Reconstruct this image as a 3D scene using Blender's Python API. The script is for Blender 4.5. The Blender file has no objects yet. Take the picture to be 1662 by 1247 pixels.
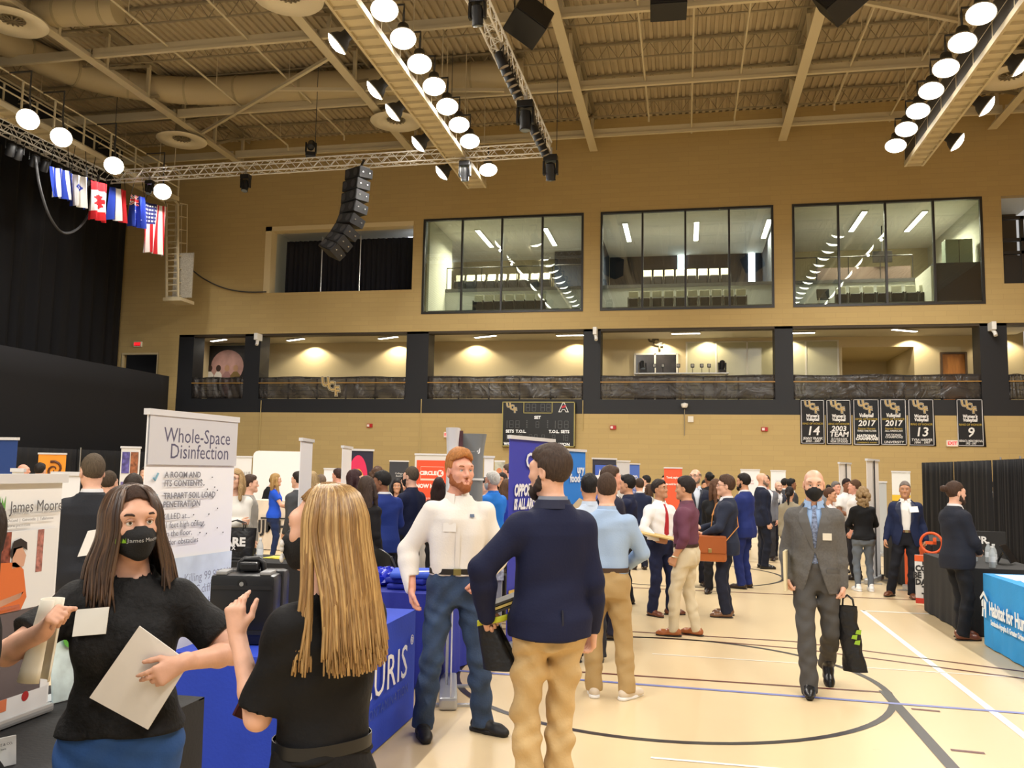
import bpy, math, random
import numpy as np
from mathutils import Vector, Matrix, Euler

SC = bpy.context.scene
COL = SC.collection
R = math.radians
PI = math.pi

# ---------------------------------------------------------------- camera
F_PX, PITCH, YAW, ROLL = 1400.38, 0.09855, 0.197947, 0.017628
CAM = Vector((0, 0, 1.70))
_fw = Vector((-math.sin(YAW) * math.cos(PITCH), math.cos(YAW) * math.cos(PITCH), math.sin(PITCH)))
_rt = Vector((math.cos(YAW), math.sin(YAW), 0))
_up = _rt.cross(_fw)
_r2 = math.cos(ROLL) * _rt + math.sin(ROLL) * _up
_u2 = -math.sin(ROLL) * _rt + math.cos(ROLL) * _up
cd = bpy.data.cameras.new('camera')
cam = bpy.data.objects.new('camera', cd)
COL.objects.link(cam)
cam.matrix_world = Matrix(((_r2.x, _u2.x, -_fw.x, CAM.x), (_r2.y, _u2.y, -_fw.y, CAM.y), (_r2.z, _u2.z, -_fw.z, CAM.z), (0, 0, 0, 1)))
cd.sensor_fit = 'HORIZONTAL'
cd.sensor_width = 36
cd.lens = F_PX * 36 / 1662
cd.clip_start = 0.05
cd.clip_end = 200
SC.camera = cam

# ---------------------------------------------------------------- exposure, world, lamps
SC.view_settings.view_transform = 'Standard'
SC.view_settings.look = 'None'
SC.view_settings.exposure = 0.1
SC.view_settings.gamma = 1
SC.view_settings.use_curve_mapping = False
SC.cycles.max_bounces = 6
SC.cycles.diffuse_bounces = 3
SC.cycles.glossy_bounces = 3
SC.cycles.transparent_max_bounces = 12
SC.cycles.caustics_reflective = False
SC.cycles.caustics_refractive = False
SC.cycles.sample_clamp_indirect = 6
W = bpy.data.worlds.new('world')
SC.world = W
W.use_nodes = True
W.node_tree.nodes['Background'].inputs[0].default_value = (1.0, 0.975, 0.94, 1)
W.node_tree.nodes['Background'].inputs[1].default_value = 0.46

def lamp_light(kind, loc, energy, color=(1, .955, .885), rot=(0, 0, 0), size=.3, cone=150, blend=.35):
    d = bpy.data.lights.new('lamp_light', kind)
    d.energy = energy
    d.color = color
    if kind == 'SPOT':
        d.spot_size = R(cone); d.spot_blend = blend; d.shadow_soft_size = size
    elif kind == 'AREA':
        d.size = size
    o = bpy.data.objects.new('lamp_light', d)
    COL.objects.link(o)
    o.location = loc
    o.rotation_euler = rot
    return o

LAMP_W = 270.0
# rows of gym lamps along the catwalks (fixtures are built further down)
_q = .9646
ROW_A = [(-7.01, (19.33 + 1.45 * k) * _q, 12.6) for k in range(9) if k != 7] + [(-7.01, (17.88 - 1.45 * k) * _q, 12.6) for k in range(11)]
ROW_B = [(-8.78, y, 12.6) for y in (20.03, 22.82, 24.4, 27.02, 29.9)] + [(-8.78, 17.2 - 2.8 * k, 12.6) for k in range(5)]
ROW_C = [(6.88, (21.9 + 1.455 * k) * _q, 12.6) for k in range(7)] + [(6.88, (20.45 - 1.455 * k) * _q, 12.6) for k in range(13)]
ROW_D = [(8.74, y, 12.6) for y in (24.07, 26.7, 29.53)] + [(8.74, 21.3 - 2.75 * k, 12.6) for k in range(7)]
ROW_E = [(-19.85, y * .93, 12.2) for y in (23.94, 25.51, 28.36, 31.5)] + [(-19.85, 20.4 - 2.0 * k, 12.2) for k in range(6)]
for x, y, z in ROW_A + ROW_C:
    lamp_light('SPOT', (x, y - .12, z - .3), LAMP_W, rot=(0, R(-12 if x > 0 else 12), 0), cone=152, blend=.25, size=.06)
for x, y, z in ROW_B + ROW_D + ROW_E:
    lamp_light('SPOT', (x, y - .05, z - .3), LAMP_W * .7, rot=(0, R(20 if x > 0 else -16), 0) if x > -12 else (0, R(20), 0), cone=150, blend=.3, size=.06)

# the rows go on over the part of the hall behind the camera
for k in range(8):
    for x in (-7.0, 7.0):
        lamp_light('SPOT', (x, 1.0 - 1.6 * k, 12.3), LAMP_W * 2.1, rot=(R(18), 0, 0), cone=150, blend=.3, size=.06)

# ---------------------------------------------------------------- pixel -> place on a plane of the hall
def ray(px, py):
    return _fw + (px - 831) / F_PX * _r2 - (py - 623.5) / F_PX * _u2
def aY(px, py, Y):
    d = ray(px, py); return CAM + d * (Y / d.y)
def aX(px, py, X):
    d = ray(px, py); return CAM + d * (X / d.x)
def aZ(px, py, Z=0.0):
    d = ray(px, py); return CAM + d * ((Z - 1.7) / d.z)
def aD(px, py, D):
    return CAM + ray(px, py) * D

# ---------------------------------------------------------------- materials
def lin(c):
    return tuple((v / 255 / 12.92) if v / 255 <= .04045 else ((v / 255 + .055) / 1.055) ** 2.4 for v in c[:3])
_MC = {}
def mat(rgb, rough=.6, metal=0.0, noise=None, bump=None, emit=0.0, alpha=1.0, sheen=0.0, spec=.5, coat=0.0, stretch=None):
    key = (tuple(rgb), rough, metal, noise, bump, emit, alpha, sheen, spec, coat, stretch)
    if key in _MC:
        return _MC[key]
    m = bpy.data.materials.new('mat_%d' % len(_MC))
    _MC[key] = m
    m.use_nodes = True
    nt = m.node_tree
    b = nt.nodes['Principled BSDF']
    c = lin(rgb)
    b.inputs['Base Color'].default_value = (*c, 1)
    b.inputs['Roughness'].default_value = rough
    b.inputs['Metallic'].default_value = metal
    b.inputs['Specular IOR Level'].default_value = spec
    if sheen:
        b.inputs['Sheen Weight'].default_value = sheen
    if coat:
        b.inputs['Coat Weight'].default_value = coat
        b.inputs['Coat Roughness'].default_value = .15
    if alpha < 1:
        b.inputs['Alpha'].default_value = alpha
    if emit:
        b.inputs['Emission Color'].default_value = (*c, 1)
        b.inputs['Emission Strength'].default_value = emit
    co = None
    def coord():
        tc = nt.nodes.new('ShaderNodeTexCoord')
        if stretch:
            mp = nt.nodes.new('ShaderNodeMapping')
            mp.inputs['Scale'].default_value = stretch
            nt.links.new(tc.outputs['Object'], mp.inputs['Vector'])
            return mp.outputs['Vector']
        return tc.outputs['Object']
    if noise:
        co = coord()
        n = nt.nodes.new('ShaderNodeTexNoise')
        n.inputs['Scale'].default_value = noise[0]
        n.inputs['Detail'].default_value = 4
        nt.links.new(co, n.inputs['Vector'])
        mx = nt.nodes.new('ShaderNodeMix'); mx.data_type = 'RGBA'
        a = noise[1]
        mx.inputs[6].default_value = (*[max(0, v * (1 - a)) for v in c], 1)
        mx.inputs[7].default_value = (*[min(1, v * (1 + a)) for v in c], 1)
        rp = nt.nodes.new('ShaderNodeMapRange')
        rp.inputs[1].default_value = .3; rp.inputs[2].default_value = .7
        nt.links.new(n.outputs['Fac'], rp.inputs[0])
        nt.links.new(rp.outputs[0], mx.inputs[0])
        nt.links.new(mx.outputs[2], b.inputs['Base Color'])
    if bump:
        co = co or coord()
        n2 = nt.nodes.new('ShaderNodeTexNoise')
        n2.inputs['Scale'].default_value = bump[0]
        n2.inputs['Detail'].default_value = 3
        nt.links.new(co, n2.inputs['Vector'])
        bp = nt.nodes.new('ShaderNodeBump')
        bp.inputs['Strength'].default_value = bump[1]
        bp.inputs['Distance'].default_value = bump[2] if len(bump) > 2 else .01
        nt.links.new(n2.outputs['Fac'], bp.inputs['Height'])
        nt.links.new(bp.outputs['Normal'], b.inputs['Normal'])
    return m

def glass_mat(tint=(235, 240, 240), refl=.10, dark=1.0):
    m = bpy.data.materials.new('pane_glass')
    m.use_nodes = True
    nt = m.node_tree
    nt.nodes.clear()
    out = nt.nodes.new('ShaderNodeOutputMaterial')
    t = nt.nodes.new('ShaderNodeBsdfTransparent')
    t.inputs[0].default_value = (*[v * dark for v in lin(tint)], 1)
    g = nt.nodes.new('ShaderNodeBsdfGlossy')
    g.inputs['Roughness'].default_value = .01
    mx = nt.nodes.new('ShaderNodeMixShader')
    mx.inputs[0].default_value = refl
    nt.links.new(t.outputs[0], mx.inputs[1]); nt.links.new(g.outputs[0], mx.inputs[2])
    nt.links.new(mx.outputs[0], out.inputs[0])
    return m

def brick_mat(rgb, w, h, mortar=.006, dark=.92, rough=.8):
    m = bpy.data.materials.new('block_wall'); m.use_nodes = True
    nt = m.node_tree; b = nt.nodes['Principled BSDF']; b.inputs['Roughness'].default_value = rough
    tc = nt.nodes.new('ShaderNodeTexCoord'); sp = nt.nodes.new('ShaderNodeSeparateXYZ'); cb = nt.nodes.new('ShaderNodeCombineXYZ')
    ad = nt.nodes.new('ShaderNodeMath'); ad.operation = 'ADD'
    nt.links.new(tc.outputs['Object'], sp.inputs[0])
    nt.links.new(sp.outputs[0], ad.inputs[0]); nt.links.new(sp.outputs[1], ad.inputs[1])
    nt.links.new(ad.outputs[0], cb.inputs[0]); nt.links.new(sp.outputs[2], cb.inputs[1])
    br = nt.nodes.new('ShaderNodeTexBrick')
    c = lin(rgb)
    br.inputs['Color1'].default_value = (*c, 1)
    br.inputs['Color2'].default_value = (*[v * 1.06 for v in c], 1)
    br.inputs['Mortar'].default_value = (*[v * dark for v in c], 1)
    br.inputs['Scale'].default_value = 1; br.inputs['Mortar Size'].default_value = mortar
    br.inputs['Brick Width'].default_value = w; br.inputs['Row Height'].default_value = h
    nt.links.new(cb.outputs[0], br.inputs['Vector'])
    nt.links.new(br.outputs['Color'], b.inputs['Base Color'])
    return m

# ---------------------------------------------------------------- things and parts
def tag(o, label=None, cat=None, group=None, kind=None):
    if label: o['label'] = label
    if cat: o['category'] = cat
    if group: o['group'] = group
    if kind: o['kind'] = kind
    return o
_MW = {}
def mw(o):
    return _MW.get(o.name, Matrix())
def setm(o, M, parent=None):
    _MW[o.name] = M
    if parent:
        o.parent = parent
        o.matrix_local = mw(parent).inverted() @ M
    else:
        o.matrix_local = M
def thing(name, label, cat, loc=(0, 0, 0), rz=0.0, group=None):
    o = bpy.data.objects.new(name, None)
    o.empty_display_size = .2
    COL.objects.link(o)
    setm(o, Matrix.Translation(Vector(loc)) @ Matrix.Rotation(rz, 4, 'Z'))
    return tag(o, label, cat, group)
def dup(root, M, label=None, group=None):
    r = root.copy(); COL.objects.link(r)
    setm(r, M)
    if label: r['label'] = label
    if group: r['group'] = group
    def kids(src, dst):
        for ch in [c for c in src.children]:
            c = ch.copy(); COL.objects.link(c); c.parent = dst
            kids(ch, c)
    kids(root, r)
    return r

class MB:
    def __init__(s):
        s.v = []; s.f = []; s.m = []
    def add(s, vs, fs, mi=0):
        n = len(s.v)
        s.v.extend([tuple(v) for v in vs])
        s.f.extend([[i + n for i in f] for f in fs])
        s.m.extend([mi] * len(fs))
        return s
    def box(s, c, d, rot=None, mi=0):
        x, y, z = d[0] / 2, d[1] / 2, d[2] / 2
        vs = [Vector(p) for p in ((-x, -y, -z), (x, -y, -z), (x, y, -z), (-x, y, -z), (-x, -y, z), (x, -y, z), (x, y, z), (-x, y, z))]
        if rot is not None:
            M = rot if isinstance(rot, Matrix) else Euler(rot).to_matrix()
            vs = [M @ v for v in vs]
        c = Vector(c)
        return s.add([v + c for v in vs], [(0, 3, 2, 1), (4, 5, 6, 7), (0, 1, 5, 4), (1, 2, 6, 5), (2, 3, 7, 6), (3, 0, 4, 7)], mi)
    def bx(s, x0, x1, y0, y1, z0, z1, mi=0):
        return s.box(((x0 + x1) / 2, (y0 + y1) / 2, (z0 + z1) / 2), (abs(x1 - x0), abs(y1 - y0), abs(z1 - z0)), None, mi)
    def rbox(s, c, d, r=.01, rot=None, mi=0):
        bm = __import__('bmesh').new()
        import bmesh
        bmesh.ops.create_cube(bm, size=1)
        for v in bm.verts:
            v.co = Vector((v.co.x * d[0], v.co.y * d[1], v.co.z * d[2]))
        bmesh.ops.bevel(bm, geom=list(bm.edges), offset=r, segments=2, profile=.6, affect='EDGES')
        M = Matrix.Identity(3) if rot is None else (rot if isinstance(rot, Matrix) else Euler(rot).to_matrix())
        c = Vector(c)
        vs = [M @ v.co + c for v in bm.verts]
        bm.verts.index_update()
        fs = [[v.index for v in f.verts] for f in bm.faces]
        bm.free()
        return s.add(vs, fs, mi)
    def bar(s, a, b, w, h=None, mi=0, upv=(0, 0, 1)):
        a, b = Vector(a), Vector(b); h = h or w
        d = b - a; L = d.length
        if L < 1e-6: return s
        d.normalize(); u = Vector(upv)
        if abs(d.dot(u)) > .98: u = Vector((0, 1, 0))
        sx = d.cross(u).normalized(); sz = sx.cross(d)
        M = Matrix((sx, d, sz)).transposed()
        return s.box((a + b) / 2, (w, L, h), M, mi)
    def tube(s, pts, r, n=8, mi=0, cap=True, closed=False):
        pts = [Vector(p) for p in pts]
        rs = r if isinstance(r, (list, tuple)) else [r] * len(pts)
        vs = []; fs = []
        prev = None
        k = len(pts)
        for i, p in enumerate(pts):
            if closed:
                t = pts[(i + 1) % k] - pts[i - 1]
            else:
                t = pts[min(i + 1, k - 1)] - pts[max(i - 1, 0)]
            t.normalize()
            if prev is None:
                u = Vector((0, 0, 1)) if abs(t.z) < .9 else Vector((1, 0, 0))
            else:
                u = prev
            x = t.cross(u).normalized(); y = x.cross(t).normalized(); prev = y
            for j in range(n):
                a = 2 * PI * j / n
                vs.append(p + (x * math.cos(a) + y * math.sin(a)) * rs[i])
        m = k if closed else k - 1
        for i in range(m):
            for j in range(n):
                a = i * n + j; b = i * n + (j + 1) % n
                c = ((i + 1) % k) * n + (j + 1) % n; d = ((i + 1) % k) * n + j
                fs.append((a, d, c, b))
        if cap and not closed:
            fs.append(list(range(n))); fs.append(list(range((k - 1) * n, k * n))[::-1])
        return s.add(vs, fs, mi)
    def cyl(s, a, b, r, r2=None, n=20, mi=0, cap=True):
        return s.tube([a, b], [r, r if r2 is None else r2], n, mi, cap)
    def lathe(s, prof, c=(0, 0, 0), n=24, M=None, mi=0, cap=True):
        c = Vector(c); vs = []; fs = []
        for (r, z) in prof:
            for j in range(n):
                a = 2 * PI * j / n
                v = Vector((r * math.cos(a), r * math.sin(a), z))
                vs.append((M @ v if M is not None else v) + c)
        for i in range(len(prof) - 1):
            for j in range(n):
                fs.append((i * n + j, i * n + (j + 1) % n, (i + 1) * n + (j + 1) % n, (i + 1) * n + j))
        if cap:
            fs.append(list(range(n))[::-1]); fs.append(list(range((len(prof) - 1) * n, len(prof) * n)))
        return s.add(vs, fs, mi)
    def ell(s, c, r, n=16, k=10, M=None, mi=0):
        prof = [(math.sin(PI * i / k), -math.cos(PI * i / k)) for i in range(k + 1)]
        c = Vector(c); vs = []; fs = []
        for (q, z) in prof:
            q = max(q, 1e-4)
            for j in range(n):
                a = 2 * PI * j / n
                v = Vector((q * math.cos(a) * r[0], q * math.sin(a) * r[1], z * r[2]))
                vs.append((M @ v if M is not None else v) + c)
        for i in range(k):
            for j in range(n):
                fs.append((i * n + j, i * n + (j + 1) % n, (i + 1) * n + (j + 1) % n, (i + 1) * n + j))
        return s.add(vs, fs, mi)
    def quad(s, a, b, c, d, mi=0):
        return s.add([a, b, c, d], [(0, 1, 2, 3)], mi)
    def prism(s, poly, O, ux, uy, t=.002, mi=0):
        """poly: 2-D outline, placed with origin O and axes ux, uy, thickness t along -(ux x uy)."""
        O, ux, uy = Vector(O), Vector(ux), Vector(uy); nz = ux.cross(uy).normalized()
        n = len(poly)
        a = [O + ux * p[0] + uy * p[1] for p in poly]
        b = [v - nz * t for v in a]
        fs = [list(range(n)), list(range(n, 2 * n))[::-1]] + [(i, n + i, n + (i + 1) % n, (i + 1) % n) for i in range(n)]
        return s.add(a + b, fs, mi)
    def sheet(s, fn, nu, nv, mi=0, t=0.0):
        """grid surface fn(u,v)->point, u,v in 0..1; with thickness t when given (two-sided)."""
        P = [[Vector(fn(i / nu, j / nv)) for j in range(nv + 1)] for i in range(nu + 1)]
        vs = [p for row in P for p in row]
        w = nv + 1
        fs = [(i * w + j, (i + 1) * w + j, (i + 1) * w + j + 1, i * w + j + 1) for i in range(nu) for j in range(nv)]
        if t:
            nn = len(vs)
            nor = []
            for i in range(nu + 1):
                for j in range(nv + 1):
                    a = P[min(i + 1, nu)][j] - P[max(i - 1, 0)][j]; b = P[i][min(j + 1, nv)] - P[i][max(j - 1, 0)]
                    nor.append(a.cross(b).normalized() if a.cross(b).length > 1e-9 else Vector((0, 0, 1)))
            vs = vs + [v - q * t for v, q in zip(vs, nor)]
            fs = fs + [tuple(k + nn for k in f[::-1]) for f in fs]
            rim = [i * w for i in range(nu + 1)] + [nu * w + j for j in range(1, nv + 1)] + [i * w + nv for i in range(nu - 1, -1, -1)] + [j for j in range(nv - 1, 0, -1)]
            for k in range(len(rim)):
                a, b = rim[k], rim[(k + 1) % len(rim)]
                fs.append((b, a, a + nn, b + nn))
        return s.add(vs, fs, mi)
    def build(s, name, mats, parent=None, world=False, smooth=None, M=None):
        """M: matrix of the new object in its parent's space (or the world); world: verts are in world space."""
        me = bpy.data.meshes.new(name)
        vs = s.v
        if world and parent is not None:
            inv = mw(parent).inverted()
            vs = [inv @ Vector(v) for v in vs]
        me.from_pydata([tuple(v) for v in vs], [], s.f)
        if not isinstance(mats, (list, tuple)): mats = [mats]
        for m in mats: me.materials.append(m)
        if len(mats) > 1:
            me.polygons.foreach_set('material_index', s.m)
        if smooth is not None:
            me.shade_smooth()
            if smooth < 179: me.set_sharp_from_angle(angle=R(smooth))
        me.update()
        o = bpy.data.objects.new(name, me)
        COL.objects.link(o)
        Mo = M if M is not None else Matrix()
        _MW[o.name] = (mw(parent) if parent is not None else Matrix()) @ Mo
        if parent is not None: o.parent = parent
        o.matrix_local = Mo
        return o

def text_mesh(txt, size=1.0, bold=0.0, shear=0.0, width=1.0, space=1.0, align='CENTER', ext=0.001, lines=1.0):
    """outline letters as mesh data in the XY plane (x right, y up, facing +z)."""
    cu = bpy.data.curves.new('txt', 'FONT')
    cu.body = txt; cu.size = size; cu.shear = shear; cu.offset = bold; cu.extrude = ext
    cu.space_character = space; cu.align_x = align; cu.align_y = 'CENTER'; cu.resolution_u = 2; cu.space_line = lines
    o = bpy.data.objects.new('txt', cu); COL.objects.link(o)
    dg = bpy.context.evaluated_depsgraph_get(); dg.update()
    me = bpy.data.meshes.new_from_object(o.evaluated_get(dg))
    vs = [(v.co.x * width, v.co.y, v.co.z) for v in me.vertices]
    fs = [list(p.vertices) for p in me.polygons]
    bpy.data.objects.remove(o); bpy.data.curves.remove(cu); bpy.data.meshes.remove(me)
    return vs, fs
def put_text(mb, txt, O, ux, uy, size, mi=0, **k):
    """letters onto plane O + ux*x + uy*y (ux, uy unit vectors); stands off along ux x uy."""
    vs, fs = text_mesh(txt, size, **k)
    O, ux, uy = Vector(O), Vector(ux), Vector(uy); nz = ux.cross(uy).normalized()
    return mb.add([O + ux * v[0] + uy * v[1] + nz * (v[2] + .001) for v in vs], fs, mi)

def struct(mb, name, mats, smooth=None):
    return tag(mb.build(name, mats, smooth=smooth), kind='structure')

WHITE = mat((236, 236, 234), .5)
BLACK = mat((14, 14, 15), .7)
CHROME = mat((205, 205, 205), .3, 1.0)
CREAM = mat((206, 188, 152), .6)
TAN = (184, 160, 108)
# ================================================================ the hall itself
WALL_TAN = brick_mat(TAN, .8, .2, .008, .93)
WALL_PLAIN = mat((186, 148, 86), .75, noise=(3, .04))
INNER = mat((206, 190, 150), .8)
SOFFIT = mat((200, 192, 172), .85)
DARKP = mat((22, 24, 30), .6)
DARKF = mat((40, 38, 36), .4)
YW, TW = 35.0, .35          # back wall plane and thickness

# floor with the painted court lines (one surface)
def floor_mat():
    m = bpy.data.materials.new('court_floor'); m.use_nodes = True
    nt = m.node_tree; b = nt.nodes['Principled BSDF']
    tc = nt.nodes.new('ShaderNodeTexCoord')
    n = nt.nodes.new('ShaderNodeTexNoise'); n.inputs['Scale'].default_value = .7; n.inputs['Detail'].default_value = 5
    nt.links.new(tc.outputs['Object'], n.inputs['Vector'])
    mx = nt.nodes.new('ShaderNodeMix'); mx.data_type = 'RGBA'
    mx.inputs[6].default_value = (*lin((214, 190, 150)), 1); mx.inputs[7].default_value = (*lin((222, 200, 160)), 1)
    nt.links.new(n.outputs['Fac'], mx.inputs[0])
    n2 = nt.nodes.new('ShaderNodeTexNoise'); n2.inputs['Scale'].default_value = 9; n2.inputs['Detail'].default_value = 6
    nt.links.new(tc.outputs['Object'], n2.inputs['Vector'])
    rp = nt.nodes.new('ShaderNodeMapRange'); rp.inputs[1].default_value = .70; rp.inputs[2].default_value = .78
    nt.links.new(n2.outputs['Fac'], rp.inputs[0])
    m2 = nt.nodes.new('ShaderNodeMix'); m2.data_type = 'RGBA'
    m2.inputs[7].default_value = (*lin((170, 150, 112)), 1)
    mm = nt.nodes.new('ShaderNodeMath'); mm.operation = 'MULTIPLY'; mm.inputs[1].default_value = .35
    nt.links.new(rp.outputs[0], mm.inputs[0]); nt.links.new(mm.outputs[0], m2.inputs[0])
    nt.links.new(mx.outputs[2], m2.inputs[6]); nt.links.new(m2.outputs[2], b.inputs['Base Color'])
    b.inputs['Roughness'].default_value = .32
    b.inputs['Specular IOR Level'].default_value = .35
    return m
fl = MB()
fl.bx(-26, 20, -8, YW, -.2, 0)
LZ = .0025
def line(x0, y0, x1, y1, w, mi, z=LZ):
    a, b = Vector((x0, y0, z)), Vector((x1, y1, z)); d = (b - a).normalized(); s = Vector((-d.y, d.x, 0)) * w / 2
    fl.quad(a + s, a - s, b - s, b + s, mi)
def ring(cx, cy, r, w, mi, a0=0, a1=360, n=72, z=LZ):
    for i in range(n):
        t0, t1 = R(a0 + (a1 - a0) * i / n), R(a0 + (a1 - a0) * (i + 1) / n)
        p = lambda rr, t: (cx + rr * math.cos(t), cy + rr * math.sin(t), z)
        fl.quad(p(r - w / 2, t0), p(r + w / 2, t0), p(r + w / 2, t1), p(r - w / 2, t1), mi)
ring(-.16, 7.48, 1.73, .055, 1)
ring(-.16, 15.1, 1.75, .055, 1)
line(2.205, 1.0, 2.205, 11.8, .06, 2); line(2.2, 11.76, 14, 11.8, .05, 2)
line(1.55, 7.5, 1.52, 1.5, .08, 1, .003)
line(-6, 7.56, 1.6, 7.45, .04, 3); line(-6, 7.42, 14, 6.6, .05, 4, .0035)
line(-6, 9.7, 1.1, 9.41, .04, 3); line(1.1, 9.41, 3.2, 8.45, .04, 3); line(3.2, 8.45, 8, 6.2, .04, 3)
line(-6, 9.35, .25, 9.18, .04, 3); line(.25, 9.18, 1.1, 9.05, .04, 3); line(1.1, 9.05, 3.0, 8.2, .04, 3); line(3.0, 8.2, 8, 5.9, .04, 3)
line(1.63, 6.99, 1.82, 6.97, .04, 3); line(1.63, 6.03, 1.82, 6.01, .04, 3)
line(-.2, 5.41, .9, 5.39, .03, 2); line(-.3, 8.4, 3, 8.3, .02, 2); line(1.6, 5.1, 2.1, 5.0, .03, 2)
for yy in (13.0, 17.5, 22.0):
    line(-20, yy, 12, yy, .05, 3)
struct(fl, 'floor', [floor_mat(), mat((46, 40, 44), .4), mat((250, 248, 240), .4), mat((98, 40, 36), .4), mat((120, 128, 190), .4)])

# back wall: one continuous mesh round the openings; tan above, black band below the concourse
wb = MB()
def wbx(x0, x1, z0, z1, mi=0, y0=YW, y1=YW + TW): wb.bx(x0, x1, y0, y1, z0, z1, mi)
XL, XR = -25.9, 20.0
ZB0, ZB1, ZC, ZW0, ZW1, ZT = 4.0, 4.6, 7.5, 8.24, 12.4, 16.42
wbx(XL, XR, 0, ZB0)
wbx(-22.44, XR, ZB0, ZB1, 1)
wbx(XL, -22.44, ZB0, ZB1)
# door opening at the far end
wbx(XL, -25.3, ZB1, 6.7); wbx(-23.44, -22.44, ZB1, ZC); wbx(XL, -23.44, 6.7, ZC)
wbx(XL, XR, ZC, ZW0)
# window storey
W0 = (-18.42, -11.5, 9.33, 12.35)
WINS = [(-11.04, -4.09), (-3.39, 3.51), (4.22, 11.18)]
wbx(XL, W0[0], ZW0, ZW1)
wbx(W0[0], W0[1], ZW0, W0[2]); wbx(W0[0], W0[1], W0[3], ZW1)
wbx(W0[1], WINS[0][0], ZW0, ZW1)
wbx(WINS[0][1], WINS[1][0], ZW0, ZW1); wbx(WINS[1][1], WINS[2][0], ZW0, ZW1)
wbx(WINS[2][1], 11.85, ZW0, ZW1)
wbx(11.85, 13.0, ZW0, 9.0); wbx(13.0, XR, ZB1, ZC); wbx(13.0, XR, ZW0, ZW1)
wbx(XL, XR, ZW1, ZT)
# concourse pillars and jambs
for x0, x1 in ((-22.44, -21.7), (-19.19, -18.44), (-11.66, -10.68), (-4.06, -3.35), (3.5, 4.19), (10.94, 11.88)):
    wb.bx(x0, x1, YW + .02, YW + .9, ZB1, ZC, 1)
wb.bx(-22.44, 13.2, YW + .35, YW + 3.0, ZC, ZC + .12, 3)
wb.bx(-22.44, 13.0, YW + .02, YW + .45, ZC - .1, ZC, 2)
wb.bx(-22.44, 13.2, YW + .35, YW + 3.1, ZB1 - .15, ZB1 - .02, 4)
struct(wb, 'wall_back', [WALL_TAN, DARKP, mat((60, 50, 36), .7), SOFFIT, mat((120, 108, 84), .7)])

# concourse back wall with its recess
cb = MB(); Yc = 38.0
cb.bx(-22.6, 6.51, Yc, Yc + .15, ZB1, ZC + .3); cb.bx(9.34, 13.5, Yc, Yc + .15, ZB1, ZC + .3); cb.bx(6.51, 9.34, Yc, Yc + .15, 7.06, ZC + .3)
cb.bx(6.4, 9.5, Yc + 5, Yc + 5.15, ZB1, 7.2); cb.bx(6.4, 6.51, Yc + .15, Yc + 5, ZB1, 7.2); cb.bx(9.34, 9.5, Yc + .15, Yc + 5, ZB1, 7.2); cb.bx(6.4, 9.5, Yc + .15, Yc + 5, 7.06, 7.2)
cb.bx(-22.6, -22.45, YW + .4, Yc, ZB1, ZC + .2); cb.bx(6.4, 9.5, Yc + .15, Yc + 5, ZB1 - .15, ZB1 - .02)
struct(cb, 'wall_concourse', [INNER])

# ceiling: ribbed metal deck
ce = MB()
prof = []
n = 172
for i in range(n):
    x = -26 + i * 46.0 / n; w = 46.0 / n
    prof += [(x, 16.40), (x + w * .45, 16.40), (x + w * .5, 16.48), (x + w * .95, 16.48)]
vs = []; fs = []
for k, (x, z) in enumerate(prof):
    vs += [(x, -8, z), (x, 35.35, z)]
for k in range(len(prof) - 1):
    fs.append((2 * k, 2 * k + 1, 2 * k + 3, 2 * k + 2))
ce.add(vs, fs)
ce.bx(-26, 20, -8, 35.35, 16.5, 16.7)
struct(ce, 'ceiling', [mat((182, 166, 136), .8, noise=(1.2, .06))])

# left wall: masonry behind the curtains
wl = MB(); wl.bx(-26.3, -25.9, -8, 35.35, 0, 16.5)
struct(wl, 'wall_left', [mat((30, 30, 34), .9)])

wr_ = MB(); wr_.bx(20.0, 20.3, -8, 35.35, 0, 16.5)
struct(wr_, 'wall_right', [WALL_PLAIN])

# windows: black frames, mullions and one pane each
GLASS = glass_mat((240, 246, 240), .10)
for k, (x0, x1) in enumerate(WINS):
    f = MB(); z0, z1, t = ZW0, ZW1, .09
    f.bx(x0, x1, YW - .03, YW + .12, z0, z0 + t); f.bx(x0, x1, YW - .03, YW + .12, z1 - t, z1)
    f.bx(x0, x0 + t, YW - .03, YW + .12, z0 + t, z1 - t); f.bx(x1 - t, x1, YW - .03, YW + .12, z0 + t, z1 - t)
    for j in range(1, 4):
        xm = x0 + (x1 - x0) * j / 4
        f.bx(xm - .04, xm + .04, YW - .02, YW + .11, z0 + t, z1 - t)
    o = struct(f, 'window_%d' % (k + 1), [DARKF])
    g = MB(); g.bx(x0 + .05, x1 - .05, YW + .04, YW + .05, z0 + .05, z1 - .05)
    g.build('pane', GLASS, o)
# open window with bright reveal (curtain hangs inside), and the window at the far right end
f = MB(); x0, x1, z0, z1 = W0
f.bx(x0, x0 + .3, YW - .02, YW + .5, z0, z1); f.bx(x0, x1, YW - .02, YW + .5, z1 - .2, z1); f.bx(x0, x1, YW + .1, YW + .5, z0 - .08, z0)
struct(f, 'window_4', [mat((222, 204, 160), .7)])
f = MB()
for z in (10.7, 10.2, 11.55):
    f.bx(11.85, 13, YW + .05, YW + .2, z - .06, z + .06)
f.bx(12.5, 12.62, YW + .05, YW + .2, 9.0, 11.6); f.bx(11.85, 13.0, YW + .1, YW + .3, 9.0, 10.1)
struct(f, 'window_5', [DARKF])

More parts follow.
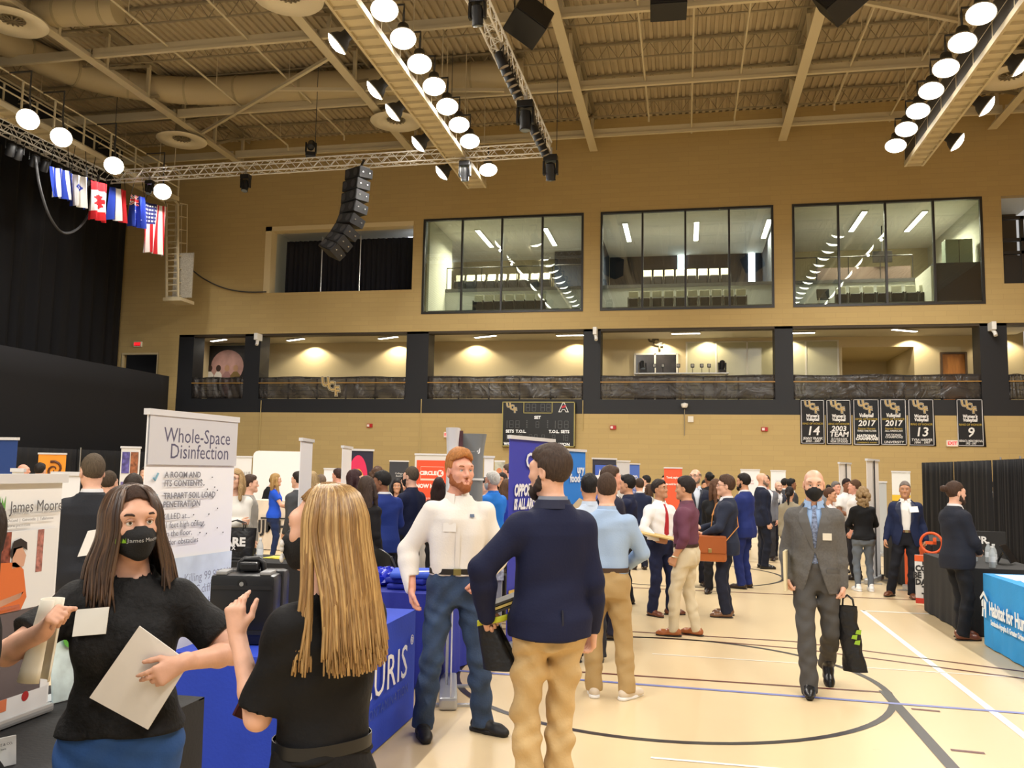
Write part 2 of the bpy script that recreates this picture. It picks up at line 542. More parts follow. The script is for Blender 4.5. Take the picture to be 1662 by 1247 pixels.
# suites behind the glass: shared floor, risers, partitions, ceiling
sh = MB()
Yb = 43.2
sh.bx(-19, 13.5, YW + TW, Yb, ZW0 - .2, 8.45, 0)             # lower tier floor
sh.bx(-11.2, 11.6, 38.0, Yb, ZW0, 9.8, 1)                  # upper tier block, pale riser
sh.bx(-11.2, 11.6, 37.96, Yb, 9.8, 9.95, 0)                # dark nosing
sh.bx(-19, 13.5, YW + TW, Yb, ZW1 + .12, ZW1 + .3, 2)       # ceiling
sh.bx(-19, -3.7, Yb, Yb + .1, ZW0, ZW1 + .2, 3)             # back walls
sh.bx(-3.7, 5.2, Yb, Yb + .1, ZW0, ZW1 + .2, 4)
sh.bx(5.2, 13.5, Yb, Yb + .1, ZW0, ZW1 + .2, 3)
sh.bx(-6.3, -3.8, 41.6, 41.7, 9.86, ZW1 + .1, 4)
sh.bx(-10.95, -10.85, YW + TW, 39.0, ZW0, ZW1 + .2, 5)      # partitions
sh.bx(-3.85, -3.72, YW + .6, Yb, ZW0, ZW1 + .2, 4); sh.bx(3.78, 3.9, YW + .6, Yb, ZW0, ZW1 + .2, 4)
sh.bx(11.35, 11.45, YW + TW, Yb, ZW0, ZW1 + .2, 5)
sh.bx(9.55, 11.3, YW + .6, 37.0, ZW0, 10.0, 4)              # dark control booth front
sh.bx(9.45, 9.55, YW + .6, 38.0, ZW0, 9.9, 5)
sh.bx(5.7, 9.6, 39.2, 39.3, 9.86, 10.75, 6)                 # brown bar front
sh.bx(-19, -18.6, YW + .5, Yb, ZW0, ZW1 + .2, 5)
struct(sh, 'wall_suites', [mat((92, 92, 94), .7), mat((196, 198, 192), .6), mat((232, 228, 216), .8), mat((204, 190, 156), .8), mat((30, 38, 54), .8), mat((206, 206, 190), .8), mat((84, 66, 56), .6)])

# doors
def door(n, x0, x1, z0, z1, y, col, framec, leaf=True):
    f = MB()
    f.bx(x0 - .08, x0, y - .05, y + .1, z0, z1 + .08); f.bx(x1, x1 + .08, y - .05, y + .1, z0, z1 + .08); f.bx(x0, x1, y - .05, y + .1, z1, z1 + .08)
    o = struct(f, 'door_%d' % n, [framec])
    if leaf:
        g = MB(); g.rbox(((x0 + x1) / 2, y + .03, (z0 + z1) / 2), (x1 - x0, .05, z1 - z0), .01)
        g.build('door_leaf', col, o)
        h = MB(); h.cyl((x0 + .12, y - .07, z0 + 1.0), (x0 + .12, y, z0 + 1.0), .025); h.bar((x0 + .12, y - .07, z0 + 1.0), (x0 + .26, y - .07, z0 + 1.0), .02)
        h.build('door_handle', CHROME, o)
    return o
WOOD = mat((178, 116, 52), .5, noise=(4, .15), stretch=(6, 6, .6))
door(1, -25.25, -23.5, 4.6, 6.62, YW + .05, mat((20, 18, 20), .5), mat((200, 184, 146), .6), False)
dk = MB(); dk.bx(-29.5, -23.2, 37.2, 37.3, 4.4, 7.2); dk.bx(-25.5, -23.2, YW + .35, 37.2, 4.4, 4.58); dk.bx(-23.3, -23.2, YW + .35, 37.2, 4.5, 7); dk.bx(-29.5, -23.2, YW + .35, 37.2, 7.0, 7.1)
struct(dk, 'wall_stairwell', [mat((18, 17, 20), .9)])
door(2, 10.4, 11.26, 4.6, 6.72, Yc - .06, WOOD, mat((90, 70, 50), .6))
door(3, -5.9, -5.0, 9.86, 11.6, Yb - .06, WOOD, mat((70, 58, 48), .6))
# glazed panels and the double door in the concourse wall
f = MB(); y = Yc - .04
for xa, xb, za, zb in ((.1, 6.35, ZB1, 7.36),):
    f.bx(xa, xb, y - .03, y + .03, zb - .05, zb)
    for xm in (xa, 1.35, 2.65, 3.79, 4.5, 5.05, xb):
        f.bx(xm - .035, xm + .035, y - .03, y + .03, za, zb)
o = struct(f, 'window_6', [mat((200, 196, 180), .4)])
g = MB(); g.bx(.1, 6.35, y - .008, y + .008, ZB1, 7.33); g.build('pane', mat((176, 172, 138), .25, noise=(.6, .05)), o)
f = MB()
for xm in (-2.12, -1.25, -.3): f.bx(xm - .04, xm + .04, y - .03, y + .03, ZB1, 6.86)
f.bx(-2.12, -.3, y - .03, y + .03, 6.8, 6.88); f.bx(-2.12, -.3, y - .03, y + .03, 5.7, 5.76)
o = struct(f, 'door_4', [mat((214, 210, 196), .4)])
g = MB(); g.bx(-2.1, -.32, y - .01, y + .01, ZB1, 6.82); g.build('pane', mat((52, 48, 46), .15, noise=(1.4, .5)), o)

# ceiling strip lights of concourse and suites: fitting + its own light
def strip(x, y, z, L, w, energy, label, group, rz=0.0, name='strip_light', rot=(0, 0, 0), sizey=None):
    t = thing(name, label, 'light', (x, y, z), rz, group)
    MB().box((0, 0, .015), (w + .06, L + .06, .03)).build('housing', mat((214, 210, 200), .5), t)
    MB().box((0, 0, -.002), (w, L, .02)).build('diffuser', mat((255, 250, 238), .4, emit=9), t)
    d = bpy.data.lights.new('strip_lamp', 'AREA'); d.shape = 'RECTANGLE'; d.size = w; d.size_y = L; d.energy = energy; d.color = (1, .9, .72); d.spread = R(150)
    lo = bpy.data.objects.new('strip_lamp', d); COL.objects.link(lo); lo.location = (x, y, z - .03); lo.rotation_euler = (0, 0, rz)
    return t
names = ['first', 'second', 'third', 'fourth', 'fifth', 'sixth', 'seventh', 'eighth', 'ninth']
for k, (px, py, rz) in enumerate(((355, 552, 62), (480, 551, 62), (630, 548, 62), (788, 546, 62), (925, 544, 90), (1113, 541, 90), (1298, 540, 90), (1468, 536, -60))):
    p = aZ(px, py, ZC - .04)
    strip(p.x, p.y, ZC - .06, 1.15, .16, 16, 'white strip light in concourse ceiling, %s from the black corner' % names[k], 'concourse strip lights', R(rz))
    # wall washers that throw the scalloped pools on the concourse wall
for k, x in enumerate((-17.2, -13.0, -9.3, -4.7, -1.0, 1.0, 4.4, 9.2, 12.6)):
    lamp_light('SPOT', (x, 37.55, ZC - .06), 150, (1, .86, .62), (R(8), 0, 0), .05, 132, .35)
for px, py, w in ((787, 388, 'beside the second mullion of the first suite'), (893, 385, 'beside the last mullion of the first suite'), (1018, 378, 'in first pane of the middle suite'), (1130, 376, 'in third pane of the middle suite'), (1244, 372, 'at far edge of the middle suite'), (1392, 360, 'over second pane of the end suite'), (1486, 360, 'over third pane of the end suite')):
    p = aZ(px, py, ZW1 + .08)
    strip(p.x, p.y, ZW1 + .07, 3.0, .2, 520, 'long white ceiling light %s' % w, 'suite ceiling lights')
# daylight slots at the back of the suites
for px0, px1, py0, py1, Y in ((1100, 1113, 398, 445, Yb - .05), (1215, 1225, 396, 470, Yb - .05), (983, 989, 404, 428, Yb - .05), (716, 734, 396, 440, Yb - .05)):
    a, b = aY(px0, py1, Y), aY(px1, py0, Y)
    m = MB(); m.bx(a.x, b.x, Y, Y + .02, max(a.z, 9.9), b.z)
    tag(m.build('daylight_window', mat((235, 244, 255), .5, emit=6)), 'bright daylight window slot at the back of a suite at %s' % {1100: 'centre', 1215: 'its far side', 983: 'its near corner', 716: 'the stair partition'}[px0], 'window')
m = MB(); p = aY(664, 420, 36.4); m.bx(p.x - .25, p.x + .4, 36.9, 36.92, 9.35, 12.2)
tag(m.build('daylight_window', mat((228, 238, 255), .5, emit=2.5)), 'bright glazed slot beside the black curtain in open window', 'window')
for k in range(5):
    m = MB()
struct(MB().bx(11.9, 13.4, 38, 38.1, 9.0, 12.6), 'wall_end_suite', [mat((90, 76, 60), .8)])

lamp_light('AREA', (8.0, 40.5, 7.0), 10, (1, .86, .62), (0, 0, 0), .6)
# ================================================================ overhead: trusses, ducts, catwalks, lamps, rigging, flags
STEEL = mat((205, 192, 160), .55)
STEELD = mat((150, 138, 112), .6)
ALU = mat((240, 240, 240), .35, .2)
BLK = mat((16, 16, 18), .5)
BLKS = mat((20, 20, 22), .3)
ORD = ['first', 'second', 'third', 'fourth', 'fifth', 'sixth', 'seventh', 'eighth', 'ninth', 'tenth', 'eleventh', 'twelfth', 'thirteenth', 'fourteenth', 'fifteenth', 'sixteenth', 'seventeenth', 'eighteenth', 'nineteenth', 'twentieth', 'twenty-first', 'twenty-second', 'twenty-third', 'twenty-fourth']

def roof_truss(X, Y0, Y1, label):
    t = thing('roof_truss', label, 'truss', (X, Y1, 14.9), 0, 'roof trusses')
    m = MB(); m.bx(-.16, .16, Y0 - Y1, 0, -.02, .02); m.bx(-.02, .02, Y0 - Y1, 0, 0, .22); m.build('bottom_chord', STEEL, t)
    m = MB(); m.bx(-.14, .14, Y0 - Y1, 0, 1.38, 1.44); m.bx(-.03, .03, Y0 - Y1, 0, 1.2, 1.4); m.build('top_chord', STEELD, t)
    y = -.6
    k = 0
    while y > Y0 - Y1 + 2:
        m = MB(); m.bar((0, y, .05), (0, y, 1.3), .11, .11); m.build('web_post', STEEL, t)
        m = MB(); m.bar((0, y - 2.3, .08), (0, y, 1.28), .1, .1, upv=(1, 0, 0)); m.build('web_brace', STEELD, t)
        y -= 2.3; k += 1
    return t
for X, lab in ((-19.2, 'cream steel roof truss nearest the black curtained wall'), (-11.2, 'cream steel roof truss over the curved speaker array'), (-3.66, 'cream steel roof truss ending above the first suite window edge'), (3.85, 'cream steel roof truss ending above the middle suite pillar'), (11.5, 'cream steel roof truss beyond the far row of lamps')):
    roof_truss(X, 8, 34.6, lab)
for k, (px, py) in enumerate(((495, 64), (290, 190), (276, 262))):
    Y = aZ(px, py, 15.0).y
    for j, (xa, xb) in enumerate(((-26, -19.2), (-19.2, -11.2), (-11.2, -3.66), (-3.66, 3.85), (3.85, 11.5), (11.5, 19.9))):
        m = MB(); m.bar((xa + .05, Y, 15.02), (xb - .05, Y, 15.02), .12, .1); m.bx(xa + .05, xb - .05, Y - .02, Y + .02, 15.05, 15.3)
        tag(m.build('roof_strut', STEEL), 'cream cross strut in the %s line from the wall, %s bay' % (('third', 'second', 'first')[k], ('curtain wall', 'curved speaker', 'first catwalk', 'centre', 'far lamp', 'end')[j]), 'strut', 'roof struts')
for k, Y in enumerate((16.5, 18.9, 21.3, 23.7, 26.1, 28.5, 30.9, 33.3)):
    m = MB()
    m.bx(-26, 19.9, Y - .05, Y + .05, 16.30, 16.36); m.bx(-26, 19.9, Y - .035, Y + .035, 15.78, 15.82)
    x = -26
    while x < 19.1:
        m.bar((x, Y, 15.8), (x + .35, Y, 16.32), .02); m.bar((x + .35, Y, 16.32), (x + .7, Y, 15.8), .02); x += .7
    tag(m.build('roof_joist', STEELD), 'open web roof joist under the metal deck, %s from the wall' % ORD[7 - k], 'joist', 'roof joists')
for k, (xa, ya, xb, yb) in enumerate(((-19.2, 30.6, -11.2, 25.2), (-14.2, 27.2, -6.2, 28.6), (3.85, 24, 11.5, 28))):
    # slender diagonals between the bottom chords
    m = MB(); m.bar((xa, ya, 14.98), (xb, yb, 15.0), .11)
    tag(m.build('roof_brace', STEEL), 'diagonal cream roof brace crossing the %s' % ('bay beside the curtain wall', 'bay above the first catwalk', 'far lamp bay')[k], 'brace')
for k, (x, y0) in enumerate(((-23.6, 14), (-16.4, 14), (-13.6, 14), (-9.9, 14), (-5.6, 14), (-1.3, 14), (.3, 14), (1.9, 14), (5.4, 14), (7.6, 14))):
    m = MB(); m.tube([(x, y0, 15.16), (x, 33.4 - .7 * (k % 3), 15.16), (x, 33.4 - .7 * (k % 3) + .05, 14.95)], .035, 6)
    for yy in (17, 22, 27, 32): m.tube([(x, yy, 15.15), (x, yy, 16.39)], .012, 5)
    tag(m.build('sprinkler_pipe', STEEL), 'thin cream sprinkler pipe under the roof deck, %s from the curtain wall' % ORD[k], 'pipe', 'sprinkler pipes')

# round ducts with saucer diffusers
def duct(pts, r, label):
    t = thing('air_duct', label, 'duct', pts[0])
    P = [Vector(p) for p in pts]
    sm = []
    for i in range(len(P) - 1):
        for j in range(8):
            a = P[max(i - 1, 0)]; b = P[i]; c = P[i + 1]; d = P[min(i + 2, len(P) - 1)]; u = j / 8
            sm.append(.5 * ((2 * b) + (c - a) * u + (2 * a - 5 * b + 4 * c - d) * u * u + (3 * b - a - 3 * c + d) * u ** 3))
    sm.append(P[-1])
    MB().tube(sm, r, 24).build('duct_pipe', mat((188, 172, 136), .5), t, world=True, smooth=60)
    for i in range(4, len(sm) - 2, 5):
        d = (sm[i + 1] - sm[i]).normalized() * .04
        MB().tube([sm[i] - d, sm[i] + d], r + .02, 24).build('duct_seam', mat((170, 156, 122), .5), t, world=True, smooth=60)
duct([(-5.5, 28.9, 15.72), (-10, 28.8, 15.72), (-15, 28.6, 15.72), (-18.4, 28.3, 15.72), (-21.2, 26.8, 15.72), (-22.3, 24, 15.72), (-22.5, 18, 15.72), (-22.5, 12, 15.72)], .5, 'large cream round duct curving beneath the roof by the curtain wall')
duct([(-17.0, 22.3, 15.5), (-18, 22.2, 15.5), (-19.2, 22.1, 15.5), (-20.2, 21.9, 15.5)], .42, 'short cream round duct feeding the nearest ceiling diffuser')
def diffuser(p, label):
    t = thing('ceiling_diffuser', label, 'vent', p, 0, 'saucer diffusers')
    MB().lathe([(.28, .28), (.45, .1), (.95, 0), (.98, -.02), (.95, -.05), (.5, -.02), (.36, .06)], n=40, cap=False).build('dish', mat((226, 214, 184), .5), t, smooth=60)
    m = MB()
    for k in range(14):
        a = 2 * PI * k / 14
        m.bar((.06 * math.cos(a), .06 * math.sin(a), 0), (.34 * math.cos(a), .34 * math.sin(a), .02), .05, .012)
    m.lathe([(.02, -.03), (.09, -.02), (.09, .03)], n=16)
    m.build('vane_ring', mat((120, 108, 84), .5), t)
    MB().lathe([(.27, .05), (.27, .6)], n=24, cap=False).build('neck', mat((188, 172, 136), .5), t, smooth=60)
    MB().lathe([(.27, .3), (.01, .31)], n=24).build('throat', mat((40, 36, 30), .8), t)
for (px, py), lab in zip(((20, 35), (295, 227), (643, 197), (1640, 125), (468, -4)), ('cream saucer diffuser nearest the curtain wall corner of the roof', 'cream saucer diffuser beside the wall end of first truss', 'cream saucer diffuser behind the first catwalk lamps', 'cream saucer diffuser behind the far catwalk lamps', 'cream saucer diffuser cut off above the first catwalk')):
    diffuser(aZ(px, py, 14.75), lab)

# catwalks
def catwalk(X, Y0, Y1, z, label, w=.66, panel=0, rails=True):
    t = thing('catwalk', label, 'catwalk', (X, Y1, z), 0, 'lighting catwalks')
    L = Y0 - Y1
    fr = MB()
    for sx in (-1, 1):
        fr.bx(sx * w / 2 - .035, sx * w / 2 + .035, L, 0, -.03, .14)
        if rails:
            m = MB()
            y = -.05
            while y > L: m.bar((sx * w / 2, y, .1), (sx * w / 2, y, 1.15), .05); y -= 1.45
            for zz in (.55, 1.15): m.tube([(sx * w / 2, L, zz), (sx * w / 2, 0, zz)], .028, 6)
            m.build('handrail', STEEL, t)
        m = MB(); y = -.4
        while y > L:
            if X > -15 or not 22 < Y1 + y < 29.5: m.tube([(sx * w / 2, y, 1.1), (sx * w / 2, y, 16.4 - z)], .018, 5)
            y -= 2.9
        m.build('hanger_rods', STEEL, t)
    y = -.03
    while y > L: fr.bx(-w / 2, w / 2, y - .04, y, -.025, .06); y -= .48
    fr.bx(-w / 2, w / 2, L, 0, .058, .0605); fr.build('floor_frame', STEEL, t)
    m = MB(); m.bx(-w / 2, w / 2, L, 0, .06, .075); m.build('grating', mat((176, 158, 120), .7, noise=(40, .2)), t)
    if panel:
        m = MB(); m.bx(panel * w / 2 - .02, panel * w / 2 + .02, L, -.1, .16, 1.0); m.build('side_panel', mat((70, 66, 60), .7), t)
    return t
catwalk(-7.72, 6, 31.05, 12.35, 'long cream catwalk behind the curved speaker array', .68)
catwalk(7.77, 6, 30.95, 12.35, 'long cream catwalk between the two far rows of lamps', .56, -1)
catwalk(-21.0, 8, 31.6, 12.6, 'cream catwalk along the black curtained wall above the flags', .7)

# ladder and mesh cage dropping from the end of the wall catwalk
t = thing('catwalk_ladder', 'cream caged ladder dropping from catwalk end beside the striped flag', 'ladder', (-21.6, 32.6, 8.6))
for sx in (-.27, .27):
    MB().tube([(sx - .02, -1.3, 4.62), (sx, 0, 4.2), (sx + .22, .1, 0)], .06, 6).build('side_rail', STEEL, t)
m = MB()
for k in range(15):
    u = k / 15; xx = .22 - .22 * u; m.bar((xx - .27, .1 - .1 * u, .15 + u * 4.0), (xx + .27, .1 - .1 * u, .15 + u * 4.0), .05)
m.build('rungs', STEEL, t)
m = MB()
for k in range(8):
    zz = .2 + .58 * k; xx = .22 - .22 * zz / 4.2
    m.tube([(xx - .3, .1, zz), (xx - .3, .6, zz + .1), (xx, .8, zz + .15), (xx + .3, .6, zz + .1), (xx + .3, .1, zz)], .025, 5)
for dx in (-.28, 0, .28): m.tube([(.2 + dx, .7, .2), (dx, .7, 4.4)], .025, 5)
m.build('safety_cage', STEEL, t)
MB().bx(.1, 1.0, .25, .31, .15, 2.1).build('mesh_panel', mat((196, 190, 176), .6, noise=(30, .25), alpha=.75), t)
MB().bx(-.1, .75, -.1, .9, -.04, .1).build('foot_platform', STEEL, t)

# gym lamps: can, rim, lens, arm
LENS = mat((255, 250, 240), .4, emit=14)
CAN = mat((58, 56, 54), .5)
def make_lamp(tilt, dx, dz):
    t = thing('gym_lamp', 'x', 'lamp', (0, 0, 0), 0, None)
    M = Matrix.Rotation(tilt[1], 4, 'Y') @ Matrix.Rotation(tilt[0], 4, 'X') @ Matrix.Scale(1.12, 4)
    MB().lathe([(.1, .42), (.13, .4), (.14, .22), (.2, .16), (.29, -.02)], n=28, cap=False).build('reflector_can', CAN, t, smooth=50, M=M)
    MB().lathe([(.285, -.03), (.3, -.03), (.3, .0), (.285, .0), (.285, -.03)], n=28, cap=False).build('rim', mat((200, 196, 186), .4), t, M=M)
    MB().lathe([(.02, -.15), (.12, -.135), (.2, -.095), (.26, -.05), (.285, -.015), (.285, -.005), (.02, -.02)], n=28).build('lens', LENS, t, smooth=60, M=M)
    top = M @ Vector((0, 0, .38))
    MB().tube([top, (0, 0, .7), (0, 0, dz), (dx, 0, dz)], .03, 6).build('mounting_arm', CAN, t)
    return t
def lamp_row(rows, tilt, lab, grp, dx, dz=.9):
    p = make_lamp(tilt, dx, dz)
    for k, (x, y, z) in enumerate(rows):
        M = Matrix.Translation((x, y, z))
        if k == 0:
            setm(p, M); p['label'] = lab % ORD[k]; p['group'] = grp
        else:
            dup(p, M, lab % ORD[k], grp)
srt = lambda rr: sorted(rr, key=lambda q: -q[1])
lamp_row(srt(ROW_A), (R(-24), R(-10)), 'glowing round gym lamp facing out from first catwalk, %s from its wall end', 'lamps on the court side of the first catwalk', -.37)
lamp_row(srt(ROW_B), (R(-6), R(48)), 'glowing round gym lamp tipped behind the first catwalk, %s from its wall end', 'lamps behind the first catwalk', .72)
lamp_row(srt(ROW_C), (R(-22), R(8)), 'glowing round gym lamp on near side of far catwalk, %s from its wall end', 'lamps on the court side of the far catwalk', .61)
lamp_row(srt(ROW_D), (R(-6), R(-52)), 'glowing round gym lamp tipped beyond the far catwalk, %s from the wall', 'lamps beyond the far catwalk', -.69)
lamp_row(srt(ROW_E), (R(-42), R(-30)), 'glowing round gym lamp over the hanging flags, %s from the wall', 'lamps over the flags', -.8, 1.55)

# silver lighting truss, three straight runs
def box_truss(a, b, label, s=.29):
    a, b = Vector(a), Vector(b); t = thing('lighting_truss', label, 'truss', a, 0, 'silver lighting truss')
    d = (b - a).normalized(); u = Vector((0, 0, 1)); x = d.cross(u).normalized()
    L = (b - a).length; cor = [(-1, -1), (1, -1), (1, 1), (-1, 1)]
    P = lambda c, q: a + d * q + x * c[0] * s / 2 + u * c[1] * s / 2
    for c in cor:
        MB().tube([P(c, 0), P(c, L)], .027, 6).build('chord', ALU, t, world=True, smooth=60)
    n = max(2, int(L / .32))
    for k in range(4):
        c0, c1 = cor[k], cor[(k + 1) % 4]; m = MB()
        for i in range(n):
            q0, q1 = L * i / n, L * (i + 1) / n
            m.tube([P(c0 if i % 2 == 0 else c1, q0), P(c1 if i % 2 == 0 else c0, q1)], .013, 5, cap=False)
        m.build('lacing', ALU, t, world=True)
    q = 0
    m = MB()
    while q < L:
        for c in cor: m.tube([P(c, q), P(c, min(q + .09, L))], .036, 6)
        q += 2.4
    m.build('couplers', ALU, t, world=True)
ZTR = 12.4
TRL, TRR = Vector((-21.3, 28, ZTR)), Vector((-4.55, 28, ZTR + .12))
box_truss(TRL, TRR, 'silver box truss running across in front of the tan wall', .36)
box_truss((-21.45, 27.8, ZTR), (-21.8, 14, ZTR), 'silver box truss running beside the black curtained wall', .36)
box_truss((-4.55, 27.8, ZTR + .12), (-4.75, 12, ZTR + .12), 'silver box truss hung with many small black fixtures', .36)
def moving_head(p, rz, tilt, label, s=1.0, up=False):
    t = thing('moving_light', label, 'light', p, rz)
    k = -1 if up else 1
    MB().rbox((0, 0, -.09 * s * k), (.36 * s, .26 * s, .16 * s), .02 * s).build('base', BLKS, t)
    for sx in (-1, 1):
        MB().rbox((sx * .17 * s, 0, -.34 * s * k), (.06 * s, .14 * s, .36 * s), .015 * s).build('yoke_arm', BLKS, t)
    M = Matrix.Translation((0, 0, -.42 * s * k)) @ Matrix.Rotation(tilt, 4, 'X')
    MB().lathe([(.05 * s, .22 * s), (.12 * s, .18 * s), (.14 * s, 0), (.12 * s, -.2 * s), (.13 * s, -.24 * s)], n=18).build('head', BLK, t, smooth=50, M=M)
    MB().lathe([(.01, -.245 * s), (.11 * s, -.245 * s), (.11 * s, -.25 * s), (.01, -.262 * s)], n=18).build('lens', mat((120, 130, 140), .1), t, M=M)
    MB().bx(-.04 * s, .04 * s, -.03 * s, .03 * s, 0 if not up else -.02, .2 * s if not up else 0).build('clamp', CHROME, t)
def par_can(p, rz, tilt, label, s=1.0, grp=None, lens=(150, 140, 130)):
    t = thing('par_light', label, 'light', p, rz, grp)
    M = Matrix.Translation((0, 0, -.25 * s)) @ Matrix.Rotation(tilt, 4, 'X')
    MB().lathe([(.05 * s, .18 * s), (.1 * s, .14 * s), (.115 * s, -.12 * s), (.12 * s, -.16 * s)], n=16).build('can', BLK, t, smooth=50, M=M)
    MB().lathe([(.01, -.165 * s), (.105 * s, -.162 * s), (.01, -.18 * s)], n=16, cap=False).build('lens', mat(lens, .15), t, M=M)
    m = MB(); m.tube([(-.135 * s, 0, -.25 * s), (-.135 * s, 0, 0), (.135 * s, 0, 0), (.135 * s, 0, -.25 * s)], .014 * s, 5); m.build('yoke', BLKS, t)
    MB().bx(-.03 * s, .03 * s, -.03 * s, .03 * s, 0, .14 * s).build('clamp', CHROME, t)
def pY(px, py): q = aY(px, py, 28); return Vector((q.x, 27.82, 12.1 + .12 * (q.x + 21.3) / 16.75))
def rX(px, py, s=1.0): q = aZ(px, py, 12.1); return Vector((-4.37 - .2 * (27.8 - q.y) / 15.8, q.y, 12.33 - .15 * s))
def lX(px, py): q = aZ(px, py, 12.0); return Vector((-21.27 - .35 * (27.8 - q.y) / 13.8, q.y, 12.2 - .18))
moving_head(pY(508, 246) + Vector((0, 0, .5)), R(20), R(130), 'black moving light standing on the cross truss above hanging wire', 1.0, True)
moving_head(pY(403, 291), 0, R(-15), 'black moving light under the cross truss before the open window', .95)
moving_head(pY(757, 268), 0, R(10), 'slim black moving light under cross truss beside the catwalk end', 1.05)
moving_head(Vector((-4.37, 27.7, 12.2)), 0, R(20), 'black moving light at the corner of the silver truss', 1.3)
moving_head(Vector((-20.9, 28, 12.6)), 0, R(120), 'black moving light sitting on the truss corner near the flags', .8, True)
moving_head(pY(248, 296), 0, R(-20), 'black fixture under the truss above the striped flag', .8)
moving_head(rX(867, 168), 0, R(0), 'black moving light halfway along the fixture hung truss', 1.3)
moving_head(rX(777, 0), 0, R(15), 'black moving light at top of the fixture hung truss', 1.0)
fx = [(808, 84), (815, 96), (820, 106), (825, 116), (830, 126), (836, 136), (862, 196), (868, 206), (873, 214), (879, 224), (885, 232)]
for k, (px, py) in enumerate(fx):
    par_can(rX(px, py), R(-60), R(25), 'small black stage light on the fixture hung truss, %s from the top' % ORD[k], 1.2, 'stage lights on the fixture hung truss')
for k, (px, py) in enumerate(((14, 230), (26, 236), (54, 248), (72, 256), (92, 266), (106, 273), (121, 280), (135, 287))):
    par_can(lX(px, py), R(60), R(35), 'small black stage light under the curtain wall truss, %s from frame edge' % ORD[k], 1.2, 'stage lights over the flags', (190, 110, 60) if k == 4 else (150, 140, 130))

# curved line array of eight loudspeaker cabinets
cp = [(583, 284), (579, 303), (577, 322), (575, 341), (570, 360), (561, 378), (551, 393), (540, 406)]
t = thing('line_array', 'black curved stack of loudspeaker cabinets hanging from the cross truss', 'speaker', aY(580, 280, 27.6))
P = [aY(x, y, 27.3 - .06 * k) for k, (x, y) in enumerate(cp)]
for k in range(8):
    a = P[max(k - 1, 0)]; b = P[min(k + 1, 7)]; d = (b - a).normalized()
    tilt = math.atan2(d.x, -d.z)
    fwd_t = R(-4 + 3.4 * k)
    c = P[k]
    M0 = Matrix.Rotation(R(-34), 4, 'Z') @ Matrix.Rotation(-fwd_t, 4, 'X')
    Mt = Matrix.Translation(mw(t).inverted() @ c) @ Matrix.Rotation(-tilt * .75, 4, 'Y') @ M0
    m = MB(); w, dp, h = .9, .55, .37
    m.add([(-w / 2, -dp / 2, -h / 2), (w / 2, -dp / 2, -h / 2), (w / 2 * .9, dp / 2, -h / 2 * .8), (-w / 2 * .9, dp / 2, -h / 2 * .8), (-w / 2, -dp / 2, h / 2), (w / 2, -dp / 2, h / 2), (w / 2 * .9, dp / 2, h / 2 * .8), (-w / 2 * .9, dp / 2, h / 2 * .8)], [(0, 3, 2, 1), (4, 5, 6, 7), (0, 1, 5, 4), (1, 2, 6, 5), (2, 3, 7, 6), (3, 0, 4, 7)])
    cab = m.build('cabinet', BLK, t, M=Mt)
    g = MB(); g.bx(-w / 2 + .02, w / 2 - .02, -dp / 2 - .02, -dp / 2, -h / 2 + .02, h / 2 - .02)
    g.build('grille', mat((30, 30, 32), .6, noise=(60, .4)), cab)
    for sx in (-.24, .24): MB().lathe([(.01, 0), (.1, .01), (.13, .02)], (sx, -dp / 2 - .025, 0), 16, Matrix.Rotation(R(90), 3, 'X')).build('driver', mat((52, 52, 54), .4), cab)
    g = MB()
    for yy in (-.15, .12): g.cyl((w / 2 * .97, yy, 0), (w / 2 + .03, yy, 0), .022, n=8)
    g.build('rigging_pins', CHROME, cab)
fb = MB(); q = mw(t).inverted() @ aY(583, 277, 27.4); fb.box(q, (.7, .4, .1), (0, 0, R(-34))); q2 = mw(t).inverted() @ Vector((aY(583, 277, 27.4).x, 27.82, 12.45)); fb.bar(q, q2, .06); fb.build('fly_bar', BLKS, t)

def speaker_box(p, d, rot, label):
    t = thing('loudspeaker', label, 'speaker', p)
    M = Euler(rot).to_matrix().to_4x4()
    MB().rbox((0, 0, 0), d, .02).build('cabinet', BLK, t, M=M)
    MB().bx(-d[0] / 2 + .04, d[0] / 2 - .04, -d[1] / 2 - .02, -d[1] / 2, -d[2] / 2 + .04, d[2] / 2 - .04).build('grille', mat((28, 28, 30), .7, noise=(50, .4)), t, M=M)
    m = MB()
    for sx in (-1, 1): m.tube([(sx * d[0] * .4, 0, 0), (sx * d[0] * .4, 0, 16.3 - p[2])], .02, 5)
    m.build('hanging_cables', BLKS, t)
speaker_box(aZ(858, 34, 13.4), (.95, .7, 1.05), (R(-30), R(28), R(30)), 'black tilted loudspeaker hanging beside the fixture hung truss')
speaker_box(aZ(1085, 6, 14.0), (.95, .7, .55), (R(-10), 0, R(2)), 'black loudspeaker cut off above the centre of the court')
speaker_box(aZ(1362, -6, 13.4), (.95, .7, .9), (R(-20), R(-35), R(-20)), 'black loudspeaker corner hanging above the middle suite')

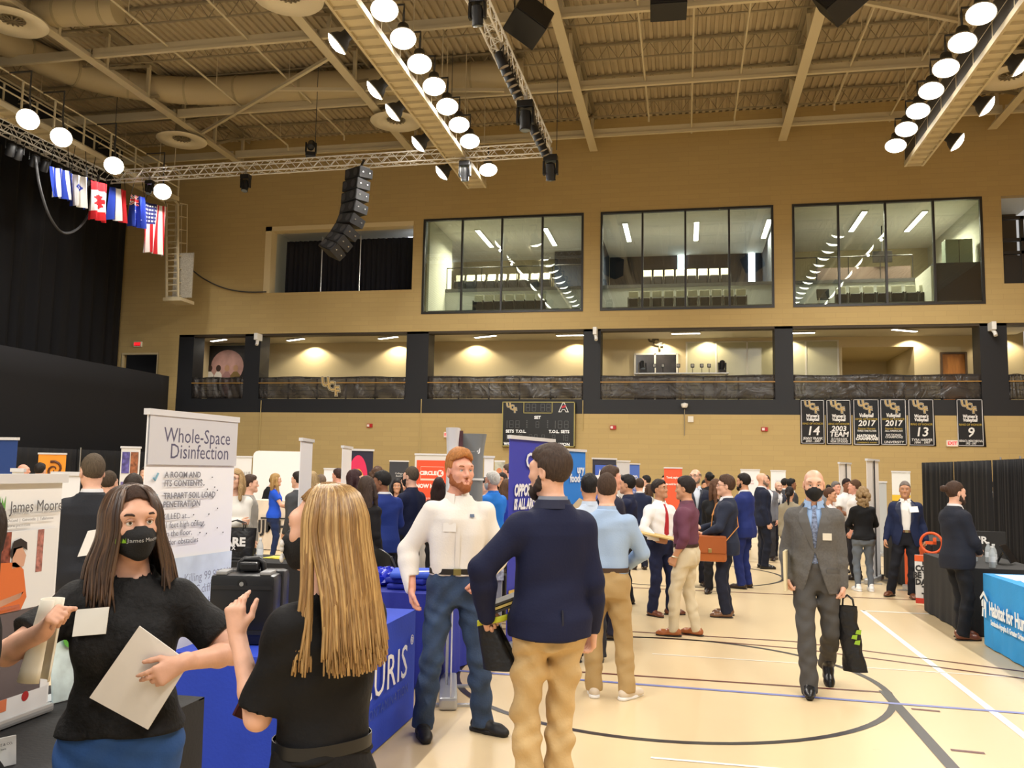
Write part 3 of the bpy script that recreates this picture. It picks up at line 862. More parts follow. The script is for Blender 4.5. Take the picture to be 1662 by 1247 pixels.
# flags hanging under the wall catwalk
FW = mat((232, 230, 226), .8); FR = mat((196, 22, 32), .8); FB = mat((30, 60, 170), .8); FN = mat((22, 30, 100), .8); FO = mat((225, 90, 40), .8)
def flag(px, py, w, h, fn, label, skew=.0, ph=0.0, X=-20.64):
    c = aX(px, py, X)
    t = thing('hanging_flag', label, 'flag', c, 0, None)
    m = MB(); nu, nv = 44, 66
    def sf(u, v):
        return (.10 * math.sin(5 * u * PI + ph + 1.2 * v) * (.35 + v) + (u - .5) * w * .52, (u - .5) * w * .85 + .05 * math.sin(3 * PI * u + ph) * v + skew * v, -v * h * (1 - .04 * math.sin(PI * u)))
    P = [[sf(i / nu, j / nv) for j in range(nv + 1)] for i in range(nu + 1)]
    for i in range(nu):
        for j in range(nv):
            m.quad(P[i][j], P[i][j + 1], P[i + 1][j + 1], P[i + 1][j], fn((i + .5) / nu, (j + .5) / nv))
    m.build('cloth', [FW, FR, FB, FN, FO], t, smooth=180)
    for u in (.02, .98):
        q = Vector(sf(u, 0)); MB().tube([q, (-.01, q.y, 12.62 - c.z)], .012, 5).build('hanging_line', BLKS, t)
def star(u, v, cu, cv, r, a=5, asp=1.0):
    du, dv = u - cu, (v - cv) * asp; rr = math.hypot(du, dv)
    return rr < r * (.62 + .38 * math.cos(a * math.atan2(du, dv)))
def f_israel(u, v):
    du, dv = (u - .52), (v - .38) * 1.6; r = math.hypot(du, dv); a = math.atan2(du, dv)
    hexa = .15 < r * (1 + .0) < .22 and True
    tri = max(abs(math.cos(a)), abs(math.cos(a - 2 * PI / 3)), abs(math.cos(a + 2 * PI / 3)))
    return 2 if u < .18 or u > .86 else (2 if r < .25 and .10 < r * tri < .17 else 0)
def f_canada(u, v):
    if v < .22 or v > .78: return 1
    du, dv = u - .5, (v - .5) * 1.5; r = math.hypot(du, dv); a = math.atan2(dv, du)
    return 1 if r < .30 * (.55 + .45 * abs(math.cos(2.5 * a)) * (.6 + .4 * abs(math.cos(7 * a)))) or (abs(dv) < .03 and du > 0 and du < .35) else 0
def f_au(u, v):
    if v < .34 and u < .55:
        a, b = (u - .27) / .27, (v - .17) / .17
        return 1 if min(abs(a), abs(b)) < .16 or abs(abs(a) - abs(b)) < .1 else (0 if min(abs(a), abs(b)) < .3 or abs(abs(a) - abs(b)) < .25 else 3)
    for cu, cv, r in ((.72, .62, .08), (.4, .74, .07), (.62, .87, .07), (.84, .74, .05), (.28, .52, .09)):
        if star(u, v, cu, cv, r, 7, 1.6): return 0
    return 2
def f_usa(u, v):
    if u < .54 and v < .42:
        return 0 if (int(u * 26) % 2 == 1 and int(v * 26) % 2 == 1) else 3
    return 1 if int(u * 13) % 2 == 0 else 0
flag(97, 274, .66, 1.0, lambda u, v: 2 if int(u * 9) % 2 == 0 else 0, 'blue and white striped flag, farthest from the ladder', .12, 0)
flag(128, 285, .62, 1.12, f_israel, 'white flag with two blue bands and a blue star', .1, 1)
flag(161, 296, .62, 1.42, f_canada, 'red and white flag with a red maple leaf', .08, 2)
flag(191, 306, .62, 1.25, lambda u, v: 2 if u < .34 else (0 if u < .67 else 1), 'blue white and red flag in three vertical bands', .06, 3)
flag(224, 318, .5, 1.25, f_au, 'blue flag with white stars and a small cross canton', .05, 4)
flag(253, 332, .95, 2.05, f_usa, 'long flag with red and white stripes and starred blue canton', .0, .6)

def cable(pts, r, label, m=None, name='cable', n=6):
    P = [Vector(p) for p in pts]; sm = []
    for i in range(len(P) - 1):
        for j in range(8):
            a = P[max(i - 1, 0)]; b = P[i]; c = P[i + 1]; d = P[min(i + 2, len(P) - 1)]; u = j / 8
            sm.append(.5 * ((2 * b) + (c - a) * u + (2 * a - 5 * b + 4 * c - d) * u * u + (3 * b - a - 3 * c + d) * u ** 3))
    sm.append(P[-1])
    return tag(MB().tube(sm, r, n).build(name, m or mat((70, 70, 72), .5), smooth=60), label, 'cable')
cable([aX(x, y, -21.2) for x, y in ((58, 255), (64, 300), (80, 350), (103, 378), (130, 368), (150, 335), (158, 300), (160, 285))], .045, 'thick grey cable loop sagging from the truss in front of the flags')
cable([aY(x, y, 34.9) for x, y in ((296, 425), (330, 452), (365, 468), (400, 474), (432, 474))], .03, 'dark cable sagging across the tan wall to the open window')
cable([aY(512, 250, 28), aY(513, 200, 28), Vector((aY(513, 200, 28).x, 28, 16.3))], .012, 'thin hanging wire above the cross truss')
for k, (px, lab) in enumerate(((728, 'beside the first catwalk end'), (902, 'above the truss corner'), (178, 'above the truss corner near the flags'))):
    p = aY(px, 270, 28); cable([(p.x, 28.18, ZTR + .15), (p.x, 28.18, 14.2), (p.x, 28.18, 16.4)], .012, 'thin steel support wire %s' % lab)
# ================================================================ things on and behind the back wall
GOLD = mat((206, 176, 116), .5)
UX, UZ = Vector((1, 0, 0)), Vector((0, 0, 1))
def monogram(mb, O, h, mi_white, mi_black, mi_gold, ux=UX, uy=UZ, white=True):
    """three interlocked slanted letters stepping down, with dark and pale outlines; axes ux, uy."""
    O = Vector(O); nz = Vector(ux).cross(Vector(uy)).normalized()
    for ch, dx, dy in (('U', -.34, .24), ('C', 0, .0), ('F', .32, -.26)):
        c = O + Vector(ux) * dx * h + Vector(uy) * dy * h
        for k, (b, mi) in enumerate(((.075, mi_white), (.048, mi_black), (.018, mi_gold))):
            if not white and k == 0: continue
            put_text(mb, ch, c + nz * (.006 + .006 * k), ux, uy, h * .66, mi, bold=b * h * .8, shear=-.12, width=.95, ext=.002)
# black band conduit top, railings
NET = None
def net_mat():
    m = bpy.data.materials.new('rail_netting'); m.use_nodes = True
    nt = m.node_tree; b = nt.nodes['Principled BSDF']; b.inputs['Roughness'].default_value = .35
    tc = nt.nodes.new('ShaderNodeTexCoord'); w = nt.nodes.new('ShaderNodeTexNoise'); w.inputs['Scale'].default_value = 1.3; w.inputs['Detail'].default_value = 3; w.inputs['Distortion'].default_value = 1.5
    nt.links.new(tc.outputs['Object'], w.inputs['Vector'])
    r = nt.nodes.new('ShaderNodeMapRange'); r.inputs[1].default_value = .35; r.inputs[2].default_value = .7; r.inputs[3].default_value = .62; r.inputs[4].default_value = .88
    nt.links.new(w.outputs['Fac'], r.inputs[0]); nt.links.new(r.outputs[0], b.inputs['Alpha'])
    b.inputs['Base Color'].default_value = (*lin((62, 58, 56)), 1)
    bp = nt.nodes.new('ShaderNodeBump'); bp.inputs['Strength'].default_value = .6; bp.inputs['Distance'].default_value = .2
    nt.links.new(w.outputs['Fac'], bp.inputs['Height']); nt.links.new(bp.outputs['Normal'], b.inputs['Normal'])
    return m
NET = net_mat()
bays = [(-21.7, -19.19, 'corner'), (-18.44, -11.66, 'second'), (-10.68, -4.06, 'third'), (-3.35, 3.5, 'fourth'), (4.19, 10.94, 'fifth'), (11.88, 13.0, 'end')]
for k, (x0, x1, nm) in enumerate(bays):
    y = YW + .12
    t = thing('guard_rail', 'black guard rail with dark netting in the %s concourse bay%s' % (nm, ', gold emblem on it' if k == 1 else ''), 'railing', ((x0 + x1) / 2, y, ZB1), 0, 'concourse guard rails')
    h = .95; c = (x0 + x1) / 2
    x0 -= c; x1 -= c
    n = max(1, round((x1 - x0) / 1.25))
    for j in range(n + 1):
        xx = x0 + .04 + (x1 - x0 - .08) * j / n
        MB().bx(xx - .03, xx + .03, -.03, .03, 0, h).build('post', BLK, t)
    MB().bx(x0, x1, -.04, .04, h - .05, h).build('top_rail', BLK, t)
    for zz in (.2, .38, .56):
        MB().bx(x0, x1, -.015, .015, zz - .015, zz + .015).build('rail', BLK, t)
    MB().bx(x0, x1, -.13, -.11, .68, .72).build('gold_rail', mat((170, 128, 62), .5), t)
    rs = random.Random(k)
    ph = [rs.uniform(0, 6) for _ in range(4)]
    MB().sheet(lambda u, v: (x0 + (x1 - x0) * u, -.07 - .025 * math.sin(21 * u + ph[0] + 3 * v) - .02 * math.sin(47 * u * (1 + .2 * v) + ph[1]), .02 + v * (h - .0 + .02 * math.sin(13 * u + ph[2]))), 60, 6, t=.004).build('netting', NET, t, smooth=180)
    if k == 1:
        m = MB(); O = aY(540, 628, YW); monogram(m, (O.x - c, -.2, O.z - ZB1), .82, 0, 1, 2)
        m.build('letter_emblem', [mat((226, 214, 190), .6), BLACK, GOLD], t)
# scoreboard
a, b = aY(814.5, 725, 34.8), aY(933.5, 652.5, 34.8)
x0, x1, z0, z1 = a.x, b.x, b.z - (a.z * 0 + 1.84), b.z
t = thing('scoreboard', 'black electronic scoreboard with unlit digits on the tan wall', 'scoreboard', ((x0 + x1) / 2, 34.9, z0))
w, h = x1 - x0, z1 - z0
MB().bx(-w / 2, w / 2, -.14, .09, 0, h).build('cabinet', mat((12, 12, 13), .4), t)
m = MB()
for aa in ((-w / 2, -w / 2 + .035, 0, h), (w / 2 - .035, w / 2, 0, h), (-w / 2, w / 2, 0, .035), (-w / 2, w / 2, h - .035, h)): m.bx(aa[0], aa[1], -.16, -.13, aa[2], aa[3])
cx0, cx1, cz0, cz1 = -w * .205, w * .195, h * .74, h * .985
for aa in ((cx0, cx0 + .03, cz0, cz1), (cx1 - .03, cx1, cz0, cz1), (cx0, cx1, cz0, cz0 + .03)): m.bx(aa[0], aa[1], -.16, -.13, aa[2], aa[3])
m.build('gold_border', mat((176, 164, 96), .5), t)
def seg(px, pz, s, d='8', mi=0):
    m = MB()
    ws, hs, tt = .55 * s, s, .07 * s
    A = dict(a=(-ws / 2, ws / 2, hs - tt, hs), g=(-ws / 2, ws / 2, hs / 2 - tt / 2, hs / 2 + tt / 2), d=(-ws / 2, ws / 2, 0, tt), f=(-ws / 2, -ws / 2 + tt, hs / 2, hs), e=(-ws / 2, -ws / 2 + tt, 0, hs / 2), b=(ws / 2 - tt, ws / 2, hs / 2, hs), c=(ws / 2 - tt, ws / 2, 0, hs / 2))
    for k in ('abcdefg' if d == '8' else 'bc'):
        q = A[k]; m.bx(px + q[0], px + q[1], -.15, -.14, pz + q[2], pz + q[3], mi)
    m.build('digit', mat((88, 90, 92), .5), t)
for u in (.355, .44, .56, .64): seg(-w / 2 + u * w, h * .785, h * .17)
for u in (.13, .215): seg(-w / 2 + u * w, h * .41, h * .17); seg(-w / 2 + (u + .67) * w, h * .41, h * .17)
seg(-w / 2 + .045 * w, h * .41, h * .17, '1'); seg(-w / 2 + .71 * w, h * .41, h * .17, '1')
for u in (.49,): seg(-w / 2 + u * w, h * .42, h * .14)
for u in (.12, .26, .40, .47, .57, .715, .89): seg(-w / 2 + u * w, h * .14, h * .13)
for u in (.05, .83): seg(-w / 2 + u * w, h * .14, h * .13, '1')
m = MB()
for u in (.345, .63):
    for q in (.42, .47, .52, .56): m.bx(-w / 2 + u * w - .02, -w / 2 + u * w + .02, -.15, -.14, h * q, h * q + .05)
m.build('period_dots', mat((88, 90, 92), .5), t)
m = MB()
for txt, u, v in (('SET', .49, .645), ('SETS', .11, .335), ('T.O.L.', .265, .335), ('T.O.L.', .72, .335), ('SETS', .87, .335), ('WON', .105, .055), ('WON', .86, .055)):
    put_text(m, txt, (-w / 2 + u * w, -.145, h * v), UX, UZ, .17, 0, bold=.006)
m.build('lettering', mat((236, 236, 236), .5, emit=.25), t)
m = MB(); monogram(m, (-w * .36, -.145, h * .865), .42, 0, 1, 2); m.build('letter_emblem', [mat((236, 230, 214), .5), BLACK, GOLD], t)
m = MB(); put_text(m, 'A', (w * .345, -.147, h * .865), UX, UZ, .48, 0, bold=.035); put_text(m, 'A', (w * .345, -.152, h * .865), UX, UZ, .46, 1, bold=.012)
m.quad((w * .345 - .07, -.157, h * .85), (w * .345 + .09, -.157, h * .88), (w * .345 + .09, -.157, h * .93), (w * .345 - .07, -.157, h * .9), 2)
m.build('letter_badge', [mat((236, 236, 236), .5), mat((40, 40, 52), .5), mat((190, 30, 50), .5)], t)

# honour banners
def honour_banner(px0, px1, py0, py1, lines, label, dk=(22, 22, 26), drop=0.0):
    A, B = aY(px0, py1, 34.85), aY(px1, py0, 34.85)
    w, h = B.x - A.x, B.z - A.z
    t = thing('hanging_banner', label, 'banner', ((A.x + B.x) / 2, 34.965, A.z), 0, 'black honour banners')
    MB().sheet(lambda u, v: ((u - .5) * w + .02 * (1 - v) * drop, .01 + .012 * math.sin(u * 5 + v * 3), v * h), 10, 12, t=.006).build('cloth', mat(dk, .7), t, smooth=180)
    m = MB(); e = .03; f = .045
    for aa in ((-w / 2 + e, w / 2 - e, e, f + .01), (-w / 2 + e, w / 2 - e, h - f - .01, h - e), (-w / 2 + e, -w / 2 + f + .01, e, h - e), (w / 2 - f - .01, w / 2 - e, e, h - e)): m.bx(aa[0], aa[1], -.016, -.012, aa[2], aa[3])
    m.build('pale_border', mat((200, 200, 204), .6), t)
    m = MB(); monogram(m, (0, -.018, h * .83), .5, 0, 1, 2)
    m.build('letter_emblem', [mat((226, 222, 212), .6), BLACK, GOLD], t)
    for txt, v, s, gold in lines:
        m = MB(); put_text(m, txt, (0, -.022, h * v), UX, UZ, s, 0, bold=.008 if s > .13 else .002, shear=.15, width=min(1.0, w * .84 / (s * .62 * max(len(q) for q in txt.split('\n')))), lines=.8)
        m.build('gold_lettering' if gold else 'white_lettering', mat((176, 152, 60), .6) if gold else mat((232, 232, 232), .6), t)
    MB().tube([(-w / 2, 0, h), (w / 2, 0, h)], .02, 6).build('top_rod', BLK, t)
wv = "Women's\nVolleyball"
honour_banner(1300, 1339, 648, 721, [(wv, .59, .17, 0), ('RING OF HONOR', .455, .11, 1), ('14', .29, .48, 0), ('JENNY FRANK\n2003 - 2007', .10, .13, 0)], 'black honour banner with white numeral 14')
honour_banner(1342, 1382, 648, 722, [(wv, .59, .17, 0), ('RING OF HONOR', .455, .11, 1), ('2003\nTEAM', .29, .27, 0), ('22-7 (10-0 A-SUN)\nNCAA 1ST ROUND', .10, .12, 0)], 'black honour banner reading 2003 team in white')
honour_banner(1386, 1428, 647, 723, [('Volleyball', .64, .2, 0), ('RING OF HONOR', .56, .11, 1), ('2017', .47, .3, 0), ('Season Honors', .36, .12, 1), ('THREE-TIME PLAYER', .31, .09, 0), ('NATIONAL\nCHAMPIONS', .17, .14, 0), ('CONFERENCE AWARD', .06, .07, 1)], 'black honour banner reading 2017, nearer the 2003 team banner', (18, 24, 32))
honour_banner(1430, 1472, 647, 723, [('Volleyball', .64, .2, 0), ('RING OF HONOR', .56, .11, 1), ('2017', .47, .3, 0), ('Season Honors', .36, .12, 1), ('ALL-AMERICAN', .31, .09, 0), ('NATIONAL\nCHAMPIONS', .2, .11, 0), ('UNIVERSITY', .07, .13, 0)], 'black honour banner reading 2017, beside the numeral 13 banner', (18, 24, 32))
honour_banner(1476, 1517, 647, 724, [(wv, .59, .17, 0), ('RING OF HONOR', .455, .11, 1), ('13', .29, .48, 0), ('TYRA HARPER\n1994 - 1997', .10, .13, 0)], 'black honour banner with white numeral 13', drop=2)
honour_banner(1555, 1597, 647, 725, [(wv, .59, .17, 0), ('RING OF HONOR', .455, .11, 1), ('9', .29, .5, 0), ('RENATA MENCHIKOVA\n1993 - 1997', .09, .12, 0)], 'black honour banner with white numeral 9, apart from the others', drop=3)
def exit_sign(px, py, label, lit):
    p = aY(px, py, 34.948)
    t = thing('exit_sign', label, 'sign', p)
    MB().rbox((0, 0, 0), (.4, .1, .24), .015).build('case', mat((232, 224, 206), .5), t)
    MB().bx(-.16, .16, -.06, -.05, -.09, .09).build('face', mat((250, 190, 180) if not lit else (150, 20, 26), .4, emit=.5), t)
    m = MB(); put_text(m, 'EXIT', (0, -.062, 0), UX, UZ, .16, 0, bold=.006); m.build('lettering', mat((225, 30, 36), .4, emit=2.5 if lit else .8), t)
exit_sign(224, 559, 'glowing red exit sign above the corner doorway', True)
exit_sign(1545, 720, 'pale exit sign with red letters between two honour banners', False)
exit_sign(728, 706, 'pink exit sign low on the wall behind the white column display', False)
for px, py, lab in ((600, 691, 'above the bright orange banner'), (995, 694, 'beside the scoreboard'), (1241, 697, 'beside the honour banners')):
    p = aY(px, py, 34.96); t = thing('fire_alarm', 'small red fire alarm on tan wall %s' % lab, 'alarm', p, 0, 'red fire alarms')
    MB().rbox((0, 0, 0), (.24, .08, .16), .01).build('housing', mat((176, 24, 26), .4), t)
    MB().bx(-.1, .0, -.06, -.04, -.05, .05).build('strobe', mat((235, 225, 215), .2), t)
for px, py, Y, lab in ((418, 550, 34.7, 'corner'), (966, 541, 34.7, 'middle'), (1611, 533, 34.7, 'end')):
    p = aY(px, py, Y); t = thing('wall_camera', 'white bracketed camera on the %s black pillar' % lab, 'camera', p, 0, 'white pillar cameras')
    MB().rbox((0, .05, .08), (.16, .5, .3), .02).build('housing', WHITE, t)
    MB().tube([(0, 0, -.05), (.05, -.1, -.2), (.05, -.15, -.3)], .07, 10).build('lens_tube', WHITE, t, smooth=60)
    MB().bx(-.03, .03, .1, .3, -.05, .05).build('bracket', WHITE, t)
p = aY(1111, 658, 34.86); t = thing('dome_camera', 'white dome camera on a drop pipe below the black band', 'camera', p)
MB().lathe([(.02, -.12), (.1, -.09), (.14, 0), (.14, .06), (.02, .1)], n=18).build('dome', WHITE, t, smooth=60)
MB().lathe([(.01, -.15), (.06, -.12), (.08, -.08)], n=14).build('lens', BLK, t)
MB().tube([(0, .1, -.1), (0, .1, -1.2)], .02, 6).build('conduit', mat((150, 140, 120), .5), t)
MB().rbox((.24, .1, -.55), (.22, .06, .24), .01).build('junction_box', mat((226, 220, 206), .5), t)
for k, (px, py) in enumerate(((424, 650), (684, 648), (946, 650))):
    q0 = aY(px, py, 34.94); m = MB(); m.tube([q0, q0 + Vector((0, 0, -2.3 if k != 2 else -1.2))], .018, 6)
    tag(m.build('wall_conduit', mat((196, 176, 120), .6)), 'thin tan conduit running down wall below the %s black pillar' % ('corner', 'second', 'middle')[k], 'pipe')

# emblem on the concourse wall, mural and concourse lights
p = aY(1065, 556, 37.92); t = thing('wall_emblem', 'dark three letter emblem mounted above concourse double doors', 'sign', p)
m = MB(); monogram(m, (0, 0, 0), .62, 0, 0, 1, white=False); m.build('letters', [mat((34, 30, 28), .5), mat((96, 84, 60), .5)], t)
a, b = aY(313, 646, 37.5), aY(399, 556, 37.5)
t = thing('wall_mural', 'dark sports mural with white shirted players in the corner bay', 'mural', ((a.x + b.x) / 2, 37.6, 4.62))
w, h = b.x - a.x + 1.0, 2.75
MB().bx(-w / 2, w / 2, 0, .05, 0, h).build('panel', mat((24, 20, 22), .5), t)
m = MB(); m.prism([(.35 + .85 * math.cos(q * PI / 12), 1.75 + .8 * math.sin(q * PI / 12)) for q in range(24)], (0, -.004, 0), UX, UZ, .003, 0)
m.build('pale_disc', mat((176, 136, 130), .7, noise=(2, .2)), t)
rs = random.Random(4)
for k, (u, s, c) in enumerate(((-1.1, 1.0, 0), (-.55, 1.0, 0), (-.1, .9, 1), (.35, .95, 2), (.8, 1.15, 3))):
    m = MB(); z = .9
    m.prism([(u - .22 * s, z - .6), (u + .22 * s, z - .6), (u + .2 * s, z + .45), (u + .08, z + .6), (u - .1, z + .6), (u - .24 * s, z + .4)], (0, -.008, 0), UX, UZ, .003, 0)
    m.prism([(u + .13 * math.cos(q * PI / 6), z + .76 + .16 * math.sin(q * PI / 6)) for q in range(12)], (0, -.010, 0), UX, UZ, .003, 1)
    m.bar((u + .1, -.01, z + .3), (u + .5, -.01, z + .05), .1, .004, mi=2)
    m.build('painted_figure', [mat(((226, 220, 214), (220, 214, 208), (150, 110, 110), (120, 96, 50))[c if c < 3 else 3], .7), mat((56, 36, 30), .7) if k < 3 else mat((170, 130, 100), .7), mat((180, 130, 104), .7)], t)
# stage lights standing on a table in the fourth concourse bay
Yt = 36.1
a = aY(1030, 607, Yt); b = aY(1182, 607, Yt)
t = thing('equipment_table', 'white topped equipment table behind the guard rail netting', 'table', ((a.x + b.x) / 2, Yt, ZB1))
hh = a.z - ZB1; ww = b.x - a.x
MB().bx(-ww / 2, ww / 2, -.35, .35, hh - .04, hh).build('tabletop', WHITE, t)
for sx in (-.48, 0, .48):
    for sy in (-.3, .3): MB().tube([(sx * ww, sy, 0), (sx * ww, sy, hh - .04)], .02, 6).build('leg', mat((120, 118, 112), .5), t)
for k, px in enumerate((1062, 1076, 1101, 1124, 1139, 1151)):
    p = aY(px, 607, Yt); t = thing('stand_light', 'small black square work light on the equipment table, %s from the doors' % ORD[k], 'light', (p.x, Yt, p.z), 0, 'square work lights')
    MB().rbox((0, 0, .34), (.15, .1, .16), .02).build('head', BLK, t)
    MB().bx(-.05, .05, -.06, -.05, .29, .39).build('lens', mat((150, 146, 136), .2), t)
    MB().tube([(0, 0, 0), (0, 0, .26)], .014, 6).build('stem', BLKS, t)
    MB().lathe([(.06, 0), (.06, .015), (.01, .02)], n=12).build('foot', BLKS, t)
for px, lab in ((1043, 'near the double doors'), (1172, 'at far end of the table')):
    p = aY(px, 607, Yt); moving_head((p.x, Yt, p.z + .02), R(15), R(20 if px > 1100 else -30), 'black moving light standing on the equipment table %s' % lab, .85, True)

# curtain in the open window, with its poles
def drape(name, a, b, z0, z1, label, folds=10, amp=.08, m=None, cat='curtain', grp=None, y_sign=1):
    a, b = Vector(a), Vector(b); d = (b - a); L = d.length; d.normalize(); n = Vector((-d.y, d.x, 0)) * y_sign
    mb = MB()
    rs = random.Random(int(abs(a.x * 37 + a.y * 11)))
    ph = [rs.uniform(0, 6.28) for _ in range(5)]
    N = int(max(24, folds * 8))
    def f(u, v):
        q = amp * (.45 * math.sin(2 * PI * folds * u + ph[0]) + .3 * math.sin(2 * PI * folds * .43 * u + ph[1]) + .2 * math.sin(2 * PI * folds * 1.7 * u + ph[2] + v)) * (1.0 - .35 * v)
        p = a + d * (u * L) + n * q
        return (p.x, p.y, z0 + (z1 - z0) * v)
    mb.sheet(f, N, 6, t=.01)
    o = mb.build(name, m or mat((20, 20, 24), .95, sheen=.0), smooth=180)
    return tag(o, label, cat, grp)
drape('window_curtain', (-18.0, 36.3, 0), (-11.85, 36.3, 0), 9.3, 12.0, 'black curtain across the open window behind the curved speaker array', 26, .12, mat((24, 24, 32), .9))
for k, px in enumerate((445, 524, 586)):
    p = aY(px, 400, 36.1); m = MB(); m.tube([(p.x, 36.05, 9.4), (p.x, 36.05, 12.1)], .03, 6)
    tag(m.build('curtain_pole', CHROME), 'pale upright pole in front of open window curtain, %s from the corner' % ORD[k], 'pole', 'open window curtain poles')

# suite seats
def make_seat():
    t = thing('theatre_seat', 'x', 'seat', (0, 0, 0))
    MB().rbox((0, .16, .72), (.41, .06, .5), .03, (R(-10), 0, 0)).build('back_panel', mat((208, 204, 180), .6), t)
    MB().rbox((0, .0, .42), (.39, .12, .42), .05, (R(14), 0, 0)).build('seat_pad', mat((26, 26, 30), .8), t)
    for sx in (-.225, .225): MB().rbox((sx, .05, .34), (.03, .3, .66), .015).build('arm_frame', BLK, t)
    return t
proto = make_seat(); first = True
def seat_row(px0, px1, n, py, Y, z, lab, grp):
    global first
    a, b = aY(px0, py, Y), aY(px1, py, Y)
    for k in range(n):
        x = a.x + (b.x - a.x) * k / max(n - 1, 1)
        M = Matrix.Translation((x, Y, z)); L = lab % ORD[k]
        if first:
            setm(proto, M); proto['label'] = L; proto['group'] = grp; first = False
        else: dup(proto, M, L, grp)
seat_row(776, 877, 7, 495, 36.7, 8.45, 'pale backed theatre seat, lower row of first suite, %s from the corner side', 'lower seats of first suite')
seat_row(745, 885, 9, 462, 39.2, 9.95, 'pale backed theatre seat, upper row of first suite, %s from the corner side', 'upper seats of first suite')
seat_row(1028, 1203, 10, 490, 36.7, 8.45, 'pale backed theatre seat, lower row of middle suite, %s along', 'lower seats of middle suite')
seat_row(1050, 1178, 8, 455, 39.2, 9.95, 'pale backed theatre seat, upper row of middle suite, %s along', 'upper seats of middle suite')
seat_row(1366, 1503, 7, 490, 36.7, 8.45, 'pale backed theatre seat in the end suite, %s along', 'seats of end suite')
p = aY(1337, 485, 36.7); t = thing('stacking_chair', 'black moulded chair apart from the seat row in end suite', 'chair', (p.x, 36.7, 8.46))
MB().rbox((0, .2, .68), (.5, .04, .42), .03, (R(-12), 0, 0)).build('backrest', BLK, t); MB().rbox((0, 0, .44), (.48, .46, .05), .02).build('seat', BLK, t)
for sx in (-.2, .2):
    for sy in (-.2, .2): MB().tube([(sx, sy, 0), (sx, sy, .42)], .016, 6).build('leg', CHROME, t)
# hand rails in the suites
for x0, x1, z, lab in ((-10.8, -4.2, 10.95, 'first'), (4.3, 9.4, 10.95, 'end')):
    t = thing('suite_rail', 'thin dark hand rail along upper tier of the %s suite' % lab, 'railing', ((x0 + x1) / 2, 38.05, 9.86))
    c = (x0 + x1) / 2
    MB().tube([(x0 - c, 0, z - 9.86), (x1 - c, 0, z - 9.86)], .025, 6).build('top_rail', BLK, t)
    for q in (0, .25, .5, .75, 1): MB().tube([(x0 - c + (x1 - x0) * q, 0, 0), (x0 - c + (x1 - x0) * q, 0, z - 9.86)], .02, 6).build('post', BLK, t)
p = aY(1432, 417, 39.0); t = thing('monitor', 'black television screen hanging in the end suite', 'television', (p.x, 39.0, p.z))
MB().rbox((0, 0, 0), (.8, .08, .5), .015).build('screen', BLKS, t); MB().tube([(0, 0, .2), (0, 0, ZW1 + .1 - p.z)], .025, 6).build('ceiling_pole', BLK, t)
p = aY(1565, 440, 36.4); t = thing('storage_cabinet', 'grey green cabinet on the booth in the end suite', 'cabinet', (p.x - .25, 36.35, 10.02))
MB().rbox((0, 0, .52), (1.0, .5, 1.04), .02).build('body', mat((132, 146, 128), .5), t); MB().bx(-.01, .01, -.27, -.25, .05, 1.0).build('door_gap', BLK, t)

# curtains of the far side wall: upper blacks and the free standing black divider in front
BLKD = mat((17, 17, 21), .95)
drape('stage_curtain', (-25.3, 9, 0), (-25.3, 22, 0), .05, 12.3, 'black full height stage curtain over far side wall, nearer half', 16, .25, BLKD, grp='stage curtains')
drape('stage_curtain', (-25.3, 22.05, 0), (-25.3, 34.8, 0), .05, 13.6, 'black full height stage curtain over far side wall, corner half', 16, .25, BLKD, grp='stage curtains')
drape('stage_divider', (-21.0, 12, 0), (-21.0, 32.2, 0), .05, 5.3, 'black free standing divider curtain below the flags', 4, .06, mat((15, 15, 20), .95))
# ================================================================ booths: drapes, banners, tables and what lies on them
def fl_pt(px, D, z=0.0):
    p = CAM + ray(px, 762) * D
    return Vector((p.x, p.y, z))
LX, LZ_ = Vector((1, 0, 0)), Vector((0, 0, 1))
ALG = mat((196, 198, 200), .35, .6)
def banner(A, B, zt, zb, col, label, draw=None, base=True, cat='banner', name='roll_up_banner', rail=(214, 214, 216), grp=None, bow=0.0):
    """A, B: floor points of the left and right edge as read from the front."""
    A, B = Vector(A), Vector(B); d = B - A; w = math.hypot(d.x, d.y); rz = math.atan2(d.y, d.x); c = (A + B) / 2
    t = thing(name, label, cat, (c.x, c.y, 0 if base else zb), rz, grp)
    z0 = 0 if base else zb
    h0, h1 = (.09 if base else .03), zt - z0
    MB().sheet(lambda u, v: ((u - .5) * w, bow * math.sin(PI * v), h0 + (h1 - h0) * v), 2, 6, t=.008).build('panel', mat(col, .45), t)
    MB().bx(-w / 2 - .01, w / 2 + .01, -.02, .025, h1 - .01, h1 + .025).build('top_rail', mat(rail, .4), t)
    b = MB().rbox((0, .02, .045), (w + .03, .13, .085), .02).build('base_cassette', ALG, t) if base else MB().rbox((0, .02, .02), (w + .02, .09, .035), .012).build('base_cassette', ALG, t)
    if base:
        f = MB()
        for sx in (-.36, .36): f.bx(sx * w - .02, sx * w + .02, -.16, .2, 0, .018)
        f.build('feet', ALG, b)
    MB().tube([(0, .035, .06), (0, .035, h1)], .011, 6).build('support_pole', ALG, t)
    if draw:
        draw(t, w, h1, lambda x, z: Vector((x * w, -.012 + bow * math.sin(PI * z), h0 + (h1 - h0) * z)))
    return t
def letters(t, items, col, name='lettering', emit=0.0):
    for txt, p, s, k in items:
        m = MB(); put_text(m, txt, p, LX, LZ_, s, 0, ext=.0003, **k)
        m.build(name, mat(col, .5), t)
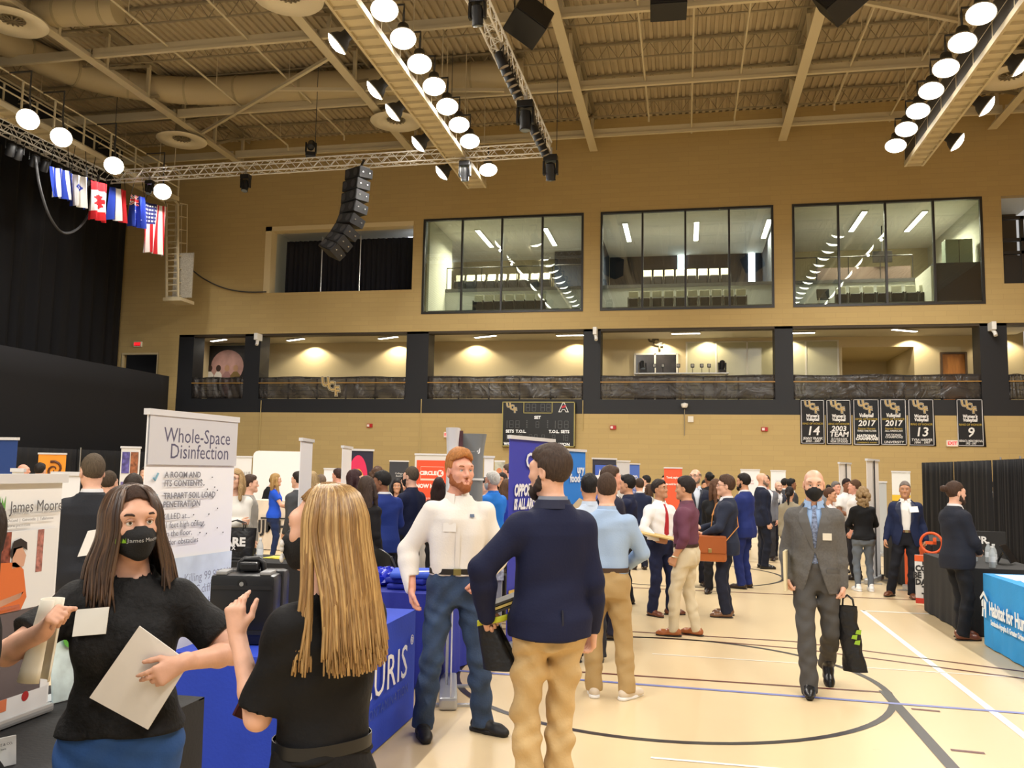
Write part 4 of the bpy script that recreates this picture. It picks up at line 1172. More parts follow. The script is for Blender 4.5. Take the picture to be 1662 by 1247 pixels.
def patch(t, P, x0, x1, z0, z1, col, name='printed_panel', dy=0.0, noise=None, n=6):
    m = MB(); a, b, c, d = P(x0, z0), P(x1, z0), P(x1, z1), P(x0, z1)
    o = Vector((0, -.001 - dy, 0))
    def f(u, v): return (a + (b - a) * u) * (1 - v) + (d + (c - d) * u) * v + o
    m.sheet(lambda u, v: f(u, v), n, n)
    return m.build(name, mat(col, .5, noise=noise), t)
def disc(t, P, x, z, r, col, name='printed_disc', dy=.001, n=24, r0=0.0, a0=0, a1=360, asp=1.0):
    m = MB(); c = P(x, z) + Vector((0, -dy, 0))
    pts = [(math.cos(R(a0 + (a1 - a0) * i / n)), math.sin(R(a0 + (a1 - a0) * i / n))) for i in range(n + 1)]
    for i in range(n):
        q = [c + Vector((pts[i][0] * rr, 0, pts[i][1] * rr * asp)) for rr in (r0, r)] + [c + Vector((pts[i + 1][0] * rr, 0, pts[i + 1][1] * rr * asp)) for rr in (r, r0)]
        m.add(q, [(0, 1, 2, 3)])
    return m.build(name, mat(col, .5), t)

# --- pipe and drape on both sides
DR = mat((22, 22, 26), .95)
def drape_run(pts, zt, label, grp, gap=None, poles=True, m=None):
    for k in range(len(pts) - 1):
        a, b = Vector(pts[k]), Vector(pts[k + 1])
        drape('booth_drape', a, b, .04, zt, '%s, %s panel from the wall' % (label, ORD[len(pts) - 2 - k]), 9, .07, m or DR, 'drape', grp)
    if poles:
        for k, p in enumerate(pts):
            t = thing('drape_pole', 'thin upright pole at %s, %s from the wall' % (label.replace('black booth drape', 'black drape'), ORD[len(pts) - 1 - k]), 'pole', (p[0] + .14, p[1], 0), 0, grp + ' poles')
            MB().tube([(0, 0, 0), (0, 0, zt + .06)], .02, 8).build('upright', CHROME, t); MB().bx(-.2, .2, -.2, .2, 0, .012).build('base_plate', ALG, t)
drape_run([(6.1, 16.9, 0), (6.15, 18.1, 0), (6.2, 19.3, 0)], 2.06, 'black booth drape this side of the narrow gap', 'far aisle drapes')
drape_run([(6.2, 19.5, 0), (6.2, 22.0, 0), (6.1, 24.4, 0)], 2.06, 'black booth drape beyond the narrow gap', 'farthest aisle drapes', poles=False)
drape_run([(6.3, 10.5, 0), (6.3, 12.6, 0), (6.2, 14.7, 0)], 2.06, 'black booth drape behind the water bottles', 'near aisle drapes')
drape_run([(-19.3, 18.0, 0), (-19.4, 21.5, 0), (-19.5, 25, 0), (-19.6, 29.3, 0), (-19.6, 31.6, 0)], 2.1, 'black booth drape before the tall divider', 'curtain side drapes')
drape('booth_drape', (-15.5, 23.5, 0), (-13.6, 23.5, 0), .04, 2.2, 'black drape panel behind the small white poster', 8, .06, DR, 'drape')

# --- tables with fitted or draped covers
def cloth_cover(x0, x1, y0, y1, h, col, label, fold=.0, name='tablecloth', skew=(0, 0)):
    t = thing(name, label, 'tablecloth', ((x0 + x1) / 2, (y0 + y1) / 2, 0))
    w, d = (x1 - x0) / 2 + .012, (y1 - y0) / 2 + .012
    per = [(-w, -d), (w, -d), (w, d), (-w, d)]
    def f(u, v):
        q = (u * 4) % 4; k = int(q) % 4; r = q - int(q)
        a, b = per[k], per[(k + 1) % 4]
        x, y = a[0] + (b[0] - a[0]) * r, a[1] + (b[1] - a[1]) * r
        e = fold * v * (.5 + .5 * math.sin(u * 2 * PI * 13) + .35 * math.sin(u * 2 * PI * 29 + 1)) + .012 * v
        nx, ny = [(0, -1), (1, 0), (0, 1), (-1, 0)][k]
        return (x + nx * e, y + ny * e, (h + .006) - (h - .006) * v)
    m = MB(); m.sheet(f, 160, 5); m.box((0, 0, h + .003), (2 * w, 2 * d, .006))
    m.build('cover', mat(col, .8, bump=(60, .2), noise=(2.5, .08)), t, smooth=40)
    return t
def folding_table(x0, x1, y0, y1, h, label):
    t = thing('folding_table', label, 'table', ((x0 + x1) / 2, (y0 + y1) / 2, 0)); w, d = (x1 - x0) / 2 - .03, (y1 - y0) / 2 - .03
    MB().bx(-w, w, -d, d, h - .05, h - .006).build('tabletop', mat((200, 198, 190), .6), t)
    for sx in (-1, 1):
        for sy in (-1, 1): MB().tube([(sx * (w - .08), sy * (d - .15), 0), (sx * (w - .08), sy * (d - .12), h - .05)], .014, 6).build('leg', mat((90, 90, 92), .5), t)
    return t
HT = .715
tabs = [(-2.62, -1.84, 4.2, 5.85, (34, 66, 190), 'royal blue fitted tablecloth with thin white lettering nearest the aisle corner', 'folding table under the royal blue fitted cloth', 0),
        (-2.56, -1.9, 6.6, 8.2, (34, 46, 150), 'darker blue tablecloth with folded shirts on top', 'folding table under the darker blue cloth', .03),
        (-2.72, -2.0, 1.7, 3.42, (26, 26, 28), 'black tablecloth under the accountants tabletop banner', 'folding table under the black cloth of the accountants', .01),
        (-5.5, -3.6, 8.15, 8.9, (22, 22, 24), 'black tablecloth under the black tote bag', 'folding table under black cloth with tote bag', .03),
        (-8.75, -7.3, 16.3, 17.0, (228, 214, 196), 'cream tablecloth with blue end panel and black lettering', 'folding table under the cream lettered cloth', .01),
        (-4.4, -3.6, 11.2, 12.5, (206, 200, 192), 'pale grey tablecloth behind the bearded man in white shirt', 'folding table under the pale grey cloth', .04),
        (3.02, 3.8, 8.0, 9.78, (44, 150, 220), 'bright sky blue tablecloth with white house emblem', 'folding table under the sky blue cloth', .012),
        (3.02, 3.8, 10.3, 12.05, (28, 28, 30), 'black tablecloth with the water bottles beside sky blue cloth', 'folding table under black cloth by water bottles', .02),
        (3.35, 4.1, 14.4, 15.9, (26, 26, 28), 'black tablecloth beyond the orange sign board', 'folding table under black cloth beyond the orange sign board', .02)]
TB = []
for x0, x1, y0, y1, col, lab, lab2, fo in tabs:
    HT = .98 if y0 == 16.3 else .715
    folding_table(x0, x1, y0, y1, HT, lab2)
    TB.append(cloth_cover(x0, x1, y0, y1, HT, col, lab, fo))
# lettering on the covers (faces the aisle)
def side_letters(t, x, items, name, col, face=1):
    """letters on the cover side that faces +x (face=1) or -x (face=-1), y grows to the reader's right (face=1)."""
    m = MB(); inv = mw(t).inverted()
    for txt, y, z, s, k in items:
        put_text(m, txt, inv @ Vector((x, y, z)), Vector((0, face, 0)), LZ_, s, 0, **k)
    return m.build(name, mat(col, .5), t)
side_letters(TB[0], -1.84 + .036, [('CURIS', 5.20, .42, .30, dict(space=1.08)), ('®', 5.72, .54, .09, {})], 'white_lettering', (236, 236, 240))
side_letters(TB[0], -1.84 + .036, [('DECONTAMINATION', 5.20, .245, .085, dict(space=1.15))], 'dark_lettering', (44, 72, 170))
side_letters(TB[1], -1.9 + .085, [('mnan', 7.75, .42, .14, dict(bold=.004)), ('2', 7.5, .6, .16, dict(bold=.006))], 'white_lettering', (232, 232, 240))
side_letters(TB[6], 3.02 - .05, [('Habitat for Humanity', 8.90, .40, .185, dict(bold=.006, width=.78)), ('Seminole-Apopka & Greater Orlando', 9.03, .275, .075, dict(bold=.002, width=.8))], 'white_lettering', (236, 244, 250), -1)
m = MB(); inv = mw(TB[6]).inverted(); O = inv @ Vector((2.965, 9.66, .42)); U = Vector((0, -1, 0))
for poly in ([(-.12, .06), (0, .14), (.12, .06), (.10, .04), (0, .10), (-.10, .04)], [(-.07, .03), (-.02, .06), (-.02, -.02), (-.07, -.02)], [(.0, .06), (.07, .03), (.05, -.12), (.02, -.12), (.02, -.04), (-.0, -.04)], [(-.05, -.03), (-.01, -.03), (-.03, -.12), (-.07, -.12)]):
    m.prism(poly, O, U, LZ_, .002)
m.build('house_emblem', mat((236, 244, 250), .5), TB[6])
m = MB(); inv = mw(TB[4]).inverted(); put_text(m, 'IJMH', inv @ Vector((-8.1, 16.25, .46)), LX, LZ_, .34, 0, bold=.008)
m.bx(*[v for v in (-.35, .5, -.405, -.395, .62, .65)]); m.build('dark_lettering', mat((40, 40, 44), .6), TB[4])
MB().bx(-.74, -.5, -.42, -.39, .02, .96).build('blue_panel', mat((40, 66, 160), .7), TB[4])

# --- banners, near to far
def d_acc(t, w, h, P):
    letters(t, [('James Moore', P(.325, .887), .061, dict(width=.84))], (96, 96, 100))
    letters(t, [('Certified Public Accountants and Consultants', P(.325, .862), .014, {}), ('Daytona Beach  |  DeLand  |  Gainesville  |  Tallahassee', P(.22, .832), .016, {}), ('www.jmco.com', P(.22, .810), .018, {})], (150, 150, 154), 'small_lettering')
    m = MB()
    for dx in (0, .024, .048): m.prism([(dx, 0), (dx + .022, 0), (dx + .021, .062), (dx + .013, .033), (dx + .004, .055)], P(.05, .865), LX, LZ_, .001)
    m.build('green_peaks', mat((96, 160, 76), .5), t)
    patch(t, P, -.5, .47, .45, .785, (228, 228, 228), 'photo_backdrop', .0)
    patch(t, P, .06, .18, .60, .785, (128, 66, 52), 'photo_bricks', .001, (60, .6)); patch(t, P, .34, .38, .60, .785, (168, 110, 100), 'photo_bricks', .001, (60, .5))
    m = MB(); f = lambda x, z: P(x + .12, z) + Vector((0, -.006, 0))
    for poly, mi in (([(-.12, .45), (.14, .45), (.17, .50), (.14, .62), (.09, .655), (.0, .66), (-.08, .62), (-.12, .55)], 0), ([(.07, .63), (.14, .635), (.15, .68), (.12, .72), (.07, .715)], 1), ([(.05, .69), (.07, .745), (.11, .755), (.15, .735), (.155, .70), (.13, .715), (.09, .71), (.07, .675)], 2), ([(-.02, .47), (.13, .50), (.15, .525), (-.02, .50)], 1), ([(-.12, .45), (.14, .45), (.13, .475), (-.1, .475)], 3)):
        m.add([f(x, z) for x, z in poly], [list(range(len(poly)))], mi)
    m.build('printed_person', [mat((214, 110, 52), .6), mat((206, 158, 132), .6), mat((40, 32, 30), .6), mat((70, 80, 104), .6)], t)
    patch(t, P, -.5, .42, .09, .45, (98, 88, 90), 'grey_text_panel', .001, (5, .15))
    letters(t, [('exposure to tax', P(.13, .405), .042, dict(bold=.001)), ('CPA bonus', P(.08, .325), .042, dict(bold=.001)), ('discounts', P(.05, .285), .042, dict(bold=.001)), ('advancement', P(.06, .19), .042, dict(bold=.001)), ('peer advisor', P(.08, .155), .042, dict(bold=.001))], (226, 206, 60), 'yellow_lettering')
    letters(t, [('work and audit', P(.08, .365), .040, {}), ('on CPA review', P(.31, .285), .040, {}), ('material', P(-.05, .255), .040, {}), ('investing in your', P(.12, .22), .040, {}), ('programs', P(-.05, .12), .036, {})], (222, 222, 222), 'white_lettering')
    patch(t, P, -.5, .47, .0, .09, (222, 222, 224), 'white_foot', .001)
    patch(t, P, .08, .22, .04, .09, (214, 120, 80), 'orange_print', .002); disc(t, P, .33, .075, .018, (170, 40, 40), 'red_print', .003)
banner((-2.45, 2.24), (-2.45, 3.07), 1.625, HT + .008, (236, 236, 236), 'white accountants banner standing on black tablecloth beside the masked woman', d_acc, base=False, name='tabletop_banner')
def d_ws(t, w, h, P):
    patch(t, P, -.5, .5, .845, .995, (206, 206, 210), 'grey_header', 0)
    letters(t, [('Whole-Space', P(.03, .935), .125, dict(width=.92)), ('Disinfection', P(.06, .885), .125, dict(width=.92))], (86, 84, 110))
    letters(t, [('A ROOM AND\nITS CONTENTS', P(-.32, .80), .05, dict(align='LEFT', bold=.0008)), ('TRI-PART SOIL LOAD\nPENETRATION', P(-.32, .735), .05, dict(align='LEFT', bold=.0008)), ('KILLED at...\n21 feet high ceiling,\nOn the floor,\nUnder obstacles', P(-.32, .645), .05, dict(align='LEFT', lines=1.0))], (128, 128, 134), 'grey_lettering')
    letters(t, [('Killing 99.9999%', P(.22, .485), .075, dict(width=.9)), ('of C.diff spores', P(.24, .445), .075, dict(width=.9)), ('where they hide', P(.24, .40), .075, dict(width=.9))], (150, 156, 168), 'lower_lettering')
    m = MB()
    for z in (.805, .74, .675): m.tube([P(-.43, z), P(-.415, z - .008), P(-.385, z + .014)], .006, 5)
    m.build('tick_marks', mat((120, 170, 190), .5), t)
    patch(t, P, -.5, .5, .36, .555, (214, 226, 236), 'cloudy_print', .0, (6, .12))
    disc(t, P, -.3, .45, .11, (196, 216, 230), 'germ_print', .004); 
    for dx, dz in ((-.03, .02), (.03, .01), (0, -.03), (-.01, .045), (.045, -.025)): disc(t, P, -.3 + dx, .45 + dz * .5, .022, (70, 130, 170), 'germ_spot', .006, 12)
    m = MB(); rs = random.Random(9)
    for k in range(18):
        q = P(rs.uniform(.0, .42), rs.uniform(.6, .82)); m.prism([(-.006, 0), (.006, .003), (.004, .009), (-.004, .008)], q, LX, LZ_, .001)
    m.build('specks', mat((70, 70, 74), .6), t)
banner((-3.0, 4.42), (-2.9, 5.23), 1.985, 0, (244, 244, 246), 'white and grey disinfection banner behind the royal blue table', d_ws)
banner(fl_pt(741, 6.25), fl_pt(740, 7.0), 1.72, 0, (230, 230, 232), 'white banner seen edge on behind the bearded man in white shirt')
def d_ced(t, w, h, P):
    m = MB()
    put_text(m, 'CED', P(.06, .885), LX, LZ_, .215, 0, bold=.004, width=1.15)
    m.build('big_lettering', mat((232, 234, 244), .5), t)
    letters(t, [('OPPORTUNITY', P(-.42, .735), .155, dict(align='LEFT', bold=.008, shear=.2, width=.72)), ('IS ALL AROUND', P(-.42, .665), .135, dict(align='LEFT', bold=.007, shear=.2, width=.7))], (238, 238, 242))
    letters(t, [('CONSOLIDATED ELECTRICAL', P(-.42, .60), .05, dict(align='LEFT', width=.8))], (120, 128, 206), 'small_lettering')
    patch(t, P, -.5, .5, .05, .25, (210, 176, 90), 'yellow_foot', .001)
banner(fl_pt(827, 8.2), fl_pt(898, 9.1), 2.0, 0, (62, 68, 176), 'tall violet blue banner with white slogan beside the bearded man in blazer', d_ced)
def d_food(t, w, h, P):
    letters(t, [('ury', P(.33, .865), .15, dict(bold=.006)), ('food', P(.16, .80), .15, dict(bold=.006)), ('.com', P(.39, .80), .11, {})], (232, 240, 250))
    m = MB(); m.add([P(-.1, .4) , P(.5, .44), P(.5, .63), P(.3, .66), P(-.1, .56)], [(0, 1, 2, 3, 4)]); m.build('building_print', mat((206, 190, 160), .6), t)
    m = MB(); m.add([P(.1, .52), P(.46, .55), P(.46, .57), P(.1, .54)], [(0, 1, 2, 3)]); m.build('sign_print', mat((110, 130, 80), .6), t)
banner(fl_pt(895, 11.2), fl_pt(950, 12.0), 1.965, 0, (48, 132, 226), 'bright blue banner with a printed tan building behind the blazer man', d_food)
def d_star(t, w, h, P):
    patch(t, P, -.42, .5, .0, .93, (74, 108, 206), 'blue_field', .0)
    m = MB(); c = P(-.22, .78); m.add([c + Vector((math.sin(2 * PI * k / 10) * (.2 if k % 2 == 0 else .08), -.004, math.cos(2 * PI * k / 10) * (.2 if k % 2 == 0 else .08))) for k in range(10)], [list(range(10))]); m.build('star', mat((240, 240, 244), .5), t)
banner(fl_pt(962, 18.4), fl_pt(1000, 18.9), 1.955, 0, (58, 62, 78), 'dark banner with a white star on blue', d_star)
banner(fl_pt(1001, 21.0), fl_pt(1022, 21.3), 1.94, 0, (206, 206, 210), 'pale grey banner with dark lettering behind the star banner', lambda t, w, h, P: letters(t, [('NDALL', P(-.02, .80), .12, dict(bold=.003, width=.7))], (90, 96, 104)))
banner(fl_pt(1017, 22.6), fl_pt(1038, 23.0), 1.89, 0, (84, 120, 206), 'blue banner half hidden behind pale grey banner', lambda t, w, h, P: letters(t, [('CO', P(.1, .80), .16, dict(bold=.012)), ('NEW\nBLUE', P(.15, .62), .09, {})], (226, 232, 246)))
banner(fl_pt(1078, 22.2), fl_pt(1107, 22.2), 1.80, .6, (232, 92, 56), 'orange red poster with white lettering beyond the man with red tie', lambda t, w, h, P: letters(t, [('Travel, explore', P(0, .86), .075, dict(bold=.003, width=.75)), ('the world for work', P(0, .76), .075, dict(bold=.003, width=.65))], (246, 232, 224)), name='easel_poster')
for px0, px1, D, zt, lab in ((1202, 1233, 25, 1.80, 'white poster with faint red lettering behind the bald man in navy'), (1251, 1275, 26, 1.79, 'white poster with faint grey lettering beside the walking man in grey')):
    banner(fl_pt(px0, D), fl_pt(px1, D), zt, .6, (232, 234, 238), lab, (lambda t, w, h, P: letters(t, [('Career\nServices', P(0, .8), .08, dict(width=.8))], (206, 150, 150) if w < .56 and 'red' in t['label'] else (180, 184, 190))), name='easel_poster')
def edge_on(px0, px1, D0, D1, zt, lab, seam=True):
    t = banner(fl_pt(px0, D0), fl_pt(px1, D1), zt, 0, (238, 236, 236), lab)
    if seam: MB().bx(-.012, .012, -.03, -.012, .08, zt).build('dark_seam', mat((40, 40, 44), .5), t)
edge_on(1362, 1381, 17.2, 18.0, 1.935, 'narrow white banner turned side on behind the man in white polo')
edge_on(1407, 1426, 13.7, 14.4, 1.945, 'narrow white banner turned side on beside the curly haired woman')
def d_dec(t, w, h, P):
    patch(t, P, -.5, .5, .0, .62, (30, 30, 26), 'black_panel', .0); patch(t, P, -.5, .5, .62, .70, (226, 186, 50), 'yellow_band', .001)
    letters(t, [('Decision\nMakers...', P(.02, .40), .15, dict(bold=.006, width=.8))], (226, 196, 50), 'yellow_lettering')
banner(fl_pt(1447, 19.5), fl_pt(1477, 19.3), 1.79, .9, (228, 228, 224), 'white yellow and black poster before the far aisle drape', d_dec, name='easel_poster')
banner(fl_pt(1425, 18.5), fl_pt(1438, 18.5), 1.56, .8, (186, 190, 192), 'small grey photo poster beside the smiling man in navy', name='easel_poster')
# orange pieces by the black table
banner((3.25, 14.1), (3.4, 13.55), .72, 0, (232, 96, 40), 'low orange sign board behind the smiling man in navy', base=True, name='sign_board')
t = thing('poster_board', 'white poster of black block letters with orange ring sign on top', 'sign', (3.16, 12.42, 0), R(-22))
MB().bx(-.17, .17, 0, .04, .03, .66).build('panel', mat((226, 226, 226), .5), t)
letters(t, [('THIS\nCOULD\nBE YOUR\nDAY AT\nTHE\nTOP', Vector((0, -.002, .35)), .105, dict(bold=.006, width=.9, lines=.85))], (50, 50, 52))
MB().bx(-.17, .17, -.004, .0, .58, .66).build('orange_band', mat((226, 96, 44), .5), t); MB().bx(-.17, .17, -.004, .0, .03, .1).build('red_band', mat((206, 60, 44), .5), t)
m = MB(); m.tube([(.04 + .13 * math.cos(a), .0, .83 + .13 * math.sin(a)) for a in [2 * PI * k / 28 for k in range(28)]], .018, 6, closed=True)
m.bx(-.03, .10, -.01, .01, .81, .85); m.bx(.06, .10, -.01, .01, .81, .90)
m.build('ring_emblem', mat((232, 92, 36), .5), t); MB().tube([(.04, .02, .66), (.04, .02, .8)], .02, 6).build('stem', BLK, t)
m = MB(); c = Vector((4.05, 13.2, 0)); 
t = thing('photo_panel', 'black display panel with white and red lettering behind the bun haired man', 'sign', (3.7, 12.45, 0), R(-8))
MB().bx(-.34, .4, 0, .04, 0, 1.0).build('panel', mat((24, 24, 26), .6), t)
letters(t, [('GOUR', Vector((0, -.002, .88)), .13, dict(bold=.004))], (230, 230, 230)); letters(t, [('S', Vector((-.22, -.003, .92)), .18, dict(bold=.008))], (200, 60, 80), 'red_lettering')

# --- the left-hand crowd of displays
def d_sun(t, w, h, P):
    m = MB(); c = P(.28, .60); m.tube([c + Vector((.1 * math.cos(a), 0, .1 * math.sin(a))) for a in [2 * PI * k / 24 for k in range(24)]], .010, 6, closed=True)
    for k in range(12):
        a = 2 * PI * k / 12; m.tube([c + Vector((.15 * math.cos(a), 0, .15 * math.sin(a))), c + Vector(((.25 - .06 * (k % 2)) * math.cos(a), 0, (.25 - .06 * (k % 2)) * math.sin(a)))], .009, 5)
    m.build('sun_emblem', mat((190, 206, 226), .5), t)
banner(fl_pt(-44, 11.0), fl_pt(25, 10.8), 1.965, 0, (42, 70, 134), 'dark blue banner with pale sun emblem cut by the frame edge', d_sun)
for px0, px1, D, zt, lab in ((20, 39, 8.4, 1.60, 'small blank white panel beside the dark blue banner'), (86, 131, 8.0, 1.58, 'blank white banner back behind the man in black suit')):
    banner(fl_pt(px0, D), fl_pt(px1, D), zt, 0, (234, 234, 236), lab)
def d_orange(t, w, h, P):
    m = MB()
    for s in (0, PI):
        m.tube([P(.12, .82) + Vector((.18 * q * math.cos(s + 5.2 * q), -.002, .18 * q * math.sin(s + 5.2 * q))) for q in [.12 + .088 * k for k in range(11)]], [.01 + .002 * k for k in range(11)], 6)
    m.build('swirl', mat((86, 44, 20), .5), t)
    letters(t, [('nfi', P(.12, .66), .17, dict(bold=.004))], (120, 62, 26))
banner(fl_pt(61, 17.5), fl_pt(106, 17.6), 1.845, 0, (246, 156, 40), 'orange banner with a dark brown swirl before the black drape', d_orange)
def d_pics(t, w, h, P):
    for x0, z0, c in ((-.42, .76, (92, 84, 150)), (.03, .76, (150, 92, 60)), (-.42, .52, (110, 100, 150)), (.03, .54, (226, 226, 226)), (.24, .52, (110, 110, 120))):
        patch(t, P, x0, x0 + (.40 if x0 < .2 else .2), z0, z0 + (.2 if z0 > .7 else .16), c, 'printed_photo', .001, (14, .6))
    letters(t, [('NSLS', P(.12, .62), .09, dict(width=.6))], (120, 120, 130))
banner(fl_pt(195, 15.2), fl_pt(226, 15.2), 1.96, 0, (232, 230, 226), 'white banner of small colour photos before the black drape', d_pics)
banner(fl_pt(242, 14), fl_pt(258, 14.4), 1.8, 0, (236, 236, 238), 'white banner edge beside the disinfection banner')
def d_jpm(t, w, h, P):
    letters(t, [('JOIN US', P(.15, .80), .1, dict(width=.8)), ('AT OUR TABLE', P(.12, .72), .05, {})], (110, 110, 116)); m = MB(); m.tube([P(-.4, .74), P(-.18, .74), P(-.18, .86), P(-.4, .86), P(-.4, .74)], .01, 4); m.build('box_emblem', mat((110, 110, 116), .5), t)
banner(fl_pt(374, 18.5), fl_pt(408, 18.5), 1.86, .5, (232, 232, 232), 'small white poster hung on black drape beside bespectacled woman', d_jpm, name='easel_poster')
# big white fabric wall
a, b = fl_pt(410, 20.2), fl_pt(489, 20.6); d = b - a; L = math.hypot(d.x, d.y)
t = thing('fabric_display', 'large blank white fabric display wall with rounded corner', 'display', (a + b) / 2, math.atan2(d.y, d.x))
m = MB(); r = .12; pl = [(-L / 2, .03), (L / 2, .03), (L / 2, 2.03), (-L / 2 + r, 2.03)] + [(-L / 2 + r - r * math.sin(q), 2.03 - r + r * math.cos(q)) for q in (R(30), R(60), R(90))]
m.prism(pl, (0, -.03, 0), LX, LZ_, .06); m.build('fabric_face', mat((238, 238, 240), .7), t)
for sx in (-.4, .4): MB().bx(sx * L - .03, sx * L + .03, -.22, .22, 0, .03).build('foot', ALG, t)
for px0, px1, D0, D1, zt, lab in ((487, 506, 9.6, 10.2, 1.985, 'narrow white banner turned side on behind the blonde woman'), (555, 570, 12.2, 12.9, 1.97, 'narrow white banner turned side on beside the rainbow arc display'), (526, 548, 20, 20, 1.63, 'small white panel behind the blonde hair')):
    banner(fl_pt(px0, D0), fl_pt(px1, D1), zt, 0, (236, 236, 240), lab)
t = banner(fl_pt(562, 15.0), fl_pt(605, 15.3), 1.985, 0, (44, 46, 66), 'dark display with concentric pink and yellow arcs', None, name='fabric_display')
Pl = lambda x, z: Vector((x * .47, -.012, .09 + 1.88 * z))
disc(t, Pl, -.08, .73, .19, (226, 50, 96), 'pink_arc', .001, 30, .0, 0, 360, 2.3); disc(t, Pl, -.08, .69, .125, (238, 190, 50), 'yellow_arc', .003, 30, .0, 0, 360, 2.2); disc(t, Pl, -.08, .66, .07, (224, 70, 90), 'inner_arc', .005, 30, 0, 0, 360, 2.0)
banner(fl_pt(632, 25.5), fl_pt(663, 25.5), 1.875, 0, (48, 50, 58), 'dark grey college banner beside the bright orange banner', lambda t, w, h, P: (letters(t, [('College of\nBusiness', P(.08, .78), .075, {})], (210, 210, 210)), letters(t, [('IS   US', P(0, .58), .13, dict(bold=.004))], (206, 176, 70), 'gold_lettering')))
def d_ck(t, w, h, P):
    patch(t, P, -.44, .44, .02, .94, (232, 82, 44), 'orange_field', 0)
    patch(t, P, -.44, .44, .02, .45, (238, 120, 60), 'lower_field', .001)
    letters(t, [('CIRCLE', P(-.1, .80), .105, dict(bold=.006)), ('NOW HIRING', P(0, .66), .105, dict(bold=.006, width=.95)), ('Benefits include\nFlexible hours\nPaid training', P(-.1, .5), .06, {})], (244, 236, 230))
    disc(t, P, .26, .80, .07, (240, 232, 226), 'letter_disc', .003); letters(t, [('K', P(.26, .80) + Vector((0, -.004, 0)), .1, dict(bold=.008))], (228, 74, 40), 'red_letter')
    m = MB(); m.tube([P(-.32, .74), P(.36, .74), P(.36, .87), P(-.32, .87), P(-.32, .74)], .005, 4); m.bx(-.32 * w, .36 * w, -.016, -.013, h * .735, h * .75); m.build('frame_line', mat((246, 210, 190), .5), t)
banner(fl_pt(673, 17.6), fl_pt(728, 17.6), 1.965, 0, (222, 220, 214), 'bright orange hiring banner in a white frame', d_ck)
# grey and white fabric tower with flared top
t = thing('fabric_tower', 'grey and white flared fabric tower with pale lettering behind bearded man', 'display', fl_pt(752, 10.3), R(14))
def tower(x0, x1, y0, y1, zt, flare, name, col):
    cx, cy, hw, hd = (x0 + x1) / 2, (y0 + y1) / 2, (x1 - x0) / 2, (y1 - y0) / 2
    def f(u, v):
        a = 2 * PI * u; k = 1 + flare * max(0, v - .86) ** 1.5 * 12
        c, q = math.cos(a), math.sin(a)
        return (cx + hw * k * math.copysign(abs(c) ** .5, c), cy + hd * k * math.copysign(abs(q) ** .5, q), zt * v)
    m = MB(); m.sheet(f, 40, 16); m.build(name, mat(col, .7), t, smooth=60)
tower(-.20, -.06, -.3, .3, 2.17, .35, 'white_column', (222, 222, 226)); tower(-.02, .24, .1, .55, 2.12, .45, 'grey_column', (128, 132, 134))
MB().bx(-.065, -.01, -.22, -.2, 1.1, 2.14).build('picture_strip', mat((90, 50, 56), .5, noise=(8, .5)), t)
letters(t, [('NMJ', Vector((.12, .09, 1.94)), .11, dict(bold=.004, width=.8)), ('leadership', Vector((.08, .09, 1.3)), .06, {})], (236, 236, 238)); MB().bx(-.02, .25, .085, .095, 1.56, 1.585).build('white_line', WHITE, t)
banner(fl_pt(786, 13.5), fl_pt(801, 13.6), 1.88, 0, (238, 238, 240), 'slim white banner beside the grey fabric tower')
def d_por(t, w, h, P):
    patch(t, P, -.5, .5, .5, 1, (186, 186, 170), 'photo', 0, (8, .3)); disc(t, P, -.05, .88, .06, (206, 130, 90), 'printed_face', .002, 16, 0, 0, 360, 1.3); patch(t, P, -.25, .2, .55, .80, (110, 96, 70), 'printed_torso', .001)
banner(fl_pt(803, 18.5), fl_pt(819, 18.5), 1.86, 0, (206, 206, 196), 'photo banner of a standing person behind the white haired man', d_por)

# --- things on the tables
t = thing('hard_case', 'black moulded hard case with top handle on the royal blue table', 'case', (-2.40, 4.56, HT + .006), R(12))
MB().rbox((0, -.06, .19), (.36, .17, .38), .035).build('front_shell', mat((24, 24, 26), .32), t, smooth=40)
MB().rbox((0, .11, .19), (.37, .16, .385), .035).build('rear_shell', mat((26, 26, 28), .35), t, smooth=40)
MB().rbox((0, .028, .19), (.375, .02, .39), .008).build('seam_band', mat((40, 40, 42), .4), t)
for z in (.06, .30): MB().bx(-.165, .165, -.152, -.145, z, z + .022).build('rib', mat((34, 34, 36), .3), t)
h = MB(); h.tube([(-.07, .03, .37), (-.065, .03, .425), (-.04, .03, .445), (.04, .03, .445), (.065, .03, .425), (.07, .03, .37)], .017, 8); hd_ = h.build('carry_handle', mat((18, 18, 20), .4), t, smooth=60)
MB().rbox((0, .0, .41), (.10, .09, .05), .012).build('handle_grip', mat((22, 22, 24), .35), hd_)
for sx in (-.12, .12): MB().rbox((sx, -.07, .385), (.06, .12, .02), .006).build('latch', mat((150, 150, 150), .4), t)
lk = MB().cyl((0, -.15, .33), (0, -.135, .33), .026, n=20).build('lock_plate', mat((24, 24, 26), .3), t); MB().cyl((0, -.156, .33), (0, -.15, .33), .012, n=14).build('lock_barrel', CHROME, lk)
def paper(c, w, d, rz, label, col=(240, 240, 238), grp=None, th=.002, tilt=None):
    t = MB().box((0, 0, th / 2), (w, d, th)).build('paper_sheet', mat(col, .5)); M = Matrix.Translation(c) @ Matrix.Rotation(rz, 4, 'Z')
    if tilt is not None: M = Matrix.Translation(c) @ tilt
    setm(t, M); return tag(t, label, 'paper', grp)
paper((-2.05, 5.38, HT + .007), .3, .24, R(8), 'white sheet lying on the royal blue cloth behind blonde hair')
paper((-2.05, 4.62, HT + .007), .22, .3, R(-30), 'white sheet on the royal blue cloth beside the hard case')
